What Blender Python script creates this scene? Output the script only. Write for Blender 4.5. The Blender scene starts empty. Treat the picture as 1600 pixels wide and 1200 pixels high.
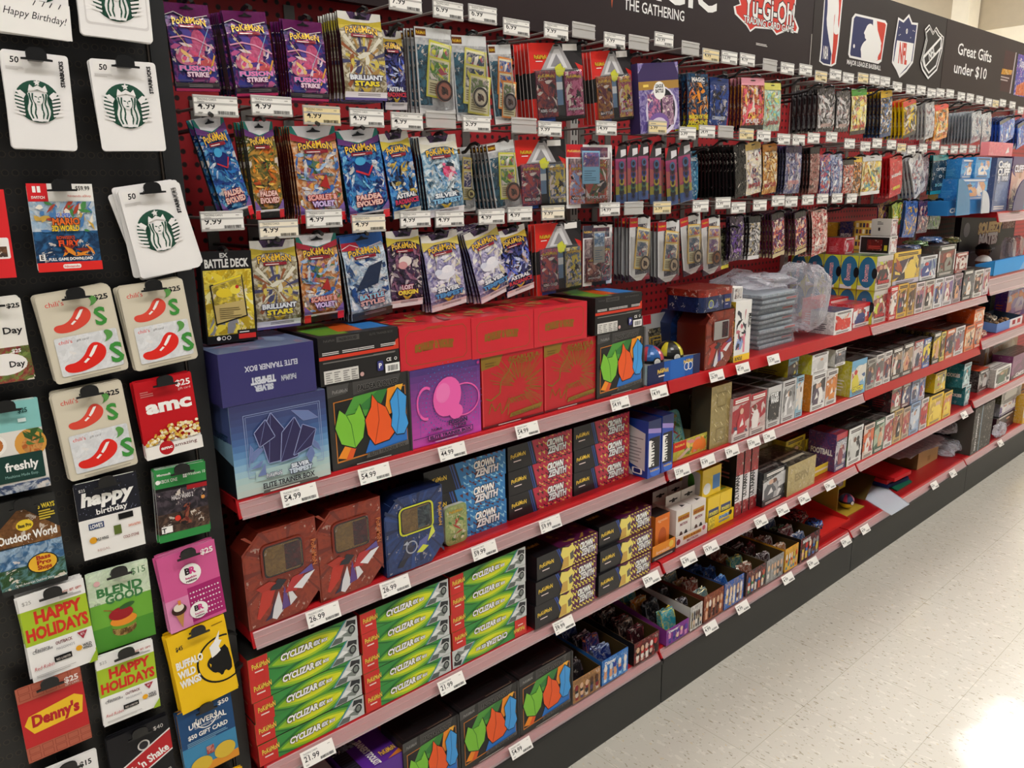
import bpy, math, random
from mathutils import Vector, Matrix, Euler
SC = bpy.context.scene
COL = SC.collection
R = random.Random(7)

# ------------------------------------------------------------------ camera
FOC = 1217.9                      # focal length in pixels of the 1600 x 1200 frame
PITCH, ROLL, YAW = 0.2438, -0.018, 0.7195
CAM = Vector((-0.4721, -1.273, 1.5261))
FW = Vector((math.sin(YAW)*math.cos(PITCH), math.cos(YAW)*math.cos(PITCH), -math.sin(PITCH)))
_rt = Vector((math.cos(YAW), -math.sin(YAW), 0)); _up = _rt.cross(FW)
RT = _rt*math.cos(ROLL) + _up*math.sin(ROLL)
UP = -_rt*math.sin(ROLL) + _up*math.cos(ROLL)
cd = bpy.data.cameras.new('camera'); cam = bpy.data.objects.new('camera', cd); COL.objects.link(cam)
cd.sensor_fit = 'HORIZONTAL'; cd.sensor_width = 36.0; cd.lens = FOC/1600*36.0; cd.clip_start = .02
M = Matrix((RT, UP, -FW)).transposed().to_4x4(); M.translation = CAM; cam.matrix_world = M
SC.camera = cam

def at(px, py, ax, val):
    """the place where the sight line of a picture point meets the plane axis=val"""
    d = FW*FOC + RT*(px-800) - UP*(py-600)
    return CAM + d*((val-CAM[ax])/d[ax])
def atY(px, py, y=0.0): return at(px, py, 1, y)

# ------------------------------------------------------------------ light of the shop
w = bpy.data.worlds.new('world'); SC.world = w; w.use_nodes = True
w.node_tree.nodes['Background'].inputs[0].default_value = (1.0, .98, .95, 1)
w.node_tree.nodes['Background'].inputs[1].default_value = .16
vs = SC.view_settings
vs.view_transform = 'Standard'; vs.look = 'None'; vs.exposure = 0.42; vs.gamma = 1.0; vs.use_curve_mapping = False
LAMP_POWER = 19.0

# ------------------------------------------------------------------ colours and materials
def hx(s, a=1.0):
    s = s.lstrip('#')
    if len(s) == 3: s = ''.join(c*2 for c in s)
    o = []
    for i in (0, 2, 4):
        c = int(s[i:i+2], 16)/255
        o.append(c/12.92 if c <= .04045 else ((c+.055)/1.055)**2.4)
    return (o[0], o[1], o[2], a)

def new_mat(name):
    m = bpy.data.materials.new(name); m.use_nodes = True
    nt = m.node_tree; b = nt.nodes['Principled BSDF']
    return m, nt, b
def nd(nt, t, **kw):
    n = nt.nodes.new(t)
    for k, v in kw.items(): setattr(n, k, v)
    return n
def lk(nt, a, b): nt.links.new(a, b)

def print_mat(name, rough, coat=0.0, metal=0.0, spec=.5, wrinkle=0.0):
    """printed surface: face colour Col; where Alt has alpha the print is busy, mottled between Col and Alt"""
    m, nt, b = new_mat(name)
    c = nd(nt, 'ShaderNodeAttribute', attribute_name='Col'); a = nd(nt, 'ShaderNodeAttribute', attribute_name='Alt')
    tc = nd(nt, 'ShaderNodeTexCoord')
    n1 = nd(nt, 'ShaderNodeTexNoise'); n1.inputs['Scale'].default_value = 46; n1.inputs['Detail'].default_value = 5; n1.inputs['Distortion'].default_value = 2.2
    lk(nt, tc.outputs['Object'], n1.inputs['Vector'])
    r1 = nd(nt, 'ShaderNodeMapRange'); r1.inputs[1].default_value = .44; r1.inputs[2].default_value = .56
    lk(nt, n1.outputs[0], r1.inputs[0])
    f1 = nd(nt, 'ShaderNodeMath', operation='MULTIPLY'); lk(nt, r1.outputs[0], f1.inputs[0]); lk(nt, a.outputs['Alpha'], f1.inputs[1])
    x1 = nd(nt, 'ShaderNodeMix', data_type='RGBA'); lk(nt, f1.outputs[0], x1.inputs[0]); lk(nt, c.outputs['Color'], x1.inputs[6]); lk(nt, a.outputs['Color'], x1.inputs[7])
    v = nd(nt, 'ShaderNodeTexVoronoi'); v.inputs['Scale'].default_value = 120; lk(nt, n1.outputs['Color'], v.inputs['Vector'])
    va = nd(nt, 'ShaderNodeVectorMath', operation='MULTIPLY_ADD'); lk(nt, n1.outputs['Color'], va.inputs[0]); va.inputs[1].default_value = (.04, .04, .04); lk(nt, tc.outputs['Object'], va.inputs[2])
    lk(nt, va.outputs[0], v.inputs['Vector'])
    r2 = nd(nt, 'ShaderNodeSeparateColor'); lk(nt, v.outputs['Color'], r2.inputs[0])
    s1 = nd(nt, 'ShaderNodeMapRange'); lk(nt, r2.outputs[0], s1.inputs[0]); s1.inputs[3].default_value = .55; s1.inputs[4].default_value = 1.3
    mm = nd(nt, 'ShaderNodeMix', data_type='RGBA', blend_type='MULTIPLY'); lk(nt, a.outputs['Alpha'], mm.inputs[0]); lk(nt, x1.outputs[2], mm.inputs[6])
    cc = nd(nt, 'ShaderNodeCombineColor')
    for i in range(3): lk(nt, s1.outputs[0], cc.inputs[i])
    lk(nt, cc.outputs[0], mm.inputs[7])
    gt = nd(nt, 'ShaderNodeMath', operation='GREATER_THAN'); lk(nt, r2.outputs[1], gt.inputs[0]); gt.inputs[1].default_value = .94
    g2 = nd(nt, 'ShaderNodeMath', operation='MULTIPLY'); lk(nt, gt.outputs[0], g2.inputs[0]); lk(nt, a.outputs['Alpha'], g2.inputs[1])
    x3 = nd(nt, 'ShaderNodeMix', data_type='RGBA'); lk(nt, g2.outputs[0], x3.inputs[0]); lk(nt, mm.outputs[2], x3.inputs[6]); x3.inputs[7].default_value = hx('#e8dccf')
    lk(nt, x3.outputs[2], b.inputs['Base Color'])
    b.inputs['Roughness'].default_value = rough; b.inputs['Metallic'].default_value = metal
    b.inputs['Specular IOR Level'].default_value = spec
    b.inputs['Coat Weight'].default_value = coat; b.inputs['Coat Roughness'].default_value = .12
    if wrinkle:
        n2 = nd(nt, 'ShaderNodeTexNoise'); n2.inputs['Scale'].default_value = 38; n2.inputs['Detail'].default_value = 3; n2.inputs['Distortion'].default_value = 1.5
        lk(nt, tc.outputs['Object'], n2.inputs['Vector'])
        bp = nd(nt, 'ShaderNodeBump'); bp.inputs['Strength'].default_value = wrinkle; bp.inputs['Distance'].default_value = .004
        lk(nt, n2.outputs[0], bp.inputs['Height']); lk(nt, bp.outputs[0], b.inputs['Normal'])
    return m
PRINT = print_mat('printed_card', .5, spec=.25)
GLOSS = print_mat('glossy_print', .34, coat=.22, spec=.3)
FOIL = print_mat('foil_pouch_print', .26, coat=.3, metal=.15, wrinkle=.35)
CRINK = print_mat('crinkled_foil', .22, coat=.3, metal=.3, wrinkle=.9)
METAL = print_mat('painted_metal', .38, spec=.5)
TIN = print_mat('embossed_tin', .3, coat=.4, metal=.15, spec=.4)

def clear_mat(name, tint, opac, rough=.08, wrinkle=0.0, ior=1.4):
    m, nt, b = new_mat(name)
    b.inputs['Base Color'].default_value = tint; b.inputs['Roughness'].default_value = rough
    b.inputs['Specular IOR Level'].default_value = .8
    tr = nd(nt, 'ShaderNodeBsdfTransparent'); mx = nd(nt, 'ShaderNodeMixShader')
    fr = nd(nt, 'ShaderNodeFresnel'); fr.inputs[0].default_value = ior
    ad = nd(nt, 'ShaderNodeMath', operation='ADD', use_clamp=True); lk(nt, fr.outputs[0], ad.inputs[0]); ad.inputs[1].default_value = opac
    lk(nt, ad.outputs[0], mx.inputs[0]); lk(nt, tr.outputs[0], mx.inputs[1]); lk(nt, b.outputs[0], mx.inputs[2])
    lk(nt, mx.outputs[0], nt.nodes['Material Output'].inputs[0])
    if wrinkle:
        tc = nd(nt, 'ShaderNodeTexCoord'); n2 = nd(nt, 'ShaderNodeTexNoise'); n2.inputs['Scale'].default_value = 30; n2.inputs['Detail'].default_value = 4; n2.inputs['Distortion'].default_value = 2
        lk(nt, tc.outputs['Object'], n2.inputs['Vector'])
        bp = nd(nt, 'ShaderNodeBump'); bp.inputs['Strength'].default_value = wrinkle; bp.inputs['Distance'].default_value = .006
        lk(nt, n2.outputs[0], bp.inputs['Height']); lk(nt, bp.outputs[0], b.inputs['Normal']); lk(nt, bp.outputs[0], fr.inputs['Normal'])
    return m
RAIL = clear_mat('clear_rail_plastic', hx('#f6e2e2'), .32, .25)
HOLDER = clear_mat('clear_tag_plastic', hx('#e9e6e2'), .5, .2)
CLEAR = clear_mat('clear_blister_plastic', hx('#f4f4f4'), .015, .05, ior=1.22)
WRAP = clear_mat('crumpled_clear_wrap', hx('#e9e8f0'), .22, .12, .8)
SLEEVE = clear_mat('clear_plastic_sleeve', hx('#dfe6ee'), .14, .1)

def grid_mat(name, base, hole, rim, sx, sz, r, ax=(0, 2), rough=.5, holemax=None):
    """perforated sheet steel: rows of punched holes"""
    m, nt, b = new_mat(name)
    tc = nd(nt, 'ShaderNodeTexCoord'); sp = nd(nt, 'ShaderNodeSeparateXYZ'); lk(nt, tc.outputs['Object'], sp.inputs[0])
    def fr(o, s):
        d = nd(nt, 'ShaderNodeMath', operation='DIVIDE'); lk(nt, o, d.inputs[0]); d.inputs[1].default_value = s
        f = nd(nt, 'ShaderNodeMath', operation='FLOORED_MODULO'); lk(nt, d.outputs[0], f.inputs[0]); f.inputs[1].default_value = 1
        u = nd(nt, 'ShaderNodeMath', operation='SUBTRACT'); lk(nt, f.outputs[0], u.inputs[0]); u.inputs[1].default_value = .5
        q = nd(nt, 'ShaderNodeMath', operation='MULTIPLY'); lk(nt, u.outputs[0], q.inputs[0]); q.inputs[1].default_value = s
        p = nd(nt, 'ShaderNodeMath', operation='POWER'); lk(nt, q.outputs[0], p.inputs[0]); p.inputs[1].default_value = 2
        return p
    a, c = fr(sp.outputs[ax[0]], sx), fr(sp.outputs[ax[1]], sz)
    s = nd(nt, 'ShaderNodeMath', operation='ADD'); lk(nt, a.outputs[0], s.inputs[0]); lk(nt, c.outputs[0], s.inputs[1])
    q = nd(nt, 'ShaderNodeMath', operation='SQRT'); lk(nt, s.outputs[0], q.inputs[0])
    cr = nd(nt, 'ShaderNodeValToRGB'); cr.color_ramp.interpolation = 'CONSTANT'
    e = cr.color_ramp.elements; e[0].position = 0; e[0].color = hole; e[1].position = .5; e[1].color = rim
    k = e.new(.66); k.color = base
    mr = nd(nt, 'ShaderNodeMapRange'); lk(nt, q.outputs[0], mr.inputs[0]); mr.inputs[2].default_value = r*2; lk(nt, mr.outputs[0], cr.inputs[0])
    lk(nt, cr.outputs[0], b.inputs['Base Color']); b.inputs['Roughness'].default_value = rough
    return m
PEGRED = grid_mat('red_pegboard', hx('#a8161f'), hx('#1c0304'), hx('#5a0a0f'), .0254, .0254, .0042)
PEGBLK = grid_mat('black_pegboard', hx('#141312'), hx('#020202'), hx('#33291f'), .0127, .0254, .0036, rough=.4)  # brown rim colour paints a highlight ring round each hole
DECKRED = grid_mat('red_shelf_deck', hx('#920c13'), hx('#1c0203'), hx('#6a080d'), .0127, 5.0, .0034, ax=(0, 1), rough=.35)

def plain(name, col, rough=.5, metal=0.0, spec=.5):
    m, nt, b = new_mat(name)
    tc = nd(nt, 'ShaderNodeTexCoord'); n = nd(nt, 'ShaderNodeTexNoise'); n.inputs['Scale'].default_value = 9; n.inputs['Detail'].default_value = 6
    lk(nt, tc.outputs['Object'], n.inputs['Vector'])
    mr = nd(nt, 'ShaderNodeMapRange'); lk(nt, n.outputs[0], mr.inputs[0]); mr.inputs[3].default_value = .93; mr.inputs[4].default_value = 1.07
    mx = nd(nt, 'ShaderNodeMix', data_type='RGBA', blend_type='MULTIPLY'); mx.inputs[0].default_value = 1; mx.inputs[6].default_value = col
    cc = nd(nt, 'ShaderNodeCombineColor')
    for i in range(3): lk(nt, mr.outputs[0], cc.inputs[i])
    lk(nt, cc.outputs[0], mx.inputs[7]); lk(nt, mx.outputs[2], b.inputs['Base Color'])
    b.inputs['Roughness'].default_value = rough; b.inputs['Metallic'].default_value = metal; b.inputs['Specular IOR Level'].default_value = spec
    return m
REDST = plain('red_painted_steel', hx('#b5121a'), .35)
BLKST = plain('black_painted_steel', hx('#17181a'), .45)
KICK = plain('charcoal_kick_vinyl', hx('#2f2f2d'), .55)
BLKPL = plain('black_plastic', hx('#0b0b0c'), .35)
WIRE = plain('dark_grey_wire', hx('#77726d'), .35, .3)
GREYST = plain('grey_upright_steel', hx('#b9b6b0'), .4, .2)
TANW = plain('tan_wall_paint', hx('#c4b8a2'), .8)
CREAMW = plain('cream_wall_paint', hx('#f7efdc'), .8)
CEILM = plain('white_ceiling_tile', hx('#e6e1d6'), .9)

def floor_mat():
    m, nt, b = new_mat('speckled_vinyl_tile')
    tc = nd(nt, 'ShaderNodeTexCoord')
    base = hx('#c0bbb0')
    def flecks(scale, stretch, ang, thr, col, prev):
        mp = nd(nt, 'ShaderNodeMapping'); mp.inputs['Rotation'].default_value = (0, 0, ang); mp.inputs['Scale'].default_value = (1, stretch, 1)
        lk(nt, tc.outputs['Object'], mp.inputs[0])
        n = nd(nt, 'ShaderNodeTexNoise'); n.inputs['Scale'].default_value = scale; n.inputs['Detail'].default_value = 2.5; n.inputs['Roughness'].default_value = .6
        lk(nt, mp.outputs[0], n.inputs['Vector'])
        mr = nd(nt, 'ShaderNodeMapRange'); lk(nt, n.outputs[0], mr.inputs[0]); mr.inputs[1].default_value = thr; mr.inputs[2].default_value = thr+.025
        mx = nd(nt, 'ShaderNodeMix', data_type='RGBA'); lk(nt, mr.outputs[0], mx.inputs[0])
        if prev is None: mx.inputs[6].default_value = base
        else: lk(nt, prev, mx.inputs[6])
        mx.inputs[7].default_value = col
        return mx.outputs[2]
    p = flecks(60, .45, .5, .60, hx('#cac5ba'), None)
    p = flecks(95, .4, -.35, .635, hx('#a09786'), p)
    p = flecks(115, .4, .9, .665, hx('#847b6e'), p)
    p = flecks(85, .5, 2.0, .66, hx('#c2b69e'), p)
    br = nd(nt, 'ShaderNodeTexBrick'); br.offset = 0; br.inputs['Scale'].default_value = 1
    br.inputs['Brick Width'].default_value = .3048; br.inputs['Row Height'].default_value = .3048; br.inputs['Mortar Size'].default_value = .0009
    br.inputs['Color1'].default_value = (1, 1, 1, 1); br.inputs['Color2'].default_value = (.97, .97, .97, 1); br.inputs['Mortar'].default_value = (.72, .7, .66, 1)
    lk(nt, tc.outputs['Object'], br.inputs['Vector'])
    mx = nd(nt, 'ShaderNodeMix', data_type='RGBA', blend_type='MULTIPLY'); mx.inputs[0].default_value = 1
    lk(nt, p, mx.inputs[6]); lk(nt, br.outputs[0], mx.inputs[7]); lk(nt, mx.outputs[2], b.inputs['Base Color'])
    n = nd(nt, 'ShaderNodeTexNoise'); n.inputs['Scale'].default_value = 7; lk(nt, tc.outputs['Object'], n.inputs['Vector'])
    bp = nd(nt, 'ShaderNodeBump'); bp.inputs['Strength'].default_value = .05; bp.inputs['Distance'].default_value = .02
    lk(nt, n.outputs[0], bp.inputs['Height']); lk(nt, bp.outputs[0], b.inputs['Normal'])
    b.inputs['Roughness'].default_value = .12; b.inputs['Specular IOR Level'].default_value = .3
    return m
FLOORM = floor_mat()
def lamp_mat():
    m, nt, b = new_mat('lit_lamp_diffuser')
    b.inputs['Base Color'].default_value = (.9, .9, .9, 1)
    b.inputs['Emission Color'].default_value = (1, .98, .955, 1); b.inputs['Emission Strength'].default_value = LAMP_POWER
    return m
LAMPM = lamp_mat()

# ------------------------------------------------------------------ mesh building and flat print on faces
_tx = {}
def glyphs(s, bold=0.0, shear=0.0):
    k = (s, bold, shear)
    if k not in _tx:
        c = bpy.data.curves.new('t', 'FONT'); c.body = s; c.size = 1; c.offset = bold; c.shear = shear; c.resolution_u = 2
        o = bpy.data.objects.new('t', c)
        me = bpy.data.meshes.new_from_object(o)
        vs_ = [(v.co.x, v.co.y) for v in me.vertices]; fs = [tuple(p.vertices) for p in me.polygons]
        bpy.data.objects.remove(o); bpy.data.curves.remove(c); bpy.data.meshes.remove(me)
        if not vs_: vs_ = [(0, 0)]
        xs = [v[0] for v in vs_]
        _tx[k] = (vs_, fs, min(xs), max(xs))
    return _tx[k]

class MB:
    def __init__(s, mat=None): s.v = []; s.f = []; s.c = []; s.a = []; s.m = []; s.mats = [mat or PRINT]; s.cur = 0; s.smooth = False
    def use(s, mat):
        if mat not in s.mats: s.mats.append(mat)
        s.cur = s.mats.index(mat); return s
    def face(s, pts, col=(1, 1, 1, 1), alt=None, amt=0.0):
        n = len(s.v); s.v += [tuple(p) for p in pts]; s.f.append(tuple(range(n, n+len(pts)))); s._c(col, alt, amt)
    def _c(s, col, alt, amt):
        s.c.append(col); al = alt or col; s.a.append((al[0], al[1], al[2], amt)); s.m.append(s.cur)
    def faces(s, vs_, fs, col, alt=None, amt=0.0):
        n = len(s.v); s.v += [tuple(p) for p in vs_]
        for f in fs: s.f.append(tuple(n+i for i in f)); s._c(col, alt, amt)
    def box(s, x0, x1, y0, y1, z0, z1, col=(1, 1, 1, 1), alt=None, amt=0.0, skip=''):
        p = [(x, y, z) for x in (x0, x1) for y in (y0, y1) for z in (z0, z1)]
        q = {'l': (0, 1, 3, 2), 'r': (4, 6, 7, 5), 'f': (0, 4, 5, 1), 'b': (2, 3, 7, 6), 'd': (0, 2, 6, 4), 't': (1, 5, 7, 3)}
        for k, f in q.items():
            if k not in skip: s.face([p[i] for i in f], col, alt, amt)
    def tube(s, pts, r, n=6, col=(1, 1, 1, 1)):
        pts = [Vector(p) for p in pts]; rings = []; base = len(s.v)
        for i, p in enumerate(pts):
            t = (pts[min(i+1, len(pts)-1)]-pts[max(i-1, 0)]).normalized()
            a = t.cross(Vector((1, 0, 0)) if abs(t.x) < .9 else Vector((0, 0, 1))).normalized(); b = t.cross(a)
            for k in range(n):
                q = p + a*(r*math.cos(2*math.pi*k/n)) + b*(r*math.sin(2*math.pi*k/n)); s.v.append(tuple(q))
        fs = []
        for i in range(len(pts)-1):
            for k in range(n): fs.append((base+i*n+k, base+i*n+(k+1) % n, base+(i+1)*n+(k+1) % n, base+(i+1)*n+k))
        fs.append(tuple(base+k for k in range(n))[::-1]); fs.append(tuple(base+(len(pts)-1)*n+k for k in range(n)))
        for f in fs: s.f.append(f); s._c(col, None, 0)
    def prism(s, outline, y0, y1, col, side=None, alt=None, amt=0.0):
        """outline in (x,z), front at y0"""
        n = len(outline)
        s.face([(x, y0, z) for x, z in outline], col, alt, amt)
        s.face([(x, y1, z) for x, z in outline][::-1], side or col)
        for i in range(n):
            a, b = outline[i], outline[(i+1) % n]
            s.face([(a[0], y0, a[1]), (a[0], y1, a[1]), (b[0], y1, b[1]), (b[0], y0, b[1])], side or col)
    def build(s, name, parent=None, loc=None, rot=None):
        me = bpy.data.meshes.new(name); me.from_pydata(s.v, [], s.f)
        for m in s.mats: me.materials.append(m)
        me.polygons.foreach_set('material_index', s.m)
        for nm, data in (('Col', s.c), ('Alt', s.a)):
            at_ = me.attributes.new(nm, 'FLOAT_COLOR', 'CORNER'); buf = []
            for f, c in zip(s.f, data): buf.extend(tuple(c)*len(f))
            at_.data.foreach_set('color', buf)
        if s.smooth: me.polygons.foreach_set('use_smooth', [True]*len(s.f))
        me.update()
        return put(name, me, parent, loc, rot)
def put(name, me, parent=None, loc=None, rot=None):
    o = bpy.data.objects.new(name, me); COL.objects.link(o)
    if parent is not None: o.parent = parent
    if loc is not None: o.location = loc
    if rot is not None: o.rotation_euler = rot
    return o
def empty(name, loc, rot=None):
    o = put(name, None, None, loc, rot); o.empty_display_size = .02; return o
_seen = {}
def tag(o, label, cat, group=None, kind=None):
    if label:
        if not group:
            k = label; i = _seen.get(k, 0); _seen[k] = i+1
            if i: print('DUPLICATE LABEL', label)
        o['label'] = label
    if cat: o['category'] = cat
    if group: o['group'] = group
    if kind: o['kind'] = kind
    return o
def dup(root, loc, rot=None):
    c = root.copy(); COL.objects.link(c); c.location = loc
    if rot is not None: c.rotation_euler = rot
    for ch in list(root.children):
        d = ch.copy(); COL.objects.link(d); d.parent = c
        for g in list(ch.children):
            e = g.copy(); COL.objects.link(e); e.parent = d
    return c

def clip(poly, v, keep_hi):
    out = []
    for i in range(len(poly)):
        a, b = poly[i], poly[(i+1) % len(poly)]
        ia = (a[1] >= v) if keep_hi else (a[1] <= v); ib = (b[1] >= v) if keep_hi else (b[1] <= v)
        if ia: out.append(a)
        if ia != ib:
            t = (v-a[1])/(b[1]-a[1]); out.append((a[0]+(b[0]-a[0])*t, v))
    return out

def soft(pts, n=2):
    for _ in range(n):
        q = []
        for a, b in zip(pts, pts[1:]+pts[:1]): q += [(a[0]*.75+b[0]*.25, a[1]*.75+b[1]*.25), (a[0]*.25+b[0]*.75, a[1]*.25+b[1]*.75)]
        pts = q
    return pts
class CV:
    """a face to print on: u to the right, v up, both 0..1"""
    E = .00012
    def __init__(s, mb, o, U, V, W, H, prof=None, lift=0.0):
        s.mb = mb; s.o = Vector(o); s.U = Vector(U); s.V = Vector(V); s.N = s.U.cross(s.V); s.W = W; s.H = H; s.k = 0; s.prof = prof; s.lift = lift
    def off(s, v):
        if not s.prof: return 0
        p = s.prof
        for (a, x), (b, y) in zip(p, p[1:]):
            if v <= b+1e-9: return x+(y-x)*max(0, (v-a))/(b-a)
        return p[-1][1]
    def P(s, u, v): return s.o + s.U*(u*s.W) + s.V*(v*s.H) + s.N*(s.k*s.E + s.off(v) + s.lift)
    def raw(s, pts, col, alt=None, amt=0.0):
        if s.prof:
            lo = min(p[1] for p in pts); hi = max(p[1] for p in pts)
            ks = [-9]+[p[0] for p in s.prof[1:-1]]+[9]
            for a, b in zip(ks, ks[1:]):
                if hi <= a or lo >= b: continue
                q = pts
                if lo < a: q = clip(q, a, True)
                if hi > b and len(q) > 2: q = clip(q, b, False)
                if len(q) > 2: s.mb.face([s.P(*p) for p in q], col, alt, amt)
        else: s.mb.face([s.P(*p) for p in pts], col, alt, amt)
    def poly(s, pts, col, alt=None, amt=0.0):
        s.k += 1; s.raw(pts, col, alt, amt); return s
    def rect(s, u0, v0, u1, v1, col, alt=None, amt=0.0): return s.poly([(u0, v0), (u1, v0), (u1, v1), (u0, v1)], col, alt, amt)
    def rrect(s, u0, v0, u1, v1, r, col, alt=None, amt=0.0):
        rv = r*s.W/s.H; pts = []
        for cx, cy, a0 in ((u1-r, v1-rv, 0), (u0+r, v1-rv, 90), (u0+r, v0+rv, 180), (u1-r, v0+rv, 270)):
            for i in range(5):
                t = math.radians(a0+i*22.5); pts.append((cx+r*math.cos(t), cy+rv*math.sin(t)))
        return s.poly(pts, col, alt, amt)
    def ell(s, u, v, ru, rv=None, col=(1, 1, 1, 1), alt=None, amt=0.0, n=20, rot=0):
        if rv is None: rv = ru*s.W/s.H
        c, d = math.cos(rot), math.sin(rot); asp = s.W/s.H; pts = []
        for i in range(n):
            t = 2*math.pi*i/n; x, y = ru*math.cos(t), rv*math.sin(t)/asp
            pts.append((u+x*c-y*d, v+(x*d+y*c)*asp))
        return s.poly(pts, col, alt, amt)
    def ring(s, u, v, ru, w, col, rv=None, a0=0, a1=360, n=24):
        if rv is None: rv = ru*s.W/s.H
        s.k += 1; q = rv/ru
        for i in range(n):
            t, t2 = [math.radians(a0+(a1-a0)*j/n) for j in (i, i+1)]
            s.raw([(u+r*math.cos(x), v+r*q*math.sin(x)) for r, x in ((ru-w, t), (ru, t), (ru, t2), (ru-w, t2))], col)
        return s
    def line(s, pts, wd, col):
        s.k += 1; asp = s.W/s.H
        for (a, b), (c, d) in zip(pts, pts[1:]):
            dx, dy = c-a, (d-b)/asp; L = math.hypot(dx, dy) or 1; nx, ny = -dy/L*wd/2, dx/L*wd/2*asp
            s.raw([(a-nx, b-ny), (c-nx, d-ny), (c+nx, d+ny), (a+nx, b+ny)], col)
        return s
    def frame(s, u0, v0, u1, v1, wd, col): return s.line([(u0, v0), (u1, v0), (u1, v1), (u0, v1), (u0, v0)], wd, col)
    def text(s, t, u, v, h, col, w=None, al='C', bold=0.0, shear=0.0, rot=0.0, out=None, ow=.05, arc=0.0):
        """h: capital height as a fraction of H; w: width as a fraction of W"""
        if 'é' in t: bold = min(bold, .02)
        for col_, b in (((out, bold+ow), (col, bold)) if out else ((col, bold),)):
            s.k += 1
            vs_, fs, x0, x1 = glyphs(t, b, shear)
            g0, g1 = glyphs(t, bold, shear)[2:]
            sv = h/.69; su = (w/(g1-g0)) if w else sv*s.H/s.W
            ox = {'C': (g0+g1)/2, 'L': g0, 'R': g1}[al]; asp = s.W/s.H
            cr, sr = math.cos(rot), math.sin(rot); half = max(1e-6, (g1-g0)/2)
            def T(p):
                x = (p[0]-ox)*su; q = (p[0]-(g0+g1)/2)/half
                y = p[1]*sv + arc*h*(q*q)
                return (u+x*cr-y/asp*sr, v+(x*sr+y/asp*cr)*asp)
            if s.prof:
                for f in fs: s.raw([T(vs_[i]) for i in f], col_)
            else: s.mb.faces([s.P(*T(p)) for p in vs_], fs, col_)
        return s
    def shards(s, u0, v0, u1, v1, n, cols, seed, size=.12, alt=None, amt=0.0):
        r = random.Random(seed); asp = s.W/s.H
        for i in range(n):
            s.k += .25
            cu, cv = r.uniform(u0, u1), r.uniform(v0, v1); a = r.uniform(0, 6.28); L = size*r.uniform(.5, 1.6); q = size*r.uniform(.12, .45)
            pts = [(L, 0), (L*.2, q), (-L*.7, q*.5), (-L*.5, -q*.7), (L*.1, -q)]
            pp = [(cu+x*math.cos(a)-y*math.sin(a), cv+(x*math.sin(a)+y*math.cos(a))*asp) for x, y in pts]
            pp = [(min(u1, max(u0, x)), min(v1, max(v0, y))) for x, y in pp]
            s.raw(pp, r.choice(cols), alt, amt)
        return s
    def rays(s, u, v, n, r0, r1, cols, seed=1, wd=.5):
        rr = random.Random(seed); asp = s.W/s.H; s.k += 1
        for i in range(n):
            t = 2*math.pi*(i+rr.uniform(-.2, .2))/n; e = math.pi/n*wd; q = r1*rr.uniform(.7, 1.1)
            pts = [(u+r0*math.cos(t-e*.2), v+r0*asp*math.sin(t-e*.2)), (u+q*math.cos(t-e), v+q*asp*math.sin(t-e)), (u+q*math.cos(t+e), v+q*asp*math.sin(t+e)), (u+r0*math.cos(t+e*.2), v+r0*asp*math.sin(t+e*.2))]
            s.raw([(min(1, max(0, a)), min(1, max(0, b))) for a, b in pts], cols[i % len(cols)])
        return s
    def barcode(s, u0, v0, u1, v1, n, col, seed=3):
        r = random.Random(seed); s.k += 1; x = u0; st = (u1-u0)/n
        for i in range(n):
            wd = st*r.choice((.3, .5, .7)); s.raw([(x, v0), (x+wd, v0), (x+wd, v1), (x, v1)], col); x += st
        return s
    def lines(s, u0, v0, u1, v1, n, col, seed=3, fill=.5):
        """lines of print too small to read"""
        r = random.Random(seed); s.k += 1; st = (v1-v0)/n
        for i in range(n):
            e = u0+(u1-u0)*r.uniform(.6, 1); y = v0+st*i
            s.raw([(u0, y), (e, y), (e, y+st*fill), (u0, y+st*fill)], col)
        return s
def front(mb, w, h, y=0.0, x0=None, z0=0.0, **k): return CV(mb, (-w/2 if x0 is None else x0, y, z0), (1, 0, 0), (0, 0, 1), w, h, **k)
def left(mb, w, d, h): return CV(mb, (-w/2, d, 0), (0, -1, 0), (0, 0, 1), d, h)
def topf(mb, w, d, h): return CV(mb, (-w/2, 0, h), (1, 0, 0), (0, 1, 0), w, d)
WHITE, BLACK, YEL = hx('#f4f2ee'), hx('#0c0b0c'), hx('#f2c21b')
INK = hx('#1d1c1e'); NAVY = hx('#1c2350')
ORD = 'first second third fourth fifth sixth seventh eighth ninth tenth eleventh twelfth thirteenth fourteenth fifteenth sixteenth seventeenth eighteenth nineteenth twentieth'.split()
def ordn(i):
    if i < 20: return ORD[i]
    t = {2: 'twenty', 3: 'thirty', 4: 'forty'}[(i+1)//10]
    return t+'-'+ORD[(i+1) % 10-1] if (i+1) % 10 else {2: 'twentieth', 3: 'thirtieth', 4: 'fortieth'}[(i+1)//10]
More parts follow.
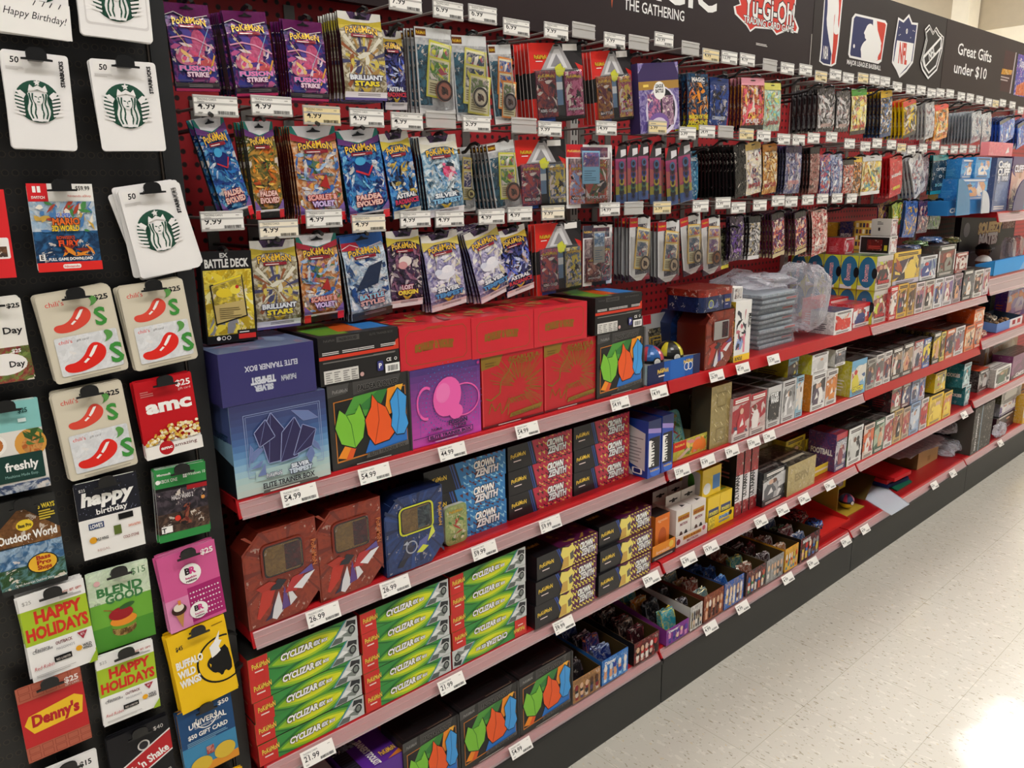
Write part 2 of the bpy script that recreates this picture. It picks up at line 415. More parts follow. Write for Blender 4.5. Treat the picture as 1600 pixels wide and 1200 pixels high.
# ------------------------------------------------------------------ room
S4 = 1.219
def struct(mb, name, loc=None): return tag(mb.build(name, None, loc), None, None, None, 'structure')
b = MB(FLOORM); b.face([(-8, -7, 0), (13, -7, 0), (13, 9, 0), (-8, 9, 0)]); struct(b, 'floor')
b = MB(CEILM); b.face([(-8, -7, 4.6), (-8, 9, 4.6), (13, 9, 4.6), (13, -7, 4.6)]); struct(b, 'ceiling')
b = MB(TANW); b.box(12, 12.2, -7, 9, 3.52, 4.6); b.use(CREAMW).box(11.97, 12.2, -7, 9, 0, 3.52); struct(b, 'wall_right')
b = MB(CREAMW); b.box(11.6, 11.97, 3.12, 3.34, 0, 4.6); struct(b, 'trim_1')
i = 0
for lx in (-3.6, -1.2, 1.2, 3.6, 6.0, 8.45, 10.8):  # the last column of panels is added to brighten the far wall
    for ly in (-2.1, .72, 5.2):
        b = MB(METAL); b.box(-.66, .66, -.33, .33, .0, .05, hx('#dcd8d0')); 
        o = empty('ceiling_light', (lx, ly, 4.55)); b.build('housing', o)
        b = MB(LAMPM); b.box(-.61, .61, -.28, .28, -.012, 0); b.build('diffuser', o)
        tag(o, 'recessed white ceiling light panel in the shop ceiling', 'ceiling light', 'ceiling light panels')

# ------------------------------------------------------------------ gondola: back panels, uprights, shelves, kick plates
DECK = {'A': 1.008, 'B': .753, 'C': .461, 'D': .178}
LIP = {'A': (.011, .033), 'B': (.012, .034), 'C': (.017, .029), 'D': (.018, .028)}
SEC = ['left', 'second', 'third', 'fourth', 'fifth']
for k in range(5):
    b = MB(PEGRED); b.box(0, S4-.002, 0, .012, .15, 2.2)
    tag(b.build('back_panel', None, (k*S4, .385, 0)), 'red pegboard back panel of the %s shelf bay' % SEC[k], 'back panel')
    b = MB(KICK); b.box(.002, S4-.002, .0, .02, .0, .138); b.use(BLKST).box(.002, S4-.002, -.004, .02, .138, .149)
    tag(b.build('kick_plate', None, (k*S4, -.004, 0)), 'charcoal kick plate below the %s shelf bay' % SEC[k], 'kick plate')
    if k:
        b = MB(GREYST); b.box(-.015, .015, 0, .018, .2, 2.0, (1, 1, 1, 1)); b.use(BLKST)
        for q in range(52): b.box(-.009, -.004, -.0006, .004, .3+q*.032, .318+q*.032)
        for q in range(52): b.box(.004, .009, -.0006, .004, .3+q*.032, .318+q*.032)
        tag(b.build('slotted_upright', None, (k*S4, .366, 0)), 'grey slotted steel upright between the %s and %s bays' % (SEC[k-1], SEC[k]), 'upright')
def shelf(k, z, lip, rail, label, x0=None, x1=None, rail_h=1.0, bare=''):
    a = k*S4+.003 if x0 is None else x0; e = (k+1)*S4-.003 if x1 is None else x1; L = e-a
    o = empty('shelf', (a, 0, z)); dy, dz = lip
    d = MB(DECKRED); d.box(0, L, dy+.001, .384, -.026, 0)
    d.build('deck', o)
    n = MB(REDST)
    prof = [(dy+.012, 0), (dy+.002, .0008), (dy-.002, -.001), (.0, -dz), (.002, -dz-.002), (.006, -dz+.001), (dy+.004, -.008)]
    for x in (0, L): n.face([(x, p[0], p[1]) for p in (prof if x else prof[::-1])])
    for p, q in zip(prof, prof[1:]+prof[:1]): n.face([(0, p[0], p[1]), (0, q[0], q[1]), (L, q[0], q[1]), (L, p[0], p[1])])
    n.build('front_lip', o)
    if rail:
        r = MB(RAIL); f0 = .14; f1 = 1.0
        def pt(f, o_): return (dy*(1-f)-.0025-o_, -dz*f-.001)
        st = [(f0, 0), (f0+.06, .0015), (f0+.1, .0002), (.46, .0002), (.49, .0014), (.52, .0002), (.86, .0002), (.9, .002), (1.02, .0025), (1.03, 0)]
        pts = [pt(*s) for s in st]
        for p, q in zip(pts, pts[1:]): r.face([(0.004, p[0], p[1]), (0.004, q[0], q[1]), (L-.004, q[0], q[1]), (L-.004, p[0], p[1])])
        r.build('price_rail', o)
    tag(o, label, 'shelf'); return o
NM = {'A': 'top', 'B': 'second', 'C': 'third', 'D': 'bottom'}
for s in 'ABCD':
    for k in range(3):
        rail = not ((s == 'A' and k == 1) or (s == 'B' and k == 2))
        shelf(k, DECK[s], LIP[s], rail, '%s red steel shelf of the %s bay %s' % (NM[s], SEC[k], 'with a clear price rail' if rail else 'with a bare red lip'))
for z, lp, nm in ((1.388, (.012, .045), 'display boxes of small pets'), (1.087, (.02, .085), 'black and blue doll display'), (.785, (.012, .045), 'trays of figures'), (.482, (.015, .035), 'white window boxes'), (.178, LIP['D'], 'binders and yellow boxes')):
    shelf(3, z, lp, True, 'red steel shelf of the fourth bay holding %s' % nm)

# header signs
SY = .32
def sign(x0, x1, col, label):
    b = MB(PRINT); b.box(0, x1-x0, 0, .02, 0, .34, col); o = (x0, SY, 1.925)
    c = CV(b, (0, 0, 0), (1, 0, 0), (0, 0, 1), x1-x0, .34)
    def q(px, py):
        p = atY(px, py, SY); return ((p.x-x0)/(x1-x0), (p.z-1.925)/.34)
    return b, c, q, o
CUR = hx('#241416')
b, c, q, o = sign(-.005, 2.434, CUR, '')
c.text('MAGIC', q(1040, 0)[0], q(1040, 2)[1], .3, WHITE, w=.215, al='C', bold=.02)
c.poly([q(954, -12), q(959, -16), q(956, 13)], hx('#c4552c'))
c.text('THE GATHERING', (q(975, 8)[0]+q(1069, 24)[0])/2, q(1022, 20)[1]-.02, .085, WHITE, w=q(1070, 24)[0]-q(976, 8)[0], bold=.012)
uy = (q(1165, 25)[0]+q(1240, 35)[0])/2
c.poly([q(*p) for p in ((1146, 10), (1156, 6), (1150, -14), (1245, -14), (1243, 8), (1238, 18), (1248, 44), (1246, 52), (1230, 48), (1213, 55), (1206, 46), (1180, 44), (1172, 50), (1166, 40), (1148, 22))], WHITE)
c.poly([q(*p) for p in ((1149, 10), (1158, 8), (1153, -12), (1243, -12), (1241, 8), (1236, 19), (1245, 43), (1243, 49), (1230, 45), (1213, 52), (1207, 43), (1180, 41), (1172, 47), (1168, 39), (1151, 21))], hx('#d9392a'))
c.text('Yu-Gi-Oh!', uy-.002, q(1200, 28)[1]-.02, .2, WHITE, w=.132, bold=.02, out=BLACK, ow=.04)
c.text('TRADING CARD GAME', uy-.002, q(1200, 38)[1]-.03, .062, WHITE, w=.132, bold=.02, out=BLACK, ow=.05)
u0, v0 = q(1181, 66); u1, v1 = q(1206, 75); c.lines(u0, v1, u1, v0-.0, 2, hx('#d8d2cc'), 4, .6)
c.rect(.9975, 0, .9992, .42, hx('#cfc6bf'))
tag(b.build('header_sign', None, o), 'long dark brown header sign with two white trading card game names', 'sign')
b, c, q, o = sign(2.438, 3.655, hx('#241917'), '')
BL, RD = hx('#232a5c'), hx('#d23b26')
def pp(*pts): return [q(*p) for p in pts]
# tall basketball badge
c.poly(pp((1289, -14), (1318, -14), (1310, 70), (1306, 100), (1299, 104), (1286, 101), (1280, 96), (1282, 78)), WHITE)
c.poly(pp((1290, -14), (1303, -14), (1302, 60), (1297, 101), (1287, 99), (1282, 95), (1284, 78)), BL)
c.poly(pp((1306, -14), (1316, -14), (1308, 70), (1304, 98), (1299, 101), (1300, 60)), RD)
c.poly(soft(pp((1293, -14), (1310, -14), (1311, 16), (1309, 36), (1311, 48), (1309, 54), (1304, 54), (1302, 48), (1305, 20), (1303, 26), (1302, 60), (1300, 88), (1298, 80), (1294, 56), (1291, 34), (1293, 14)), 1), WHITE)
c.text('NBA', q(1290, 84)[0], q(1290, 92)[1], .13, WHITE, w=.032, bold=.02)
# baseball badge
c.poly(pp((1336, 21), (1383, 32), (1386, 37), (1377, 96), (1372, 100), (1327, 90), (1325, 85), (1331, 28)), WHITE)
c.poly(pp((1337, 25), (1364, 31), (1362, 94), (1329, 87), (1328, 84), (1334, 29)), BL)
c.poly(pp((1370, 33), (1382, 36), (1384, 39), (1376, 93), (1369, 95), (1374, 78), (1377, 68), (1371, 47)), RD)
c.poly(soft(pp((1349, 52), (1352, 46), (1355, 39), (1360, 36.5), (1364, 40), (1365, 50), (1365, 58), (1371, 61), (1376, 70), (1376, 80), (1371, 88), (1371, 96), (1347, 92), (1345, 92), (1345, 82), (1344, 76), (1348, 67), (1354, 62), (1351, 60), (1351, 54)), 1), WHITE)
c.ell(*q(1334, 72), .0062, col=WHITE)
c.text('MAJOR LEAGUE BASEBALL', (q(1323, 96)[0]+q(1376, 106)[0])/2, q(1350, 103)[1]-.015, .05, WHITE, w=q(1376, 106)[0]-q(1323, 96)[0], bold=.02)
# football shield
sh = ((1420, 22), (1425, 35), (1434, 36), (1431, 60), (1426, 98), (1416, 112), (1405, 122), (1400, 110), (1393, 98), (1396, 70), (1403, 27), (1411, 32))
def inset(pts, f):
    cx = sum(p[0] for p in pts)/len(pts); cy = sum(p[1] for p in pts)/len(pts); return [(cx+(x-cx)*f, cy+(y-cy)*f) for x, y in pts]
c.poly(pp(*sh), WHITE).poly(pp(*inset(sh, .9)), BL).poly(pp((1401, 63), (1427, 68), (1423, 97), (1405, 117), (1396, 96)), WHITE)
c.text('NFL', q(1410, 90)[0], q(1410, 96)[1]-.02, .23, RD, w=.07, bold=.04)
for x, y in ((1405, 43), (1406, 54), (1426, 48), (1422, 59), (1404, 55), (1428, 49)): c.ell(*q(x, y), .0025, col=WHITE, n=5)
c.ell(*q(1416, 49), .007, q(0, 40)[1]-q(0, 51)[1], col=WHITE).ell(*q(1416, 49), .003, (q(0, 40)[1]-q(0, 51)[1])*.6, col=hx('#8f8a86'))
# hockey shield
sh = ((1451, 38), (1457, 50), (1462, 42), (1467, 51), (1474, 58), (1471, 80), (1463, 110), (1449, 124), (1440, 110), (1437, 98), (1446, 60), (1444, 46))
c.poly(pp(*sh), WHITE).poly(pp(*inset(sh, .93)), hx('#26201e')).poly(pp(*inset(sh, .84)), WHITE).poly(pp(*inset(sh, .77)), hx('#26201e'))
c.poly(pp((1441, 88), (1470, 56), (1470, 76), (1444, 106)), WHITE).poly(pp((1443, 91), (1469, 61), (1468, 74), (1445, 102)), hx('#26201e'))
c.text('NHL', q(1456, 83)[0], q(1456, 85)[1]-.03, .1, WHITE, w=.058, bold=.03, rot=.5)
tag(b.build('header_sign', None, o), 'dark header sign with four sports league badges in a row', 'sign')
b, c, q, o = sign(3.66, 4.875, hx('#281413'), '')
c.text('Great Gifts', (q(1497, 75)[0]+q(1549, 92)[0])/2, q(1522, 84)[1]-.06, .15, WHITE, w=q(1549, 92)[0]-q(1497, 75)[0], bold=.012)
c.text('under $10', (q(1491, 105)[0]+q(1541, 120)[0])/2, q(1516, 113)[1]-.05, .15, WHITE, w=q(1541, 120)[0]-q(1491, 105)[0], bold=.012)
c.poly(pp((1571, 78), (1586, 82), (1578, 145), (1562, 142)), hx('#3d0d10')).poly(pp((1587, 82), (1588.5, 82), (1579, 146), (1577, 146)), hx('#b9aeb0'))
c.poly(pp((1566, 107), (1582, 110), (1580, 117), (1564, 116)), hx('#c07a1a'), hx('#e2b43a'), .7)
c.lines(*q(1563, 125), *q(1580, 120), 2, hx('#b8a6a4'), 3)
c.poly(pp((1591, 84), (1612, 90), (1600, 152), (1583, 148)), hx('#2f58a8'), hx('#8a4ab0'), .9)
c.poly(pp((1588, 134), (1602, 126), (1600, 150), (1586, 148)), hx('#c8563a'), hx('#d98a3a'), .6)
c.text('Disney', q(1597, 102)[0], q(1597, 105)[1], .13, WHITE, w=.06, bold=.01)
tag(b.build('header_sign', None, o), 'dark header sign reading Great Gifts under ten dollars', 'sign')

# ------------------------------------------------------------------ gift card wall at the left
GY = .05
b = MB(PEGBLK); b.box(0, 1.158, 0, .006, 0, 2.3)
tag(b.build('gift_card_pegboard', None, (-1.2, GY, 0)), 'black perforated board carrying the gift cards', 'pegboard')
b = MB(BLKST); b.box(-.0275, 0, .044, .385, 0, 2.3)
b.use(plain('brown_edge_highlight', hx('#3b2f25'))).box(-.031, -.0285, .046, .06, 0, 2.3)  # brownish strip: highlight along the board crack, put into the colour
tag(b.build('end_post', None, (-.0105, 0, 0)), 'black end post between the gift cards and the red shelves', 'post')

GC = []
def card_art_frame(W, H): 
    pts = []; r = .05
    rv = r*W/H
    for cx, cy, a0 in ((1-r, 1-rv, 0), (r, 1-rv, 90), (r, rv, 180), (1-r, rv, 270)):
        for i in range(4):
            t = math.radians(a0+i*30); pts.append((cx+r*math.cos(t), cy+rv*math.sin(t)))
    return pts
def gift(desc, tl, tr, bl, n, art, edge=hx('#e8e4dc'), y=.012, peg=(.5, .93), hang=True, spread=.35, sp=.0035):
    a, e, d = atY(*tl, y), atY(*tr, y), atY(*bl, y)
    W, H = (e-a).length, (d-a).length; up = (a-d).normalized()
    ang = math.atan2(up.x, up.z); cen = (e+d)/2
    def mesh(full):
        m = MB(PRINT); fr = card_art_frame(W, H)
        m.prism([(x*W-W/2, z*H-H/2) for x, z in fr], 0, .0012, edge)
        c = CV(m, (-W/2, 0, -H/2), (1, 0, 0), (0, 0, 1), W, H)
        c.poly(fr, edge)
        art(c)
        c.poly([(peg[0]-.13, peg[1]), (peg[0]+.13, peg[1]), (peg[0]+.13, peg[1]+.025), (peg[0]-.13, peg[1]+.025)], hx('#1a1a1a'))
        return m
    o = mesh(True).build('gift_card', None, (cen.x, y, cen.z), (0, ang, 0))
    tag(o, 'front ' + desc, 'gift card', None if n == 1 else None)
    rr = random.Random(desc)
    for i in range(1, n):
        p = o.copy(); COL.objects.link(p)
        p.location = (cen.x+rr.uniform(-.002, .002)*spread*2, y+i*sp, cen.z+rr.uniform(-.001, .0025)*spread*2)
        p.rotation_euler = (0, ang+rr.uniform(-.05, .03)*spread*2, 0)
        tag(p, desc + ', behind the front', 'gift card', 'stack behind the front ' + desc)
    # peg with its rounded black end
    pz = cen + up*((peg[1]-.5)*H) + Vector((math.cos(ang), 0, -math.sin(ang)))*((peg[0]-.5)*W)
    if hang:
        h = MB(BLKPL); h.box(-.009, .009, -.012, GY-y+.001, -.002, .002)
        h.prism([(-.019, -.002), (.019, -.002), (.019, .0005), (.0125, .001), (.0125, .008), (.011, .0115), (.0075, .014), (.003, .015), (-.003, .015), (-.0075, .014), (-.011, .0115), (-.0125, .008), (-.0125, .001), (-.019, .0005)], -.0125, -.0095, (1, 1, 1, 1))
        tag(h.build('display_peg', None, (pz.x, y, pz.z), (0, ang*.5, 0)), 'black peg holding the ' + desc, 'display peg')
GRN = hx('#1c5a40'); CH = hx('#e23a2e'); CHG = hx('#3f8f3c')
def siren(c, u, v, r):
    a = c.W/c.H
    c.ell(u, v, r, col=hx('#24503f'), n=32)
    def X(x, y): return (u+x*r, v+y*r*a)
    W2 = hx('#efecea')
    for s in (-1, 1):
        for k in range(7):      # striped fins down both sides
            y = .32-k*.17; x0 = .62+.02*k; 
            c.poly([X(s*.62, y), X(s*1.02, y+.1), X(s*1.02, y+.2), X(s*.6, y+.09)], W2)
        c.poly([X(s*.5, .3), X(s*.72, .5), X(s*.9, .42), X(s*.74, .2), X(s*.62, .1)], W2)
    c.poly([X(-.34, -.93), X(-.52, -.5), X(-.42, .0), X(-.47, .3), X(-.34, .52), X(.34, .52), X(.47, .3), X(.42, 0), X(.52, -.5), X(.34, -.93)], W2)
    for s in (-1, 1):           # wavy hair strands
        for k, x0 in enumerate((.22, .33, .44)):
            pts = [X(s*(x0+.05*math.sin(t*1.9+k)+.02*t*(k-1)), .38-t*.24) for t in range(6)]
            c.line(pts, r*.07, hx('#24503f'))
    c.poly([X(-.1, -.95), X(-.14, -.45), X(0, -.3), X(.14, -.45), X(.1, -.95)], W2)
    c.ell(u, v+.14*r*a, r*.22, r*a*.3, col=W2)
    for s in (-1, 1): c.line([X(s*.05, .2), X(s*.15, .23)], r*.05, hx('#24503f'))
    c.line([X(0, .2), X(.02, .07)], r*.03, hx('#24503f')); c.line([X(-.06, -.02), X(.06, -.02)], r*.045, hx('#24503f'))
    c.poly([X(-.42, .44), X(-.34, .74), X(-.2, .6), X(0, .72), X(.2, .6), X(.34, .74), X(.42, .44), X(0, .56)], W2)
    for k in range(5):
        pass
    st = []
    for k in range(10):
        t = math.pi/2+k*math.pi/5; q = .15 if k % 2 == 0 else .06; st.append(X(q*math.cos(t), .86+q*math.sin(t)))
    c.poly(st, W2)
def starb(c):
    c.rect(.05, .86, .3, .97, hx('#f1eeea')); c.text('50', .19, .885, .06, BLACK, bold=.02, shear=.1)
    c.lines(.05, .81, .33, .85, 3, hx('#d8d4d0'), 1)
    siren(c, .47, .50, .345)
    c.text('STARBUCKS', .90, .80, .038, INK, w=.42, bold=.02, rot=1.5708)
def starb_hb(c):
    siren(c, .55, .75, .42); c.rect(0, 0, 1, .42, hx('#f3f0ec'))
    c.text('Happy Birthday!', .52, .2, .085, INK, w=.84, shear=.25, bold=.0, rot=-.06)
    for x, a in ((.5, .3), (.62, -.1), (.72, .5), (.84, .6)): c.line([(x, .36), (x+.04, .42)], .012, INK)
def starb_clear(c):
    c.rrect(.08, .14, .96, .98, .05, hx('#dad6d4')).rrect(.1, .17, .94, .98, .05, hx('#f2efed')); siren(c, .52, .5, .33)
def chili(c, sec=True):
    c.rect(.02, .02, .98, .98, hx('#d6cdb8'))
    def pep(cx, cy, k, deep):
        a = c.W/c.H*1.0
        def X(x, y): return (cx+x*k, cy+y*k*a)
        c.poly(soft([X(-.5, -.22), X(-.44, -.12), X(-.2, -.12), X(0, .02), X(.12, .22), X(.26, .3), X(.42, .22), X(.5, .06), X(.42, -.14), X(.2, -.28), X(-.1, -.36), X(-.4, -.34)]), deep)
        c.poly([X(.08, -.02), X(.24, .2), X(.32, .2), X(.2, .02), X(.12, -.06)], WHITE).poly([X(-.06, -.14), X(.04, -.06), X(.09, -.09), X(-.02, -.17)], WHITE)
        c.poly(soft([X(.42, .22), X(.52, .26), X(.56, .38), X(.5, .5), X(.6, .54), X(.72, .44), X(.66, .3)]), hx('#5c9a4c'))
        c.text('S', cx+k*.7, cy-k*a*.29, k*a*.46, CHG, bold=.03)
    c.text('chili\'s', .22, .86, .055, CH, w=.24); c.text('$25', .84, .86, .055, INK, w=.2, bold=.03)
    pep(.40, .70, .54, hx('#dd4a3a'))
    c.rrect(.1, .07, .95, .51, .03, hx('#dfe0e2'), hx('#c9ccd0'), .25)
    c.text('chili\'s', .24, .435, .04, CH, w=.18); c.text('gift card', .47, .44, .025, hx('#8a8a8c'), w=.17, shear=.2)
    pep(.45, .26, .62, hx('#e0281f')); c.lines(.2, .03, .9, .05, 1, hx('#a49c8a'), 2)
def mario(c):
    c.rect(0, .10, 1, .84, hx('#9ab4cc'), hx('#e6e2da'), .5).rect(0, .10, 1, .46, hx('#1d3a5c'), hx('#2f6a9c'), .7)
    c.rect(0, .8, 1, 1, hx('#efece6')).rect(0, .8, .3, 1, hx('#d8232a')).rect(.08, .9, .13, .97, WHITE).rect(.15, .9, .2, .97, WHITE)
    c.text('SWITCH', .15, .83, .03, WHITE, w=.2, bold=.02); c.text('$59.99', .84, .925, .05, INK, w=.22, bold=.01)
    c.text('Nintendo eShop', .78, .85, .025, hx('#c8543c'), w=.36)
    c.shards(.05, .45, .95, .8, 40, [hx('#c8a24a'), hx('#4a7ab0'), hx('#e8e0d0'), hx('#a8402c'), hx('#4c8a4c')], 5, .1)
    c.text('SUPER', .5, .62, .045, hx('#3a66c8'), w=.22, bold=.03, out=WHITE)
    c.text('MARIO', .52, .535, .075, hx('#e06a2a'), w=.42, bold=.04, out=BLACK, ow=.05)
    c.text('3D WORLD', .5, .465, .06, hx('#f0c838'), w=.42, bold=.04, out=BLACK, ow=.05)
    c.text('BOWSER\'S', .48, .37, .035, hx('#c84a28'), w=.28, bold=.03, out=BLACK); c.text('FURY', .52, .29, .065, hx('#e2542c'), w=.32, bold=.04, out=BLACK, ow=.05)
    c.shards(.4, .17, .9, .3, 14, [hx('#e08a2a'), hx('#20202a'), hx('#802a1c')], 8, .1)
    c.rect(.04, .13, .13, .2, WHITE).text('E', .085, .145, .045, BLACK, bold=.04)
    c.text('FULL GAME DOWNLOAD', .52, .125, .032, WHITE, w=.68, bold=.03)
    c.rect(0, 0, 1, .105, hx('#dc2a26')).rrect(.38, .03, .66, .08, .03, WHITE).text('Nintendo', .52, .042, .026, hx('#dc2a26'), w=.24, bold=.02)
def amc(c):
    c.rect(0, .17, 1, 1, hx('#c0101c')).rect(0, 0, 1, .19, hx('#f0ece6'))
    c.text('amc', .53, .58, .16, WHITE, w=.8, bold=.05); c.text('$25', .83, .86, .075, WHITE, w=.26, bold=.02); c.text('gift card', .84, .81, .03, hx('#e8b8b4'), w=.22)
    c.lines(.08, .8, .3, .88, 3, hx('#d87a78'), 2)
    r = random.Random(5)
    for i in range(150):
        u = r.uniform(.05, 1); v = r.uniform(.17, .2+.2*math.sin(max(0, min(1, (u-.02)/.75))*1.9)); c.k -= .8
        c.ell(min(.97, u), v, r.uniform(.018, .036), col=r.choice([hx('#f3e3b0'), hx('#e9c25a'), hx('#fbf2d8'), hx('#dba53a')]), n=7)
    c.rect(0, 0, 1, .165, hx('#f0ece6'))
    c.ell(.36, .11, .13, col=hx('#b8161f')).text('amc', .36, .095, .04, WHITE, w=.2, bold=.04); c.text('amazing', .7, .095, .045, hx('#6a2028'), w=.4)
def xbox(c):
    c.rect(0, 0, 1, 1, hx('#2f8a44')).rect(0, .11, 1, .72, hx('#4a4048'), hx('#1c1a20'), .8).rect(0, .11, 1, .38, hx('#3a2a24'), hx('#6a5040'), .7)
    c.rect(0, .70, 1, .74, BLACK); c.rect(.6, .66, 1, .72, hx('#a01820'))
    c.text('Microsoft', .18, .91, .03, WHITE, w=.26, bold=.02); c.text('XBOX ONE', .26, .81, .045, WHITE, w=.34); c.ell(.055, .83, .045, col=WHITE)
    c.text('Windows 10', .8, .85, .04, WHITE, w=.36); 
    for x, y in ((.54, .86), (.58, .86), (.54, .835), (.58, .835)): c.rect(x, y, x+.033, y+.022, WHITE)
    c.text('HALO WARS 2', .5, .56, .06, hx('#dcd6d6'), w=.42, bold=.02); c.ell(.38, .3, .06, col=hx('#d8382a')); c.ell(.9, .52, .04, col=hx('#d8924a'))
    c.shards(.4, .2, .65, .48, 14, [hx('#6a2a24'), hx('#241c1c'), hx('#8a4a38')], 4, .12); c.rect(.05, .13, .26, .22, WHITE).text('T', .1, .14, .06, BLACK, bold=.03)
def bsk(c):
    c.rect(0, 0, 1, 1, hx('#d45a94')).rect(0, 0, .4, .42, hx('#e08ab6')).rect(.4, .04, 1, .5, hx('#a8206a'))
    r = random.Random(2)
    for i in range(60): c.k -= .9; c.ell(.44+(i % 10)*.055, .1+(i//10)*.065, r.uniform(.008, .018), col=hx('#f3e4ec'), n=8)
    for x, y, q in ((.5, .68, .19), (.53, .18, .16)):
        c.k += 1; c.ell(x, y, q, col=WHITE); c.text('B', x-.04*q/.19, y+.0, q*.42, hx('#2a1c22'), bold=.05); c.text('R', x+.05*q/.19, y+.0, q*.42, hx('#d23a86'), bold=.05)
        c.text('baskin', x, y-.06*q/.19, q*.14, hx('#c03a7c'), w=q*1.0, bold=.03); c.text('robbins', x, y-.10*q/.19, q*.14, hx('#5a2a3a'), w=q*1.0, bold=.03)
    c.text('$25', .84, .87, .065, WHITE, w=.22, bold=.03)
    c.poly([(.12, .25), (.28, .25), (.21, .03)], hx('#c08a4a')).ell(.2, .28, .13, .07, col=hx('#3a2018')).ell(.2, .31, .09, .05, col=hx('#e8dccc')).rect(.2, .34, .25, .4, hx('#d8843a'))
def hh(c):
    c.rect(0, 0, 1, 1, hx('#f1efec')).rect(0, .42, 1, .82, hx('#a8c32c'))
    c.text('HAPPY', .55, .655, .13, hx('#d23224'), w=.72, bold=.05); c.text('HOLIDAYS', .5, .475, .13, hx('#d23224'), w=.94, bold=.05)
    c.text('READY. SET. GIFT!', .78, .9, .025, hx('#c04a3c'), w=.34, bold=.02); c.lines(.6, .845, .94, .885, 3, hx('#b0aca8'), 2); c.text('$25', .12, .89, .04, hx('#a8a6a2'))
    c.text('Cheesecake', .22, .32, .035, hx('#33323a'), w=.3, shear=.2); c.text('Factory', .22, .34, .035, hx('#33323a'), w=.22, shear=.2)
    c.text('OUTBACK', .55, .345, .035, hx('#7a2a34'), w=.26, bold=.02); c.text('MAGGIANO\'S', .56, .28, .03, hx('#8a8890'), w=.28)
    c.poly([(.76, .4), (.92, .4), (.84, .31)], hx('#a8283c')).text('BJ\'S', .84, .36, .025, WHITE, w=.06)
    c.rect(.36, .15, .63, .215, BLACK).text('RED LOBSTER', .5, .165, .025, hx('#e8dcd4'), w=.22)
    c.text('Red Robin', .2, .13, .04, hx('#c03038'), w=.3, shear=.25); c.ell(.75, .22, .05, col=hx('#e8a820')).text('WILD', .88, .22, .03, INK, w=.14, bold=.03); c.text('WINGS', .88, .185, .03, INK, w=.15, bold=.03)
    c.poly([(.86, 0), (1, 0), (1, .13)], hx('#9cba2a')); c.lines(.06, .05, .8, .08, 2, hx('#b6b2ae'), 3)
def blend(c):
    c.rect(0, 0, 1, .62, hx('#6fae3a')).rect(0, 0, 1, .3, hx('#4f9430')).rect(0, .6, 1, 1, hx('#cfe0c0'), hx('#e6eee0'), .3)
    c.text('$15', .83, .86, .08, hx('#4a7a4c'), w=.24); c.text('BLEND', .5, .69, .1, hx('#3f7c46'), w=.74, bold=.04); c.text('GOOD', .56, .58, .1, hx('#3f7c46'), w=.62, bold=.04); c.text('in the', .12, .6, .035, hx('#6a9a5c'), w=.1)
    c.ell(.5, .22, .2, .09, col=hx('#6a4a24'), alt=hx('#caa860'), amt=.8); c.ell(.5, .28, .21, .06, col=hx('#6a9a2c')); c.ell(.5, .33, .22, .07, col=hx('#e8902a')); c.ell(.47, .42, .2, .08, col=hx('#9c1c24')); c.ell(.58, .5, .13, .03, col=hx('#35602e'), rot=.2)
    c.line([(.2, .52), (.42, .46)], .012, hx('#b02a2a')); c.ell(.15, .87, .05, col=hx('#e0b0b0'))
def bww(c):
    c.rect(0, 0, 1, 1, hx('#f3c413')); c.text('$45', .17, .79, .05, INK, w=.12, bold=.03)
    c.ring(.84, .47, .46, .035, BLACK, n=30, a0=45, a1=315)
    k = lambda x, y: (.5+x*.5, .22+y*.5)
    c.poly(soft([k(.1, .5), k(.2, .62), k(.36, .66), k(.5, .9), k(.62, .75), k(.9, .85), k(.98, .2), k(.8, .1), k(.7, .2), k(.55, .06), k(.45, .2), k(.3, .22), k(.16, .38)], 1), BLACK)
    c.poly([k(.32, .62), k(.3, .9), k(.5, 1.0), k(.74, 1.22), k(.66, 1.0), k(.76, .96), k(.62, .84), k(.66, .72), k(.5, .66)], WHITE)
    c.poly([k(.2, .52), k(.26, .46), k(.22, .4)], hx('#f3c413'))
    c.rect(.985, .3, 1.0, .95, hx('#f3c413'))
    for t, y, w in (('BUFFALO', .57, .46), ('WILD', .45, .3), ('WINGS', .33, .36)): c.text(t, .06, y, .085, WHITE, w=w, al='L', bold=.05)
    c.lines(.75, .92, .95, .94, 1, hx('#8a6a10'), 2)
def dennys(c):
    c.rect(0, 0, 1, 1, hx('#b4604a'))
    for v0 in (.02, .83): 
        for i in range(5):
            for j in range(2): c.k -= .9; c.frame(.04+i*.2, v0+j*.09, .2+i*.2, v0+j*.09+.07, .008, hx('#8c3e30'))
    c.rect(0, .2, 1, .8, hx('#c02a2c')); c.poly([(.04, .5), (.16, .36), (.92, .4), (.97, .62), (.84, .68), (.12, .6)], hx('#f0c22a'))
    c.text('Denny\'s', .52, .45, .14, hx('#b8242a'), w=.74, bold=.05, shear=.05); c.text('$25', .84, .86, .07, hx('#f2e2dc'), w=.22, bold=.03); c.text('GIFT CARD', .84, .82, .025, hx('#f2e2dc'), w=.22)
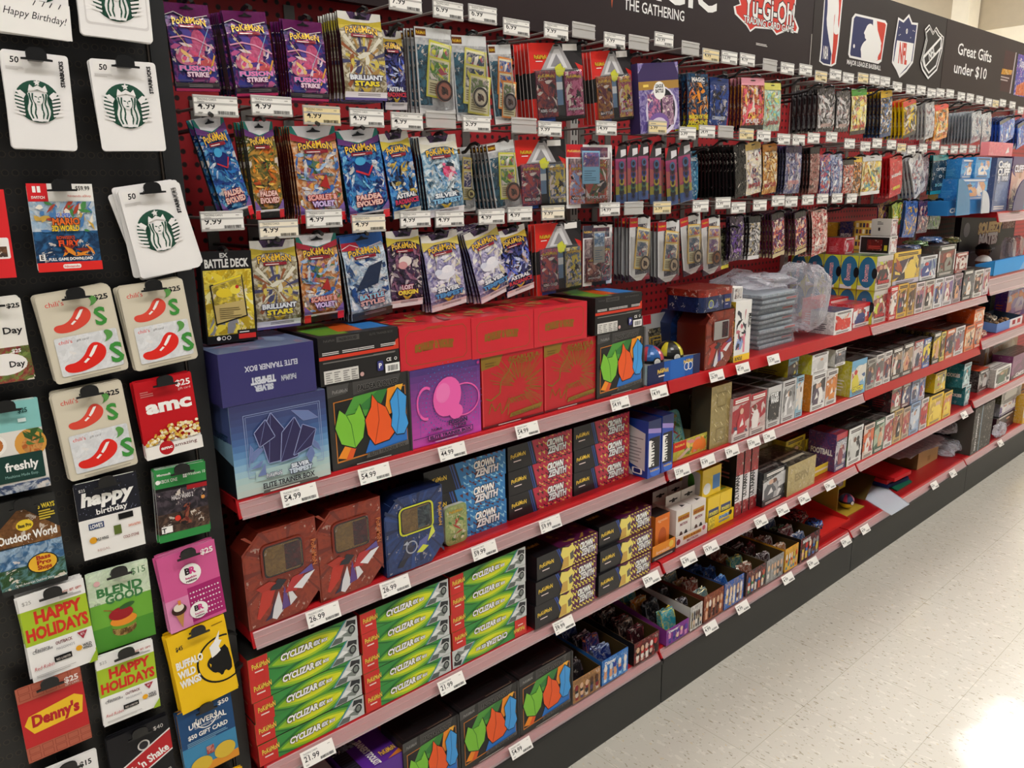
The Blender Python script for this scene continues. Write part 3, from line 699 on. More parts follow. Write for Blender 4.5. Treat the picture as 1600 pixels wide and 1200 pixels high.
def univ(c):
    c.rect(0, 0, 1, 1, hx('#1f4a78')).rect(0, .0, 1, .45, hx('#3f86b0')).rect(0, 0, 1, .12, hx('#e0932c'))
    c.text('UNIVERSAL', .52, .73, .075, WHITE, w=.7, bold=.03, arc=-.5); c.ring(.5, .78, .2, .02, WHITE, a0=160, a1=380); c.text('ORLANDO RESORT', .52, .68, .03, WHITE, w=.5)
    c.text('$50 GIFT CARD', .5, .56, .06, WHITE, w=.74, bold=.03); c.text('$50', .84, .88, .06, WHITE, w=.2, bold=.02); c.lines(.1, .46, .9, .53, 3, hx('#7aa6c8'), 1)
    c.ell(.3, .14, .2, .11, col=hx('#d8b63a')).ell(.75, .2, .2, .12, col=hx('#d8b63a')).rect(.42, .24, .56, .36, hx('#a8443a'), hx('#d8a89a'), .6)
def steak(c):
    c.rect(0, 0, 1, 1, hx('#17161a')); c.poly([(0, .22), (1, .52), (1, .82), (0, .5)], hx('#e8e4e0')).poly([(0, .24), (1, .54), (1, .8), (0, .48)], hx('#b8242a'))
    c.text('Steak \'n Shake', .52, .455, .1, WHITE, w=.9, bold=.03, rot=.29); c.text('$40', .82, .87, .05, hx('#c8c4c0'), w=.16); c.ell(.55, .74, .1, col=hx('#d8d4d0')).ell(.55, .74, .075, col=hx('#2a282c')); c.text('Famous for Steakburgers', .6, .2, .04, WHITE, w=.7, rot=.29)
def bday(c):
    c.rect(0, 0, 1, 1, hx('#efece8')).rect(0, .52, 1, 1, hx('#1b1c26')); r = random.Random(9)
    for i in range(80): c.k -= .95; c.ell(r.uniform(.03, .97), r.uniform(.54, .97), r.uniform(.003, .008), col=hx('#8a90b0'), n=5)
    c.text('happy', .5, .70, .16, WHITE, w=.86, bold=.05, shear=.15); c.text('birthday', .54, .56, .07, WHITE, w=.5, bold=.02); c.text('$25', .12, .89, .035, WHITE)
    c.rect(.14, .38, .38, .46, hx('#1f3a6a')).text('LOWE\'S', .26, .395, .05, WHITE, w=.2, bold=.03)
    c.rect(.62, .42, .86, .5, BLACK); c.ell(.18, .24, .06, col=hx('#e0a020')).text('WILD WINGS', .32, .22, .035, INK, w=.2, bold=.03); c.rect(.52, .24, .64, .36, hx('#5a6a2c')); c.text('DAVE & BUSTER\'S', .86, .3, .03, hx('#d86a3c'), w=.2, bold=.02)
    c.text('COLD STONE', .78, .16, .035, hx('#8a4038'), w=.26, bold=.02); c.text('REGAL', .32, .08, .03, hx('#b0827a'), w=.2)
def bass(c):
    c.rect(0, 0, 1, 1, hx('#2a2a28')).rect(0, .06, 1, .5, hx('#3f6a94'), hx('#a8c0d4'), .7).rect(0, .06, 1, .28, hx('#31502c'), hx('#5f8a8c'), .8)
    c.poly([(0, .52), (0, .66), (.45, .92), (1, .62), (1, .5)], hx('#6a4424'), hx('#93683c'), .6); c.ell(.48, .72, .13, .06, col=hx('#e8c832')); c.text('Bass Pro', .48, .70, .035, INK, w=.2, bold=.04)
    c.text('Outdoor World', .5, .56, .085, WHITE, w=.9, bold=.03, rot=-.0); c.ell(.66, .27, .24, .11, col=INK).ell(.66, .27, .22, .1, col=hx('#e8b430'))
    for t, y in (('Bass', .31), ('Pro', .255), ('Shops', .2)): c.text(t, .68, y, .045, hx('#a8301c'), w=.22, bold=.04)
    c.text('3 WAYS', .84, .86, .05, hx('#e2c83a'), w=.26, bold=.03); c.lines(.71, .74, .97, .85, 4, hx('#c8b03a'), 1, .6); c.text('Great American Outdoor Store', .5, .08, .025, WHITE, w=.6)
def fresh(c):
    c.rect(0, .68, 1, 1, hx('#86c3c0')); c.rect(0, 0, 1, .68, hx('#e2dcd4')).ell(.2, .55, .25, .13, col=hx('#f0ece6')).ell(.2, .55, .2, .1, col=hx('#a8502c'), alt=hx('#d88a3a'), amt=.6)
    c.ell(.8, .52, .24, .16, col=hx('#d89a44')).ell(.82, .5, .16, .1, col=hx('#b8622c'), alt=hx('#d8a860'), amt=.6); c.shards(.7, .5, 1, .68, 10, [hx('#3a5a2c'), hx('#54783a')], 3, .12)
    c.rrect(-.0, .12, .95, .42, .02, hx('#173a33')); c.text('freshly', .62, .25, .09, WHITE, w=.5, bold=.03); c.text('Mealtime Made Easy.', .6, .17, .03, hx('#8fb8b0'), w=.5); c.text('$25', .75, .87, .05, hx('#24504c'), w=.14, bold=.03)
    c.rect(.66, .77, .78, .81, hx('#d8e8e6')); c.rect(.0, .0, 1, .1, hx('#3a4a6a'), hx('#d8dce0'), .6)
def mayday(c):
    c.rect(0, .0, 1, .42, hx('#6a7a3c'), hx('#8a2c34'), .9); c.ell(.6, .22, .34, .13, col=hx('#f0ece8')); c.text('$25', .87, .88, .05, INK, w=.2, bold=.03); c.text('May Day', .62, .58, .075, INK, w=.66, bold=.02); c.text('Day', .78, .18, .07, INK, w=.24, bold=.02); c.text('$25', .8, .35, .04, WHITE, w=.14, bold=.03)
def redw(c):
    c.rect(0, 0, 1, 1, hx('#dc2a2e')); c.rrect(.4, .22, .96, .46, .03, hx('#f0ece8')).rect(.5, .24, .92, .36, hx('#6a4a34'), hx('#2a2a30'), .7)
def plain15(c): c.text('$15', .8, .86, .06, INK, w=.2, bold=.03); c.text('HAPPY', .4, .55, .1, hx('#3f7c46'), w=.5)
C0 = hx('#efecea')
gift('white siren card with handwritten birthday greeting at the top', (-20, -88), (100, -70), (-5, 52), 2, starb_hb, C0, peg=(.5, .95))
gift('clear-cased white siren card at the top by the end post', (112, -75), (226, -66), (128, 60), 3, starb_clear, C0)
gift('white siren card worth 50 in the left column', (0, 82), (104, 84), (20, 236), 4, starb, C0)
gift('white siren card worth 50 in the right column near the top', (138, 90), (242, 99), (160, 235), 3, starb, C0)
gift('red card cut off by the picture edge', (-110, 302), (4, 290), (-85, 446), 1, redw, hx('#dc2a2e'))
gift('game download card with red foot strip', (40, 288), (143, 286), (60, 427), 1, mario)
gift('white siren card worth 50 hanging askew below the others', (182, 291), (281, 290), (220, 430), 6, starb, C0, spread=1.1)
gift('white card with a salad picture at the left edge', (-75, 478), (30, 459), (-48, 612), 2, mayday)
gift('beige card with two red peppers, upper left', (52, 459), (172, 450), (88, 597), 7, chili, hx('#d3cab6'))
gift('beige card with two red peppers, upper right', (183, 446), (285, 438), (212, 577), 6, chili, hx('#d3cab6'))
gift('beige card with two red peppers, lower', (78, 612), (190, 600), (110, 748), 7, chili, hx('#d3cab6'))
gift('red cinema card with popcorn', (207, 598), (298, 583), (229, 718), 5, amc, hx('#b5121c'))
gift('teal and green meal delivery card', (-50, 640), (58, 620), (-25, 782), 4, fresh)
gift('outdoor store card with a wooden gable', (-20, 792), (85, 768), (5, 935), 3, bass, hx('#2a2a28'))
gift('black and white happy birthday card', (113, 757), (212, 738), (132, 875), 2, bday)
gift('green-banded game card with a dark battle scene', (240, 738), (320, 718), (250, 852), 5, xbox, hx('#e2e4e0'))
gift('bright pink ice cream card', (243, 870), (334, 847), (267, 987), 5, bsk, hx('#d884ac'))
gift('lime green happy holidays card, upper', (25, 932), (130, 905), (52, 1065), 5, hh, C0)
gift('green card with a stacked fruit', (133, 898), (230, 876), (150, 1020), 2, blend, hx('#dfe8d8'), y=.022)
gift('yellow wings restaurant card with a buffalo', (258, 990), (350, 967), (285, 1110), 6, bww, hx('#f0c010'))
gift('lime green happy holidays card, lower', (148, 1028), (238, 1000), (163, 1135), 2, hh, C0)
gift('red diner card with brick pattern', (22, 1075), (125, 1045), (45, 1190), 1, dennys, hx('#b4604a'))
gift('dark blue theme park card', (275, 1112), (360, 1085), (292, 1215), 4, univ, hx('#e0a020'), y=.02)
gift('black burger restaurant card', (165, 1152), (262, 1122), (185, 1265), 4, steak, hx('#17161a'))
gift('white fifteen dollar card at the picture foot', (55, 1205), (150, 1175), (78, 1330), 2, plain15, C0)
gift('yellow card at the foot by the end post', (292, 1232), (378, 1205), (310, 1340), 2, lambda c: c.rect(0, 0, 1, 1, hx('#e8b414')), hx('#e8b414'))
# ------------------------------------------------------------------ hanging packs
H_ = hx
def title(c, v=.80, h=.075, w=.74, bar='#8a1a2a', rot=0):
    c.text('PoKéMoN', .5, v, h, H_('#f0c030'), w=w, bold=.05, out=H_('#2a2a5c'), ow=.05, arc=-.35)
    if bar: c.rect(.24, v-.055, .76, v-.02, H_(bar)).lines(.28, v-.046, .74, v-.03, 1, H_('#e8d8d4'), 1, .6)
def a_fusion(c):
    c.shards(.02, .1, .98, .78, 26, [H_('#5a4a9c'), H_('#8a3a7c'), H_('#c05a90'), H_('#3a3a8c')], 3, .22)
    c.ell(.66, .58, .16, .13, H_('#c04a74'), H_('#d87a9c'), .4, rot=.2).ell(.42, .42, .34, .12, H_('#c85a84'), H_('#e08aa8'), .5, rot=.25).ell(.33, .38, .13, .05, H_('#e8c8d0'), H_('#d8a0b0'), .5, rot=.2).ell(.7, .34, .24, .07, H_('#c83a58'), H_('#e8786a'), .5, rot=-.5).shards(.2, .3, .9, .55, 12, [H_('#f0d8e0'), H_('#e05a84'), H_('#5a3a8a'), H_('#f0c07a')], 11, .14)
    c.line([(.02, .6), (.3, .63), (.6, .6), (.98, .5)], .03, H_('#e8a0c0')).line([(.1, .72), (.4, .5)], .012, H_('#e8d070')).line([(.9, .72), (.6, .4)], .012, H_('#9ad0e8')).line([(.8, .2), (.97, .42)], .04, H_('#e8a84a'))
def a_sh(cols, n=34, seed=1, size=.24): return lambda c: c.shards(.03, .12, .97, .76, n*2, [H_(x) for x in cols], seed, size*.62, H_(cols[0]), .55)
def a_rays(cols, u=.5, v=.45, seed=1, n=22):
    return lambda c: (c.rays(u, v, n, .05, .6, [H_(x) for x in cols], seed), c.shards(.15, .3, .85, .62, 16, [H_(x) for x in cols], seed+4, .16))
SL = {
 'fusion': dict(d='purple and pink sleeved card pack', top='#641454', bg='#2c2560', b2='#8a3a80', art=a_fusion, logo=[('FUSION', '#f08ac4', '#2a7a9c', .8), ('STRIKE', '#f6d6e8', '#6a2a5c', .5)], foot='#241a26', foot2='#b82a5c', side='#1a1022'),
 'brill': dict(d='gold and grey sleeved card pack', top='#c9b23a', bg='#8a7a5a', b2='#d8d0b8', art=a_rays(['#d8c25a', '#4a4a6c', '#b08a50', '#e6e0cc', '#9a5a38'], seed=3), logo=[('BRILLIANT', '#eef0f4', '#2a2a5a', .78), ('STARS', '#f0d83a', '#2a2a5a', .6)], foot='#efe9ee', foot2='#6a5a9c', side='#10131c', gold=1),
 'astralp': dict(d='dark indigo sleeved card pack', top='#c8a93a', bg='#1c1a34', b2='#4a4a8c', art=a_sh(['#5a6ad0', '#2a2450', '#c8d0ea', '#a87a3a', '#0e0c1c'], seed=8), logo=[('ASTRAL', '#e6e6ee', '#20203c', .7), ('RADIANCE', '#c83a4a', '#20101c', .84)], foot='#e9e2e4', side='#0e0c14', gold=1),
 'astralb': dict(d='bright blue sleeved card pack', top='#d8c24a', bg='#1f5aa8', b2='#5aa0d8', art=a_sh(['#1a1c2c', '#2c3450', '#e8e4d4', '#d8b850', '#3a80c8'], seed=5), logo=[('ASTRAL', '#ececf0', '#20203c', .7), ('RADIANCE', '#c83a5a', '#20101c', .84)], foot='#e8e6d8', side='#142038', gold=1),
 'palb': dict(d='blue sleeved card pack', top='#e6e4e8', bg='#1c3a80', b2='#4a9ad0', art=lambda c: (a_sh(['#2a7ac8', '#8ad0ec', '#1a2458', '#e8f2f6', '#3a50a8'], seed=4)(c), c.ell(.5, .58, .22, .08, col=H_('#1c2468'), rot=-.3).ell(.44, .66, .13, .045, col=H_('#4aa8d8')).line([(.3, .56), (.6, .5), (.72, .6)], .04, H_('#d0303a'))), logo=[('PALDEA', '#f2c8bc', '#8a1c24', .62), ('EVOLVED', '#f2c8bc', '#8a1c24', .66)], foot='#e8e6ea', foot2='#e02430', side='#143038', collar=1),
 'palo': dict(d='orange and green sleeved card pack', top='#e6e4e8', bg='#5a5a2c', b2='#c8903a', art=a_sh(['#e88a2a', '#f0c860', '#2a2a24', '#4a7a34', '#a8401c'], seed=6), logo=[('PALDEA', '#f2c8bc', '#8a1c24', .62), ('EVOLVED', '#f2c8bc', '#8a1c24', .66)], foot='#e8e6ea', foot2='#e02430', side='#163c34', collar=1),
 'scar': dict(d='orange and blue sleeved card pack', top='#d8d4d8', bg='#b8703a', b2='#e0b890', art=lambda c: (a_sh(['#3a68b0', '#a8c4e4', '#e8a84a', '#f4e8d8', '#b85a3c', '#5a7a3a'], n=46, seed=9)(c), c.poly([(.5, .38), (.66, .5), (.72, .34)], H_('#b02a28'))), logo=[('SCARLET &', '#f0b0a8', '#a81c28', .66), ('VIOLET', '#e0c8f0', '#5a2a7c', .5)], foot='#dedade', foot2='#e02430', side='#2a1614', collar=2),
 'silver': dict(d='pale blue sleeved card pack with a pink burst', top='#e2dcc8', bg='#6a98b8', b2='#cfe0e8', art=lambda c: (a_sh(['#d8e8f0', '#3a5a70', '#5a90c0', '#f0f4f4', '#2c3c48'], seed=12)(c), c.ell(.68, .55, .17, .08, H_('#c8305c'), H_('#e86a90'), .6).shards(.5, .42, .9, .66, 8, [H_('#e86a94'), H_('#f0d0d8'), H_('#2c3c48')], 3, .12)), logo=[('SILVER', '#eef2f6', '#2a3a5c', .62), ('TEMPEST', '#8ac0e0', '#1c3a6a', .8)], foot='#e9e6ea', side='#14202c', gold=1),
 'silverw': dict(d='lilac sleeved card pack with a white cloud shape', top='#d8c464', bg='#8a82b0', b2='#c8c4dc', art=lambda c: (a_sh(['#e6e4f0', '#a8a0cc', '#d8d0a0', '#6a6aa0', '#f2f0e0'], seed=15)(c), c.ell(.5, .46, .26, .07, col=H_('#eef0f8')).ell(.56, .52, .15, .05, col=H_('#f6f6fc')).ell(.3, .5, .1, .04, col=H_('#dfe4f4'))), logo=[('SILVER', '#eef2f6', '#2a3a5c', .62), ('TEMPEST', '#5a9ad0', '#1c2a5a', .8)], foot='#e9e6ea', side='#10203a', gold=1),
 'battle': dict(d='white and blue sleeved card pack', top='#2a5aa0', bg='#a8bcd0', b2='#e2e8ee', art=lambda c: (a_sh(['#1f4a8c', '#d8e4ee', '#3a4a64', '#8aa8c8', '#f4f4f4'], seed=17)(c), c.poly([(.15, .34), (.55, .62), (.9, .66), (.72, .4)], H_('#22304c'))), logo=[('BATTLE', '#8ad0ec', '#a8202c', .6), ('STYLES', '#e8b0a8', '#1c2a5a', .6)], foot='#3a322e', side='#161418', red=1),
 'lost': dict(d='black and violet sleeved card pack with a pink cloud', top='#d0bc4a', bg='#2c2236', b2='#6a4a70', art=lambda c: (a_sh(['#3c2c48', '#7a3a50', '#1a1420', '#a06a84', '#d8c8cc'], seed=19)(c), c.ell(.5, .6, .2, .07, col=H_('#eaded8')).ell(.42, .55, .14, .05, col=H_('#d89a9c'))), logo=[('LOST', '#e8d0d8', '#a01c3a', .36), ('ORIGIN', '#f0d84a', '#8a1c2a', .62)], foot='#e9e6e8', side='#120e16', gold=1),
}
def sleeve(w, h, k):
    s = SL[k]; m = MB(FOIL); sd = H_(s['side'])
    prof = [(0, 0), (.055, .001), (.13, .0055), (.73, .0055), (.85, .001), (1, 0)]
    ys = [(-p[1]-.0012, p[0]*h-h) for p in prof]
    wv = [0, .004, 0, -.001, .0, .002]
    def ex(v): return 0
    for x in (-w/2, w/2):
        f = [(x, y, z) for y, z in ys]+[(x, .0012, 0), (x, .0012, -h)]
        m.face(f if x < 0 else f[::-1], sd)
    m.face([(-w/2, .0012, 0), (w/2, .0012, 0), (w/2, .0012, -h), (-w/2, .0012, -h)], sd)
    m.face([(-w/2, -.0012, 0), (w/2, -.0012, 0), (w/2, .0012, 0), (-w/2, .0012, 0)], sd)
    c = CV(m, (-w/2, -.0012, -h), (1, 0, 0), (0, 0, 1), w, h, prof=prof)
    c.rect(0, 0, 1, 1, H_(s['bg']), H_(s['b2']), .75)
    s['art'](c)
    if 'collar' in s:
        c.poly([(0, .86), (.5, .80), (1, .86), (1, 1), (0, 1)], H_('#6a3a7c' if s['collar'] == 1 else '#a82a3a')); c.poly([(.0, .93), (.5, .84), (1, .93), (1, 1), (0, 1)], H_('#2a7a70')); c.poly([(.06, 1), (.16, .9), (.5, .86), (.84, .9), (.94, 1)], H_('#dfdee2'))
        c.poly([(0, .06), (0, .2), (.25, .08)], H_('#7a5aa0')).poly([(1, .06), (1, .2), (.75, .08)], H_('#7a5aa0'))
    elif 'gold' in s:
        c.poly([(0, .80), (.3, .86), (.7, .86), (1, .80), (1, 1), (0, 1)], H_(s['top'])); c.poly([(.0, .92), (.3, .89), (.7, .89), (1, .92), (1, 1), (0, 1)], H_('#e8e4dc')); c.poly([(.2, 1), (.28, .92), (.72, .92), (.8, 1)], H_('#2a2430'), H_('#6a4a7a'), .6)
        c.poly([(.32, .17), (.5, .07), (.68, .17), (.5, .13)], H_('#c8a83a'))
    else:
        c.poly([(0, .86), (.2, .90), (.5, .83), (.95, .88), (1, .86), (1, 1), (0, 1)], H_(s['top']))
        if 'red' in s: c.poly([(0, .84), (.45, .82), (.35, .92), (0, .93)], H_('#b82438'))
        c.line([(0, .86), (.2, .9), (.5, .83), (.95, .88)], .015, H_('#e8d8e0'))
    title(c, .775)
    lg = s['logo']
    for i, (t, f, o, ww) in enumerate(lg): c.text(t, .52, .235-.07*i, .052, H_(f), w=ww, bold=.05, out=H_(o), ow=.07)
    c.rect(0, 0, 1, .095, H_(s['foot'])); c.lines(.3, .05, .85, .085, 2, H_('#8a8488'), 2, .5)
    if 'foot2' in s: c.rect(0, 0, 1, .03, H_(s['foot2'])) if s['foot2'] != '#e02430' else (c.rect(0, .0, 1, .07, BLACK), c.rect(0, 0, .16, .09, H_('#e02430')), c.rect(.84, 0, 1, .09, H_('#e02430')))
    c.poly([(.34, .945), (.45, .96), (.5, .985), (.55, .96), (.66, .945), (.64, .935), (.36, .935)], H_('#111014'))
    return [(None, m)]

def minipack(w, h, c1, c2, word, seed, x, y, z):
    m = MB(FOIL); m.box(-w/2, w/2, -.003, .0, 0, h, H_(c1)); c = CV(m, (-w/2, -.003, 0), (1, 0, 0), (0, 0, 1), w, h)
    c.rect(0, 0, 1, 1, H_(c1), H_(c2), .8).shards(.05, .1, .95, .8, 22, [H_(c2), H_(c1), H_('#e8d8d0'), H_('#2a1a20')], seed, .26)
    c.text('PoKéMoN', .5, .86, .07, H_('#f0c030'), w=.8, bold=.05, out=H_('#2a2a5c'), arc=-.3); c.text(word, .5, .12, .055, H_('#e8dcdc'), w=.8, bold=.03, out=H_('#20203a'))
    for i in range(len(m.v)): a = m.v[i]; m.v[i] = (a[0]+x, a[1]+y, a[2]+z)
    return m
def bubble(w, h, d, x, z):
    m = MB(CLEAR); b = .008
    o = [(x-w/2, 0, z), (x+w/2, 0, z), (x+w/2, 0, z+h), (x-w/2, 0, z+h)]; i = [(x-w/2+b, -d, z+b), (x+w/2-b, -d, z+b), (x+w/2-b, -d, z+h-b), (x-w/2+b, -d, z+h-b)]
    m.face(i); 
    for k in range(4): m.face([o[k], o[(k+1) % 4], i[(k+1) % 4], i[k]])
    return m
def pin2(w, h, k):
    v = {'pin2': ('#5a2438', '#a03a34', 'REBEL CLASH', '#8a2a50', '#c86a90', 'FUSION'), 'pin2b': ('#a86a2a', '#6a2434', 'BATTLE', '#a83a6c', '#d8b84a', 'FUSION'), 'pin2c': ('#6a3a5c', '#b8484a', 'REBEL CLASH', '#5a6a8a', '#d8c04a', 'FUSION')}[k]
    m = MB(PRINT); m.box(-w/2, w/2, -.0006, .0006, -h, 0, H_('#c8c4c0'))
    c = CV(m, (-w/2, -.0006, -h), (1, 0, 0), (0, 0, 1), w, h)
    c.rect(0, 0, 1, 1, H_('#1a181a')).poly([(0, .62), (.2, .66), (.5, 1), (0, 1)], H_('#d2281f')).poly([(.5, 1), (.98, .45), (1, .6), (1, .78), (.68, 1)], H_('#2a2628')).poly([(.85, .75), (1, .55), (1, .7)], H_('#c8281f'))
    c.poly([(.2, .66), (.46, .98), (.58, .98), (.8, .66)], H_('#a8a4a6')).poly([(.3, .68), (.47, .92), (.56, .92), (.7, .68)], H_('#d8d6d8')).poly([(.38, .7), (.5, .86), (.62, .7)], H_('#8f8c90'))
    c.rect(0, 0, .2, .3, H_('#c8281f')).rect(.1, 0, .4, .06, H_('#2a50a0')).text('PoKéMoN', .2, .8, .05, H_('#f0c030'), w=.22, bold=.05, out=H_('#5a1010')); c.lines(.11, .765, .29, .785, 1, WHITE)
    c.rect(.62, .9, .9, .985, H_('#e8e4e0')); c.ell(.5, .965, .05, .012, col=BLACK)
    p = [(None, m)]
    p.append(('booster_pack', minipack(w*.37, h*.6, v[0], v[1], v[2], 3, -w*.24, -.002, -h+h*.05))); p.append(('booster_pack', minipack(w*.35, h*.58, v[3], v[4], v[5], 7, w*.28, -.002, -h+h*.05)))
    q = MB(GLOSS); q.box(-w*.05, w*.07, -.003, -.001, -h+h*.2, -h*.36, H_('#6a86a8')); q.box(-w*.05, w*.07, -.0035, -.003, -h*.6, -h*.5, H_('#dfe2e6')); p.append(('code_card', q))
    g = MB(GLOSS); cg = CV(g, (-w*.06, -.004, -h*.44), (1, 0, 0), (0, 0, 1), w*.2, h*.18); cg.poly([(.1, .2), (.4, .0), (.9, .3), (1, .7), (.7, .6), (.6, 1), (.3, .9), (0, .7)], H_('#c8c83a')); g.box(-w*.03, w*.1, -.004, -.001, -h*.42, -h*.3, H_('#b0b030')); p.append(('pin', g))
    p.append(('blister', bubble(w*.94, h*.66, .009, 0, -h*.985)))
    return p
def coinp(w, h, k):
    v = {'coing': ('#8c8a88', '#d6d24a', '#5a8a3c', '#b8705a'), 'coinw': ('#8c8a88', '#d8d060', '#3a4a5a', '#e0d4bc'), 'coino': ('#8c8a88', '#e08a3a', '#3a5a9c', '#8a7a78'), 'coinsv': ('#2c2a2c', '#e0b85a', '#5a6a80', '#d8c0a0'), 'coinsp': ('#2c2a2c', '#d8b070', '#8a6a98', '#a8683a'), 'coingold': ('#3a3634', '#e0c86a', '#3a3a6c', '#c8bc7a')}[k]
    m = MB(FOIL); sv = k.startswith('coins')
    m.box(-w/2, w/2, -.0022, .0015, -h, 0, H_('#5a5856') if not sv else H_('#4a4848'))
    c = CV(m, (-w/2, -.0022, -h), (1, 0, 0), (0, 0, 1), w, h)
    if sv:
        c.rect(0, 0, 1, 1, H_('#d8d6d6')).poly([(0, 0), (.35, 0), (0, .12)], H_('#3a1c34')).poly([(.6, 0), (1, 0), (1, .14)], H_('#8a1c34')).rect(.28, .1, 1, .9, H_('#3a3640'), H_('#6a6470'), .8).rect(0, .86, .4, 1, H_('#c8202c')).poly([(.75, .7), (1, .8), (1, 1), (.9, 1)], H_('#e8e6e6')).text('PoKéMoN', .2, .92, .03, H_('#f0c030'), w=.3, bold=.04)
    else:
        c.rect(0, 0, 1, 1, H_('#b8b8ba'), H_('#dcdcdc'), .35).rect(.0, .88, 1, 1, H_('#e4e4e4')).rect(.02, .9, .3, .98, H_('#6a3a1c')).text('PoKéMoN', .16, .92, .035, H_('#f0c030'), w=.24, bold=.04).rect(.04, .1, .36, .8, H_('#3a6a80'), H_('#20303c'), .8).poly([(0, 0), (1, 0), (1, .06), (.6, .03), (0, .07)], H_('#e8e6e4'))
        c.lines(.62, .76, .97, .86, 4, H_('#9a989a'), 3)
    p = [(None, m)]
    for q, (cx, cz, an, a2) in enumerate(((.60, .60, -.17, v[2]), (.55, .42, -.14, v[2]), (.66, .30, -.16, '#6a7a50'))[:3 if k in ('coinw', 'coino') else 2]):
        g = MB(GLOSS); cw, ch = w*.62, h*.48; g.box(-cw/2, cw/2, 0, .0006, -ch/2, ch/2, H_(v[1])); cc = CV(g, (-cw/2, 0, -ch/2), (1, 0, 0), (0, 0, 1), cw, ch)
        cc.rect(.06, .05, .94, .95, H_('#e0d8b0')).rect(.09, .42, .91, .9, H_(a2), H_('#c8b8b8'), .9).shards(.12, .45, .88, .88, 10, [H_(a2), H_(v[1]), H_('#b04a5c'), H_('#e8e0d8')], q+len(k), .25).lines(.12, .1, .86, .38, 5, H_('#8a7c5a'), 2)
        ca, sa = math.cos(an), math.sin(an)
        for i in range(len(g.v)): a = g.v[i]; g.v[i] = (a[0]*ca-a[2]*sa+(cx-.5)*w, a[1]-.0045-.0012*q, a[0]*sa+a[2]*ca+(cz-1)*h)
        p.append(('promo_card', g))
    g = MB(TIN); n = 24; cx, cz, r = (.66-.5)*w, (.27-1)*h, min(w*.28, .021)
    g.prism([(cx+r*math.cos(t*6.2832/n), cz+r*math.sin(t*6.2832/n)) for t in range(n)], -.0105, -.0075, H_(v[3]))
    cc = CV(g, (cx-r, -.0105, cz-r), (1, 0, 0), (0, 0, 1), 2*r, 2*r); cc.ring(.5, .5, .49, .08, H_('#1c1616')).ring(.5, .5, .4, .03, H_('#3a2420')).shards(.3, .3, .7, .7, 9, [H_('#2a1c18'), H_('#5a3a2c')], 4, .2)
    p.append(('coin', g)); p.append(('blister', bubble(w*.9, h*.8, .013, 0, -h*.96)))
    return p
def flatc(w, h, th, fn, mat=None, edge='#c8c4c0'):
    m = MB(mat or PRINT); m.box(-w/2, w/2, -th/2, th/2, -h, 0, H_(edge)); c = CV(m, (-w/2, -th/2, -h), (1, 0, 0), (0, 0, 1), w, h); fn(c); return m
def whiteb(w, h, k):
    bl = k == 'whiteb'
    m = flatc(w, h, .0012, lambda c: c.rrect(0, 0, 1, 1, .04, H_('#eceaea')).rect(0, .8, .35, 1, H_('#c8242c') if bl else H_('#3a3444')).text('PoKéMoN', .17, .88, .035, H_('#f0c030'), w=.28, bold=.04).rect(.3, .8, .9, .96, H_('#5a3a5c') if bl else H_('#3a3848'), H_('#8a4a50'), .6).rect(.04, .06, .94, .78, H_('#b8a0a0'), H_('#5a4a5a'), .7).rect(.3, .0, .8, .06, H_('#2a2a2e')))
    p = [(None, m)]
    if bl: p += [('booster_pack', minipack(w*.34, h*.62, '#c86a4a', '#8aa0d0', 'VIOLET', 3, -w*.28, -.002, -h*.93)), ('booster_pack', minipack(w*.5, h*.7, '#b8483a', '#5a6a3a', 'VIOLET', 8, w*.12, -.002, -h*.94))]
    else: p += [('booster_pack', minipack(w*.5, h*.4, '#6a2a34', '#b87a6a', 'EVOLVED', 3, -w*.16, -.002, -h*.93)), ('booster_pack', minipack(w*.3, h*.6, '#4a5a6a', '#b84a5a', 'EVOLVED', 8, w*.24, -.002, -h*.94))]
    g = MB(GLOSS); g.box(-w*.2, w*.18, -.0075, -.006, -h*.62, -h*.1, H_('#8ac0e0' if bl else '#a8a49c')); c = CV(g, (-w*.2, -.0075, -h*.62), (1, 0, 0), (0, 0, 1), w*.38, h*.52); c.rect(.05, .52, .95, .95, H_('#6a5a9c' if bl else '#6a8ab0'), H_('#a86a8a' if bl else '#c8d4e0'), .9).lines(.1, .1, .8, .45, 5, H_('#4a6a8a'), 2, .3); p.append(('promo_card', g))
    p.append(('blister', bubble(w*.9, h*.86, .012, 0, -h*.95))); return p
def league(w, h, k):
    def fn(c):
        c.rect(0, 0, 1, 1, H_('#5a4a8c'), H_('#b0a4d0'), .5).poly([(0, .85), (.15, 1), (.9, 1), (1, .82), (1, .7), (0, .72)], H_('#3a2a5a')).rect(0, .62, 1, .74, H_('#a8803a')).ell(.55, .3, .4, .36, col=H_('#d8d0e4')).ell(.55, .32, .34, .32, col=H_('#1c1820'))
        c.rect(.2, .06, .52, .56, H_('#5a4a7c'), H_('#c8789a'), .9).rect(.56, .08, .84, .52, H_('#b08aa0'), H_('#5a3a5a'), .9)
        c.ell(.5, .6, .15, .13, col=WHITE).text('LEAGUE', .5, .64, .05, INK, w=.2, bold=.04).text('BATTLE', .5, .57, .05, INK, w=.2, bold=.04).ell(.45, .12, .26, .16, col=H_('#7a5a9c')).ell(.45, .1, .2, .11, col=H_('#d8c8dc')).lines(.1, .66, .3, .7, 1, H_('#f0d060'), 1, .9)
    m = flatc(w, h, .034, fn, PRINT, '#3a2f5c'); return [(None, m)]
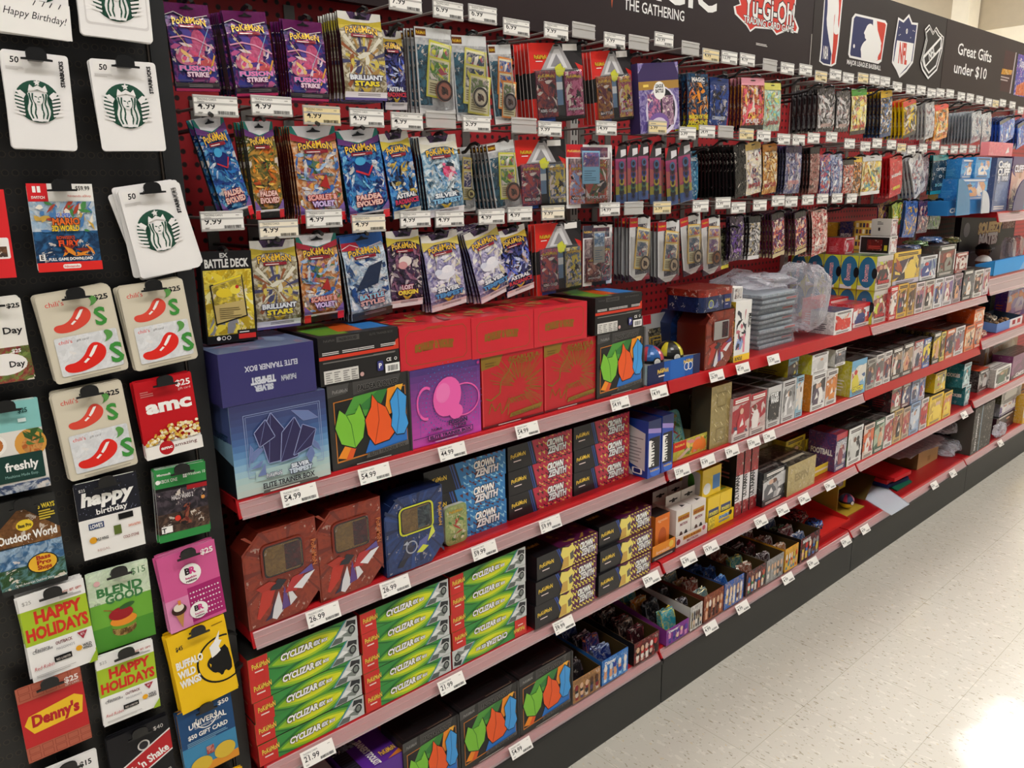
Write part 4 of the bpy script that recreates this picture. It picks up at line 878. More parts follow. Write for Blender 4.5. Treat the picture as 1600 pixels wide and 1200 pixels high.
def deckbox(w, h, k):
    def fn(c):
        c.rect(0, 0, 1, 1, H_('#141214')).rect(.03, .08, .97, .8, H_('#c8a81c'), H_('#e8d860'), .8).shards(.03, .1, .97, .78, 26, [H_('#e8d040'), H_('#8a8a90'), H_('#b89a20'), H_('#f4ecb0')], 4, .2)
        c.text('EX', .45, .935, .045, H_('#c8c6c4'), w=.16, bold=.04); c.text('BATTLE DECK', .5, .83, .085, H_('#dcdad6'), w=.86, bold=.04)
        c.poly([(.13, .64), (.78, .74), (.84, .28), (.2, .2)], BLACK).poly([(.16, .63), (.76, .72), (.81, .29), (.22, .22)], H_('#c8b070')).poly([(.17, .62), (.75, .71), (.775, .46), (.19, .42)], H_('#d8c040'), H_('#7a6a2c'), .7).ell(.4, .55, .16, .05, col=H_('#e8cc30')).ell(.62, .58, .1, .05, col=H_('#f0dc50')).ell(.66, .61, .035, .02, col=H_('#c8302c')).poly([(.2, .66), (.76, .74), (.76, .72), (.2, .64)], H_('#f0d830')).lines(.28, .27, .72, .4, 6, H_('#6a5a34'), 2, .3)
        c.rect(0, 0, 1, .09, BLACK).rect(.62, .03, .97, .085, H_('#d8302c')).rect(.6, .09, .97, .13, H_('#1a1a1a')).lines(.64, .1, .92, .12, 1, WHITE).ell(.22, .055, .04, col=WHITE).ring(.32, .055, .04, .012, WHITE).ring(.42, .055, .04, .012, WHITE)
    m = flatc(w, h, .022, fn, GLOSS, '#1a181a'); return [(None, m)]
def popit(w, h, k):
    m = flatc(w, h, .003, lambda c: c.rect(0, 0, 1, .78, H_('#b8447c')).rect(0, 0, 1, .3, H_('#b0a43c')).rect(0, 0, 1, .16, H_('#4a6aa8')).poly([(0, .3), (.5, .38), (1, .3), (1, .55), (0, .6)], H_('#d06a6a')).rect(0, .78, 1, 1, H_('#3a3638')).poly([(0, .8), (.3, 1), (0, 1)], H_('#c8242c')).poly([(.5, .8), (1, .84), (1, .94), (.5, .93)], H_('#e8e6e8')), GLOSS, '#2a2a2c')
    g = MB(GLOSS); c = CV(g, (-w/2, -.002, -h), (1, 0, 0), (0, 0, 1), w, h)
    for i, cl in enumerate(('#3a4a8a', '#2a2a34', '#3a6a5c', '#c8b43a', '#3a4a9c', '#6a2a4a', '#4a7ab0')): c.ell(.55, .1+i*.095, .24, col=H_(cl)).ell(.55, .1+i*.095, .13, col=H_('#201c28'))
    q = MB(CLEAR); q.box(-w*.54, w*.54, -.008, -.0015, -h*1.0, -h*.2, (1, 1, 1, 1), skip='b')
    return [(None, m), ('bead_strip', g), ('blister', q)]
GEN = {}   # key: (label words, base, alt, shard colours, words, side, header colour)
def gen(k, d, base, alt, cols, words=(), side='#1a1a1e', head=None, foot=None): GEN[k] = (d, base, alt, cols, words, side, head, foot)
gen('magic', 'dark blue pack with an orange glow and yellow lettering', '#16203a', '#2a5a80', ['#e8902a', '#20304a', '#0c1220', '#c8602a'], [('MAGIC', .86, '#e8e6e4', .6), ('MARCH OF THE', .2, '#e8d83a', .9), ('MACHINE', .1, '#e8d83a', .9)], '#0e1420', None, '#d8cc2a')
gen('dkblue', 'royal blue pack with a dark figure panel', '#1c3070', '#2a50a0', ['#1a1a2a', '#8a8aa0', '#3a3a50'], [('COMMANDER', .12, '#c8d0e4', .7)], '#101a3c', '#16306a')
gen('ygored', 'red and orange foil pack', '#8a1c34', '#e8a03a', ['#e85a6a', '#f0c84a', '#3a1420', '#e8e0d0', '#c83a3a'], [('DUEL', .14, '#f0e0e0', .6)], '#2a1420', '#e89aa8', '#1a1418')
gen('ygorain', 'rainbow-topped pale foil pack', '#a8c0b8', '#d8d8a8', ['#8ad0c8', '#e8e8d8', '#b0684a', '#d8d04a'], [('LEGEND', .14, '#a02a3a', .7)], '#3a3a40', '#e0d86a')
gen('ygoblk', 'black and silver foil pack', '#1a181a', '#6a6468', ['#d8d4d4', '#8a8488', '#3a3638', '#a87a74'], [('LEGENDS', .12, '#c8a8a0', .6)], '#141214')
gen('ygoyel', 'white and yellow flare foil pack', '#e8d860', '#f4f0d8', ['#f4f0c8', '#b02a24', '#e8c020', '#3a2420'], [('DARK WING', .14, '#c83a2a', .8)], '#2a1c1c', '#4a9a34', '#2a1a1a')
gen('spblue', 'blue and black sports card pack', '#2a5a98', '#e0b41c', ['#14141a', '#e8e6e8', '#3a80c8', '#6a4a34'], [], '#141416', '#e0b41c', '#1c3a6a')
gen('spylw', 'yellow and black sports card pack', '#e8c41c', '#c8a010', ['#14141a', '#e8e2d0', '#2a2a30', '#a86a4a'], [], '#d8b418', '#d83a2a', '#141414')
gen('silvp', 'silver foil sports card pack', '#b8b8ba', '#e4e4e6', ['#e8e8ea', '#8a3a3c', '#3a4a6a', '#c8c8cc'], [], '#a8a8aa')
gen('orange', 'orange sports card pack', '#e87a1c', '#f0b03a', ['#f0c040', '#c83a1c', '#2a2a34', '#f0e0c0'], [('NBA', .2, '#f4f0e4', .5)], '#d88a1c', '#e83a2a')
gen('silthin', 'slim pale blue and silver pack', '#a0a8b0', '#d0d4d8', ['#5a7a98', '#c8ccd0', '#8a6a74'], [], '#8a9096')
gen('bluebag', 'bright blue bag under a black card header', '#2a5ac8', '#4a8ae0', ['#2a4ab0', '#6aa8f0', '#e8ecf4'], [], '#2a50a8', '#1c1c20')
gen('bluepk', 'teal blue pack half hidden behind', '#1c5a80', '#2a86b0', ['#1a3a60', '#8ac0d8'], [('MAGIC', .8, '#d8e0e4', .6)], '#12283a')
gen('blk', 'plain black foil pack edge', '#141414', '#2a2420', ['#1c1c1e', '#2a2018', '#0c0c0c'], [], '#1b1b1d')
gen('whgold', 'white and gold foil pack with dark blue corners', '#d8cfc8', '#e8d8a8', ['#e8e0dc', '#a83a3c', '#d8b86a', '#2a2a5c', '#6a3a48'], [('BATTLES', .14, '#a8303c', .8)], '#2a2430', '#c8a860')
gen('goldor', 'amber and brown foil pack', '#a86a2a', '#e0b060', ['#e8c88a', '#8a3a28', '#5a2a20', '#e8dcc8'], [('BATTLES', .14, '#a8303c', .8)], '#2c1a14', '#b87a34')
gen('blusil', 'indigo and silver foil pack', '#4a4a78', '#9a98a8', ['#c8c4cc', '#2a2a50', '#a87a7c', '#6a6a9c'], [('SPEED', .2, '#c88a88', .7)], '#181824', '#3a2a50')
gen('redblk', 'brown-red foil pack in a black sleeve', '#7a3a34', '#b0847c', ['#c8a49c', '#5a2a28', '#2a1a1a'], [], '#121214', '#201c1e')
gen('cosmos', 'blue and orange cosmic pack', '#2a4a90', '#e0683a', ['#6aa8d8', '#e8a04a', '#c83a3a', '#e8eef4', '#1a2450'], [], '#1a2040')
gen('bluwht', 'pale and navy streaked pack', '#4a5a90', '#c8cce0', ['#e8eaf2', '#3a3a6c', '#a8607a', '#7a90c0'], [], '#1a2040')
gen('redsm', 'red and white small pack', '#b0281f', '#e8d8c8', ['#e8e0d8', '#8a1c18', '#d86a3a', '#1a1414'], [], '#2a1414', '#1a1416')
gen('dkor', 'black and orange pack', '#1c1a1a', '#d8801c', ['#e08a1c', '#2a2420', '#c8c0b8'], [], '#161414', '#e0b41c')
gen('ylwwht', 'yellow, white and teal pack', '#d8b43a', '#e8e4dc', ['#f0d860', '#e8e6e2', '#3a8a9c', '#b03a34', '#3a2a30'], [], '#8a8460', '#c8c8c8', '#e8e6e4')
gen('redbb', 'bright red baseball pack', '#c81c24', '#d83a3a', ['#d8343a', '#b8141c'], [('BASEBALL', .5, '#f0e8e4', .8), ('SERIES', .18, '#f0e04a', .6)], '#a8141c', '#d82a2e')
gen('whtst', 'white and grey foil sports pack', '#d0d0d4', '#f0f0f2', ['#8a8a98', '#e8e8ec', '#5a5a70', '#a83a44'], [], '#c0c0c4')
gen('purw', 'white and plum sports pack', '#c8c0c8', '#8a3a5c', ['#e8e4e8', '#6a2a4a', '#3a2a4a'], [], '#5a5058')
gen('teal', 'black and teal pack', '#26363c', '#3a5058', ['#1a2226', '#4a6068'], [('OPTIC', .6, '#e0e4e4', .6), ('O', .42, '#e8e8e8', .2), ('20 CARDS', .2, '#8ac8d0', .6)], '#16383c', '#26a0a8', '#26a0a8')
gen('greyg', 'dark pack with a yellow foot', '#2a2826', '#5a5a3c', ['#6a6a44', '#8a8a6a', '#1c1a1a'], [], '#1a1816', None, '#e8d81c')
gen('purple', 'deep purple foil pack', '#2c1a38', '#6a5a6a', ['#4a2a6a', '#8a7a7c', '#1a101c', '#5a3a8a'], [('ALPHA', .2, '#a87ac0', .6)], '#140e18')
gen('blkwht', 'black and white foil pack', '#1a1a1e', '#c8c4c4', ['#e0dcdc', '#2a2a34', '#8a8488', '#b09a6a'], [], '#141418', '#1c1c20', '#d8d4d8')
gen('thinred', 'red and violet foil pack', '#7a2434', '#3a2a78', ['#e8b08a', '#c83a34', '#3a2a80', '#1c1420', '#e8d8c8'], [('DUELIST', .12, '#e0c070', .8)], '#4a3630', '#2a2024', '#c8b48a')
gen('redart', 'crimson and cream foil pack', '#a8242c', '#e8d0c4', ['#f0e4dc', '#c83a3a', '#7a141c', '#e8a090'], [('PHOTON', .14, '#f4e8e4', .7)], '#161416')
gen('grnbag', 'lime green hanging bag', '#6a8a2c', '#a8b83a', ['#c8d04a', '#d87a2a', '#e0e0c8'], [], '#4a5a2c')
gen('blubag', 'blue hanging bag with a yellow patch', '#2a50a0', '#4a78c0', ['#d8a83a', '#2a4890', '#3a60b0'], [], '#20386c')
gen('mrnbag', 'navy and maroon hanging bag', '#2a3064', '#7a3a4a', ['#a84a4c', '#d8c0b0', '#2a2a58'], [], '#20244a')
gen('fldbag', 'green field-print hanging bag', '#3a6a34', '#2a4a6c', ['#6a9a44', '#e0d8c8', '#2a3a5c'], [], '#24402a')
gen('prpbag', 'purple and gold hanging bag', '#5a2a5c', '#c8a04a', ['#7a3a7c', '#d8b060', '#3a1c40'], [], '#3a1c3c')
def genp(w, h, k):
    d, base, alt, cols, words, side, head, foot = GEN[k]; m = MB(FOIL)
    prof = [(0, 0), (.08, .001), (.2, .004), (.75, .004), (.9, .001), (1, 0)]; sd = H_(side)
    for x in (-w/2, w/2):
        f = [(x, -p[1]-.001, p[0]*h-h) for p in prof]+[(x, .001, 0), (x, .001, -h)]; m.face(f if x < 0 else f[::-1], sd)
    m.face([(-w/2, .001, 0), (w/2, .001, 0), (w/2, .001, -h), (-w/2, .001, -h)], sd); m.face([(-w/2, -.001, 0), (w/2, -.001, 0), (w/2, .001, 0), (-w/2, .001, 0)], sd)
    c = CV(m, (-w/2, -.001, -h), (1, 0, 0), (0, 0, 1), w, h, prof=prof)
    c.rect(0, 0, 1, 1, H_(base), H_(alt), .7).shards(.05, .08, .95, .84, 60 if len(cols) > 3 else 36, [H_(x) for x in cols], len(k)+len(d), .17, H_(cols[0]), .5)
    if head: c.rect(0, .86, 1, 1, H_(head))
    if foot: c.rect(0, 0, 1, .09, H_(foot))
    c.ell(.5, .95, .12, .012, col=H_('#0e0e10'))
    for t, v, cl, ww in words: c.text(t, .5, v, .07, H_(cl), w=ww, bold=.04)
    return [(None, m)]
OTHER = {'pin2': (pin2, 'red and black blister card holding two packs and a pin'), 'pin2b': (pin2, 'red blister card holding two packs and a yellow pin'), 'pin2c': (pin2, 'red and black two-pack blister with a green pin'),
 'coing': (coinp, 'silver pouch with two green-edged cards and a copper coin'), 'coinw': (coinp, 'silver pouch with yellow-edged cards and a pale coin'), 'coino': (coinp, 'silver pouch with orange-edged cards and a dark coin'), 'coinsv': (coinp, 'grey and red pouch with gold-edged cards and a coin'), 'coinsp': (coinp, 'grey and red pouch with violet cards and a bronze coin'), 'coingold': (coinp, 'dark pouch with a gold-edged card and coin'),
 'whiteb': (whiteb, 'white blister card with a pale blue card in front'), 'whiteg': (whiteb, 'white blister card with a grey card in front'), 'league': (league, 'violet carded box with a round battle window'), 'deckbox': (deckbox, 'black and yellow battle deck box'), 'popit': (popit, 'pink and yellow bubble popper strip in clear wrap')}
_pk = {}
ROWN = {1: 'top', 2: 'middle', 3: 'lowest'}
COLS = []
def pack(row, k, tl, tr, ty, bl, br, by, n=1, y=.105, sp=.009, hook=True):
    tc, bc = atY((tl+tr)/2, ty, y), atY((bl+br)/2, by, y)
    up = tc-bc; h = up.length; w = (abs(atY(tr, ty, y).x-atY(tl, ty, y).x)+abs(atY(br, by, y).x-atY(bl, by, y).x))/2
    ang = math.atan2(up.x, up.z)
    if k in SL: fn, d = sleeve, SL[k]['d']
    elif k in GEN: fn, d = genp, GEN[k][0]
    else: fn, d = OTHER[k]
    kk = (k, round(w*60), round(h*60)); nm = 'blister_pack' if fn in (pin2, coinp, whiteb) else 'deck_box' if fn in (deckbox, league) else 'popper_strip' if fn is popit else 'booster_pack'
    cat = nm.replace('_', ' ')
    if kk in _pk: root = dup(_pk[kk], tc, (0, ang, 0))
    else:
        parts = fn(w, h, k)
        if len(parts) == 1: root = parts[0][1].build(nm, None, tc, (0, ang, 0))
        else:
            root = empty(nm, tc, (0, ang, 0)); parts[0][1].build('backing_card', root)
            for pn, pm in parts[1:]: pm.build(pn, root)
        _pk[kk] = root
    COLS.append([row, tc.x, tc.z, k, d, root, n])
    rr = random.Random(int(tc.x*1000)+row); bk = []
    for i in range(1, n):
        g = dup(root, (tc.x+rr.uniform(-.0015, .0015), y+i*sp, tc.z+rr.uniform(-.002, .002)), (0, ang*max(0, 1-i*.06)+rr.uniform(-.012, .012), 0)); bk.append(g)
    COLS[-1].append(bk)
P_ = [
 (1, 'fusion', 252, 324, 6, 276, 342, 143, 1), (1, 'fusion', 343, 416, 18, 372, 431, 150, 7), (1, 'fusion', 443, 498, 33, 448, 517, 158, 6), (1, 'brill', 528, 591, 20, 537, 606, 157, 9), (1, 'astralp', 590, 624, 48, 600, 635, 172, 2, .125),
 (1, 'coing', 647, 703, 44, 655, 712, 178, 6, .105, .013), (1, 'coinw', 704, 757, 56, 713, 768, 188, 3, .105, .013), (1, 'coino', 759, 798, 70, 775, 806, 193, 1), (1, 'pin2', 822, 912, 67, 838, 913, 188, 5, .105, .012), (1, 'pin2b', 921, 986, 79, 932, 990, 190, 4, .105, .012), (1, 'league', 986, 1054, 99, 996, 1053, 206, 1),
 (1, 'magic', 1072, 1106, 115, 1072, 1104, 203, 3, .105, .02), (1, 'dkblue', 1108, 1138, 122, 1106, 1134, 196, 1), (1, 'ygored', 1157, 1193, 122, 1155, 1191, 203, 4, .105, .012), (1, 'ygorain', 1193, 1219, 130, 1191, 1216, 205, 1), (1, 'ygoblk', 1277, 1304, 138, 1274, 1301, 206, 6, .105, .018), (1, 'ygoblk', 1306, 1328, 142, 1303, 1324, 206, 1), (1, 'ygoyel', 1330, 1353, 139, 1327, 1350, 210, 1),
 (1, 'spblue', 1375, 1393, 142, 1373, 1390, 214, 5, .105, .014), (1, 'spylw', 1410, 1430, 156, 1410, 1429, 213, 6, .105, .014), (1, 'silvp', 1446, 1459, 160, 1444, 1457, 216, 5, .105, .014), (1, 'orange', 1460, 1481, 163, 1458, 1478, 218, 3, .105, .014), (1, 'silthin', 1518, 1533, 174, 1516, 1530, 222, 10, .105, .013), (1, 'silthin', 1534, 1548, 176, 1532, 1545, 222, 1), (1, 'bluebag', 1562, 1584, 184, 1560, 1582, 222, 6, .105, .015), (1, 'bluebag', 1590, 1612, 188, 1588, 1610, 226, 4, .105, .015),
 (2, 'palb', 297, 347, 183, 351, 396, 340, 2, .1, .022), (2, 'palo', 377, 425, 190, 400, 442, 341, 4, .105, .012), (2, 'scar', 449, 522, 197, 470, 537, 346, 8), (2, 'palb', 523, 588, 203, 546, 608, 343, 3), (2, 'astralb', 588, 637, 207, 616, 655, 338, 1), (2, 'silver', 652, 710, 212, 668, 724, 336, 7), (2, 'coingold', 708, 735, 230, 722, 740, 330, 1, .135), (2, 'coing', 754, 806, 222, 780, 812, 330, 6, .105, .013), (2, 'pin2c', 803, 885, 218, 812, 885, 324, 2, .105, .012), (2, 'whiteb', 885, 957, 226, 886, 956, 324, 1),
 (2, 'popit', 960, 977, 228, 962, 978, 318, 1), (2, 'popit', 979, 995, 226, 980, 996, 316, 1), (2, 'popit', 996, 1012, 224, 997, 1012, 318, 1), (2, 'popit', 1014, 1032, 226, 1015, 1033, 318, 1, .11), (2, 'popit', 1037, 1057, 230, 1041, 1060, 318, 1), (2, 'popit', 1057, 1077, 222, 1063, 1081, 314, 1),
 (2, 'bluepk', 1074, 1089, 236, 1076, 1088, 312, 1, .13), (2, 'blk', 1145, 1162, 226, 1148, 1164, 308, 20, .105, .0125), (2, 'whgold', 1163, 1187, 222, 1165, 1188, 303, 1), (2, 'goldor', 1190, 1213, 225, 1190, 1211, 302, 1), (2, 'blusil', 1227, 1252, 228, 1223, 1247, 302, 5, .105, .011), (2, 'redblk', 1265, 1280, 230, 1262, 1276, 302, 7, .105, .012), (2, 'cosmos', 1280, 1297, 241, 1279, 1294, 304, 1), (2, 'bluwht', 1297, 1315, 241, 1296, 1313, 304, 2, .105, .012), (2, 'redsm', 1317, 1333, 250, 1314, 1330, 302, 2, .105, .012), (2, 'dkor', 1334, 1346, 245, 1328, 1341, 302, 3, .105, .012), (2, 'ylwwht', 1348, 1376, 243, 1342, 1373, 304, 3, .105, .012), (2, 'redbb', 1389, 1409, 244, 1389, 1406, 306, 4, .105, .013), (2, 'whtst', 1419, 1436, 240, 1428, 1445, 302, 5, .105, .013), (2, 'purw', 1437, 1450, 242, 1437, 1448, 300, 1, .12), (2, 'teal', 1458, 1482, 242, 1452, 1476, 303, 2, .105, .012),
 (3, 'deckbox', 309, 388, 392, 320, 400, 533, 1, .09), (3, 'brill', 390, 458, 375, 400, 471, 512, 1), (3, 'scar', 461, 522, 366, 473, 537, 500, 5), (3, 'battle', 527, 597, 366, 551, 611, 495, 6), (3, 'lost', 603, 650, 360, 607, 661, 478, 1), (3, 'silverw', 655, 712, 364, 673, 728, 480, 4), (3, 'silverw', 723, 772, 356, 751, 800, 466, 9), (3, 'astralp', 773, 818, 356, 791, 833, 457, 1), (3, 'pin2c', 834, 910, 348, 842, 908, 456, 3, .105, .012), (3, 'whiteg', 911, 957, 352, 911, 955, 445, 1), (3, 'coinsv', 983, 1015, 340, 982, 1014, 438, 5, .105, .013), (3, 'coinsv', 1027, 1060, 346, 1027, 1060, 440, 4, .105, .013), (3, 'coinsv', 1061, 1093, 337, 1067, 1099, 428, 1), (3, 'coinsp', 1095, 1123, 340, 1098, 1126, 427, 1), (3, 'greyg', 1122, 1137, 356, 1122, 1137, 420, 1, .13), (3, 'purple', 1140, 1161, 338, 1138, 1159, 407, 2, .105, .012), (3, 'blkwht', 1170, 1187, 338, 1166, 1184, 405, 4, .105, .012), (3, 'thinred', 1204, 1223, 332, 1206, 1224, 400, 9, .105, .011), (3, 'thinred', 1241, 1257, 330, 1242, 1257, 396, 9, .105, .011), (3, 'redart', 1267, 1291, 327, 1267, 1290, 397, 5, .105, .011),
 (3, 'prpbag', 1371, 1392, 316, 1371, 1391, 344, 1, .15), (3, 'grnbag', 1393, 1412, 314, 1392, 1410, 352, 2, .12), (3, 'blubag', 1415, 1434, 314, 1408, 1427, 371, 2, .105), (3, 'mrnbag', 1436, 1452, 314, 1430, 1447, 364, 2, .105), (3, 'fldbag', 1454, 1471, 313, 1448, 1466, 358, 2, .105)]
for a in P_: pack(*a)
for r in (1, 2, 3):
    cs = sorted([c for c in COLS if c[0] == r], key=lambda c: c[1])
    for i, c in enumerate(cs):
        same = [x for x in cs if x[4] == c[4]]; wh = '' if len(same) == 1 else ['leftmost ', 'second ', 'third ', 'fourth ', 'fifth ', 'sixth '][same.index(c)]
        lab = '%s%s%s, %s row' % ('front ' if c[6] > 1 else '', wh, c[4], ROWN[r])
        c.append('%s%s' % (wh, ' '.join(c[4].split()[:6]) if c[4].split()[5] not in ('a', 'the', 'and', 'with') else ' '.join(c[4].split()[:5])) if len(c[4].split()) > 6 else wh+c[4])
        cat = c[5].name.split('.')[0].replace('_', ' ')
        tag(c[5], lab, cat)
        for g in c[7]: tag(g, '%s%s behind the front, %s row' % (wh, c[4], ROWN[r]), cat, '%s%s behind the front one, %s row' % (wh, c[4], ROWN[r]))

# ------------------------------------------------------------------ peg hooks with their price tags
TAGS = {1: [(604, 663, 18, '7.99'), (677, 723, 30, '6.99'), (732, 776, 36, '6.99'), (785, 828, 56, '6.99'), (850, 887, 61, '9.99'), (893, 930, 60, ''), (944, 975, 75, '9.99'), (981, 1014, 78, ''), (1022, 1051, 73, '29.99'), (1065, 1091, 86, ''), (1096, 1123, 97, 'y4.99'), (1126, 1151, 100, '13.99'), (1155, 1178, 103, '4.19'), (1191, 1213, 111, ''), (1219, 1239, 116, '14.99'), (1247, 1268, 118, '13.99'), (1272, 1291, 128, 'y14.99'), (1295, 1313, 125, '14.99'), (1315, 1333, 130, '14.99'), (1338, 1356, 130, 'y9.99'), (1358, 1372, 132, '9.99'), (1374, 1389, 135, '9.99'), (1393, 1408, 143, '9.99'), (1415, 1428, 147, '9.99'), (1431, 1445, 148, '9.99'), (1448, 1460, 152, '9.99'), (1462, 1474, 152, '9.99'), (1476, 1490, 153, '5.99'), (1494, 1507, 157, '5.99'), (1509, 1520, 159, '5.99'), (1524, 1534, 162, '5.99'), (1538, 1548, 166, '5.99'), (1549, 1559, 168, 'y5.99'), (1560, 1571, 167, '5.99'), (1576, 1585, 170, '5.99'), (1588, 1599, 178, '5.99')],
 2: [(305, 372, 182, '4.99'), (394, 457, 181, '4.99'), (474, 533, 195, 'y4.99'), (547, 600, 198, '4.99'), (610, 662, 203, '4.99'), (666, 712, 200, ''), (722, 767, 206, '5.99'), (800, 837, 208, ''), (840, 877, 213, '9.99'), (929, 964, 211, '14.99'), (1011, 1042, 209, 'y5.99'), (1061, 1085, 218, '5.99'), (1092, 1115, 215, '24.99'), (1121, 1145, 215, ''), (1154, 1176, 219, 'y12.49'), (1182, 1202, 221, '4.19'), (1214, 1232, 226, '4.99'), (1237, 1256, 227, '4.19'), (1261, 1279, 224, '4.19'), (1289, 1307, 222, '4.19'), (1318, 1334, 232, '4.19'), (1342, 1359, 236, '4.99'), (1360, 1378, 231, '4.99'), (1384, 1399, 233, '4.99'), (1399, 1415, 238, 'y4.99'), (1415, 1430, 241, '4.99'), (1434, 1448, 238, '4.99'), (1453, 1467, 234, '4.99'), (1467, 1480, 241, '4.99'), (1483, 1496, 240, '4.99'), (1497, 1510, 239, '4.99'), (1512, 1524, 239, '4.99'), (1526, 1537, 238, '4.99')],
 3: [(315, 382, 360, '9.99'), (406, 467, 372, 'c4.99'), (479, 535, 355, '4.99'), (550, 603, 362, 'c4.99'), (626, 672, 355, '4.99'), (680, 725, 354, '4.99'), (748, 787, 350, '4.99'), (794, 830, 346, '4.99'), (846, 881, 343, 'c9.99'), (937, 967, 337, '14.99'), (975, 1004, 335, ''), (1020, 1047, 334, 'y5.99'), (1080, 1107, 331, '5.99'), (1117, 1140, 326, '5.99'), (1140, 1165, 333, '69.99'), (1175, 1197, 329, '4.19'), (1205, 1224, 322, '4.19'), (1225, 1245, 323, '4.19'), (1251, 1271, 320, '4.19'), (1272, 1296, 318, '4.19'), (1296, 1317, 317, '4.19'), (1318, 1341, 317, '4.19')]}
TW, TH = .073, .032
def paper(text, w=TW, h=TH, th=.0006, near=True):
    m = MB(PRINT); cl = '#efece6' if not text.startswith('y') else '#e9d6a4'
    if text.startswith('c'): cl = '#efe5d0'
    t = text.lstrip('yc'); m.box(-w/2, w/2, 0, th, -h, 0, H_(cl)); c = CV(m, (-w/2, 0, -h), (1, 0, 0), (0, 0, 1), w, h)
    c.text(t, .07, .34, .32, INK, w=min(.46, .1*len(t)), al='L', bold=.012)
    if near: c.text('TRADING CARDS', .07, .76, .11, H_('#5a5856'), w=.44, al='L'); c.barcode(.52, .1, .95, .27, 26, INK); c.lines(.07, .1, .2, .2, 2, H_('#8a8682')); c.lines(.82, .78, .94, .84, 1, H_('#8a8682')); c.lines(.07, .68, .3, .73, 1, H_('#7a7672'))
    else: c.lines(.07, .74, .5, .86, 1, H_('#8a8682')); c.barcode(.5, .12, .92, .3, 12, H_('#5a5856'))
    return m
_tagm = {}
def peg_hook(cx, pz, tx, tz, text, label, near, curl=True):
    o = empty('peg_hook', (cx, .385, pz))
    if 'prong' not in _tagm:
        m = MB(BLKPL); m.tube([(0, 0, -.008), (0, -.22, -.006), (0, -.262, .0), (0, -.283, .014), (0, -.297, .016), (0, -.31, .011)], .0040, 6); _tagm['prong'] = m.build('prong', o)
        m = MB(WIRE); m.box(-.012, .012, -.004, 0, -.02, .07); _tagm['base'] = m.build('base_plate', o)
        m = MB(HOLDER); m.box(-TW/2-.001, TW/2+.001, -.004, -.0018, -TH-.001, .001)
        for z in (-.002, -.012, -TH+.002): m.box(-TW/2-.001, TW/2+.001, -.0055, -.004, z-.0015, z+.0015, skip='b')
        _tagm['holder'] = m.build('tag_holder', o)
        _tagm['new'] = 1
    def inst(k, par, nm, loc):
        q = put(nm, _tagm[k].data, par, loc); return q
    if _tagm.pop('new', None): _tagm['prong'].location = (0, 0, 0); _tagm['base'].location = (0, 0, 0); hd = _tagm['holder']
    else: inst('prong', o, 'prong', (0, 0, 0)); inst('base', o, 'base_plate', (0, 0, 0)); hd = None if text is None else inst('holder', o, 'tag_holder', (0, 0, 0))
    if text is not None:
        dx = tx-cx; dz = tz-pz
        hd.location = (dx, -.298, dz)
        m = MB(WIRE); m.tube([(0, -.002, .05), (dx*.6, -.15, dz-.012), (dx, -.296, dz-.012)], .0028, 5); m.build('tag_arm', o)
        if text:
            kk = (text, near)
            if kk in _tagm: q = inst(kk, hd, 'price_tag', (0, -.0052, 0))
            else: q = paper(text, near=near).build('price_tag', hd, (0, -.0052, 0)); _tagm[kk] = q
    tag(o, label, 'peg hook')
for r in (1, 2, 3):
    cs = sorted([c for c in COLS if c[0] == r], key=lambda c: c[1]); used = set(); hk = []
    for (l, rt_, yb, t) in TAGS[r]:
        p = atY((l+rt_)/2, yb, .085); hk.append([p.x, p.z+TH, t])
    for h in hk: h.append(None)
    for dd, i, j in sorted((abs(c[1]-h[0]), i, j) for i, c in enumerate(cs) for j, h in enumerate(hk)):
        if dd < .075 and i not in used and hk[j][3] is None: used.add(i); hk[j][3] = cs[i]
    cnt = {}; tot = {}; nb = 0
    for h in hk:
        if h[3] is None: tot[h[2]] = tot.get(h[2], 0)+1
    for h in hk:
        c = h[3]; near = h[0] < 1.2
        d = 'empty clear' if not h[2] else ('cream ' if h[2][0] in 'yc' else 'white ')+h[2].lstrip('yc')
        if c: peg_hook(c[1], c[2]-.010, h[0], h[1], h[2], 'hook with %s tag holding %s, %s row' % (d, c[8], ROWN[r]), near)
        else:
            nb += 1
            peg_hook(h[0], h[1]-.055, h[0], h[1], h[2], '%s bare hook from the left with %s tag, %s row' % (ordn(nb-1), d, ROWN[r]), near)
    for i, c in enumerate(cs):
        if i not in used: peg_hook(c[1], c[2]-.010, 0, 0, None, 'tagless black hook holding %s, %s row' % (c[8], ROWN[r]), False)
# ------------------------------------------------------------------ goods on the shelves
def shade(c, f): return (c[0]*f, c[1]*f, c[2]*f, 1)
def boxmesh(w, d, h, base, fr=None, lf=None, tp=None, mat=None, topc=None, sidec=None):
    m = MB(mat or PRINT); b = H_(base)
    s, t = H_(sidec or base), H_(topc or base)
    m.box(-w/2, w/2, 0, d, 0, h, b, skip='lrt')
    p = [(-w/2, 0, 0), (-w/2, d, 0), (-w/2, d, h), (-w/2, 0, h)]; m.face(p[::-1], s); m.face([(w/2, a[1], a[2]) for a in p], s)
    m.face([(-w/2, 0, h), (w/2, 0, h), (w/2, d, h), (-w/2, d, h)], t)
    if fr: fr(front(m, w, h))
    if lf: lf(left(m, w, d, h))
    if tp: tp(topf(m, w, d, h))
    return m
LAST = {}
def span(bl, br, tl, y, z0=None):
    a, b_, t = atY(*bl, y), atY(*br, y), atY(*tl, y)
    z = a.z if z0 is None else z0+.0009
    return a.x, b_.x, z, max(.01, t.z-z)
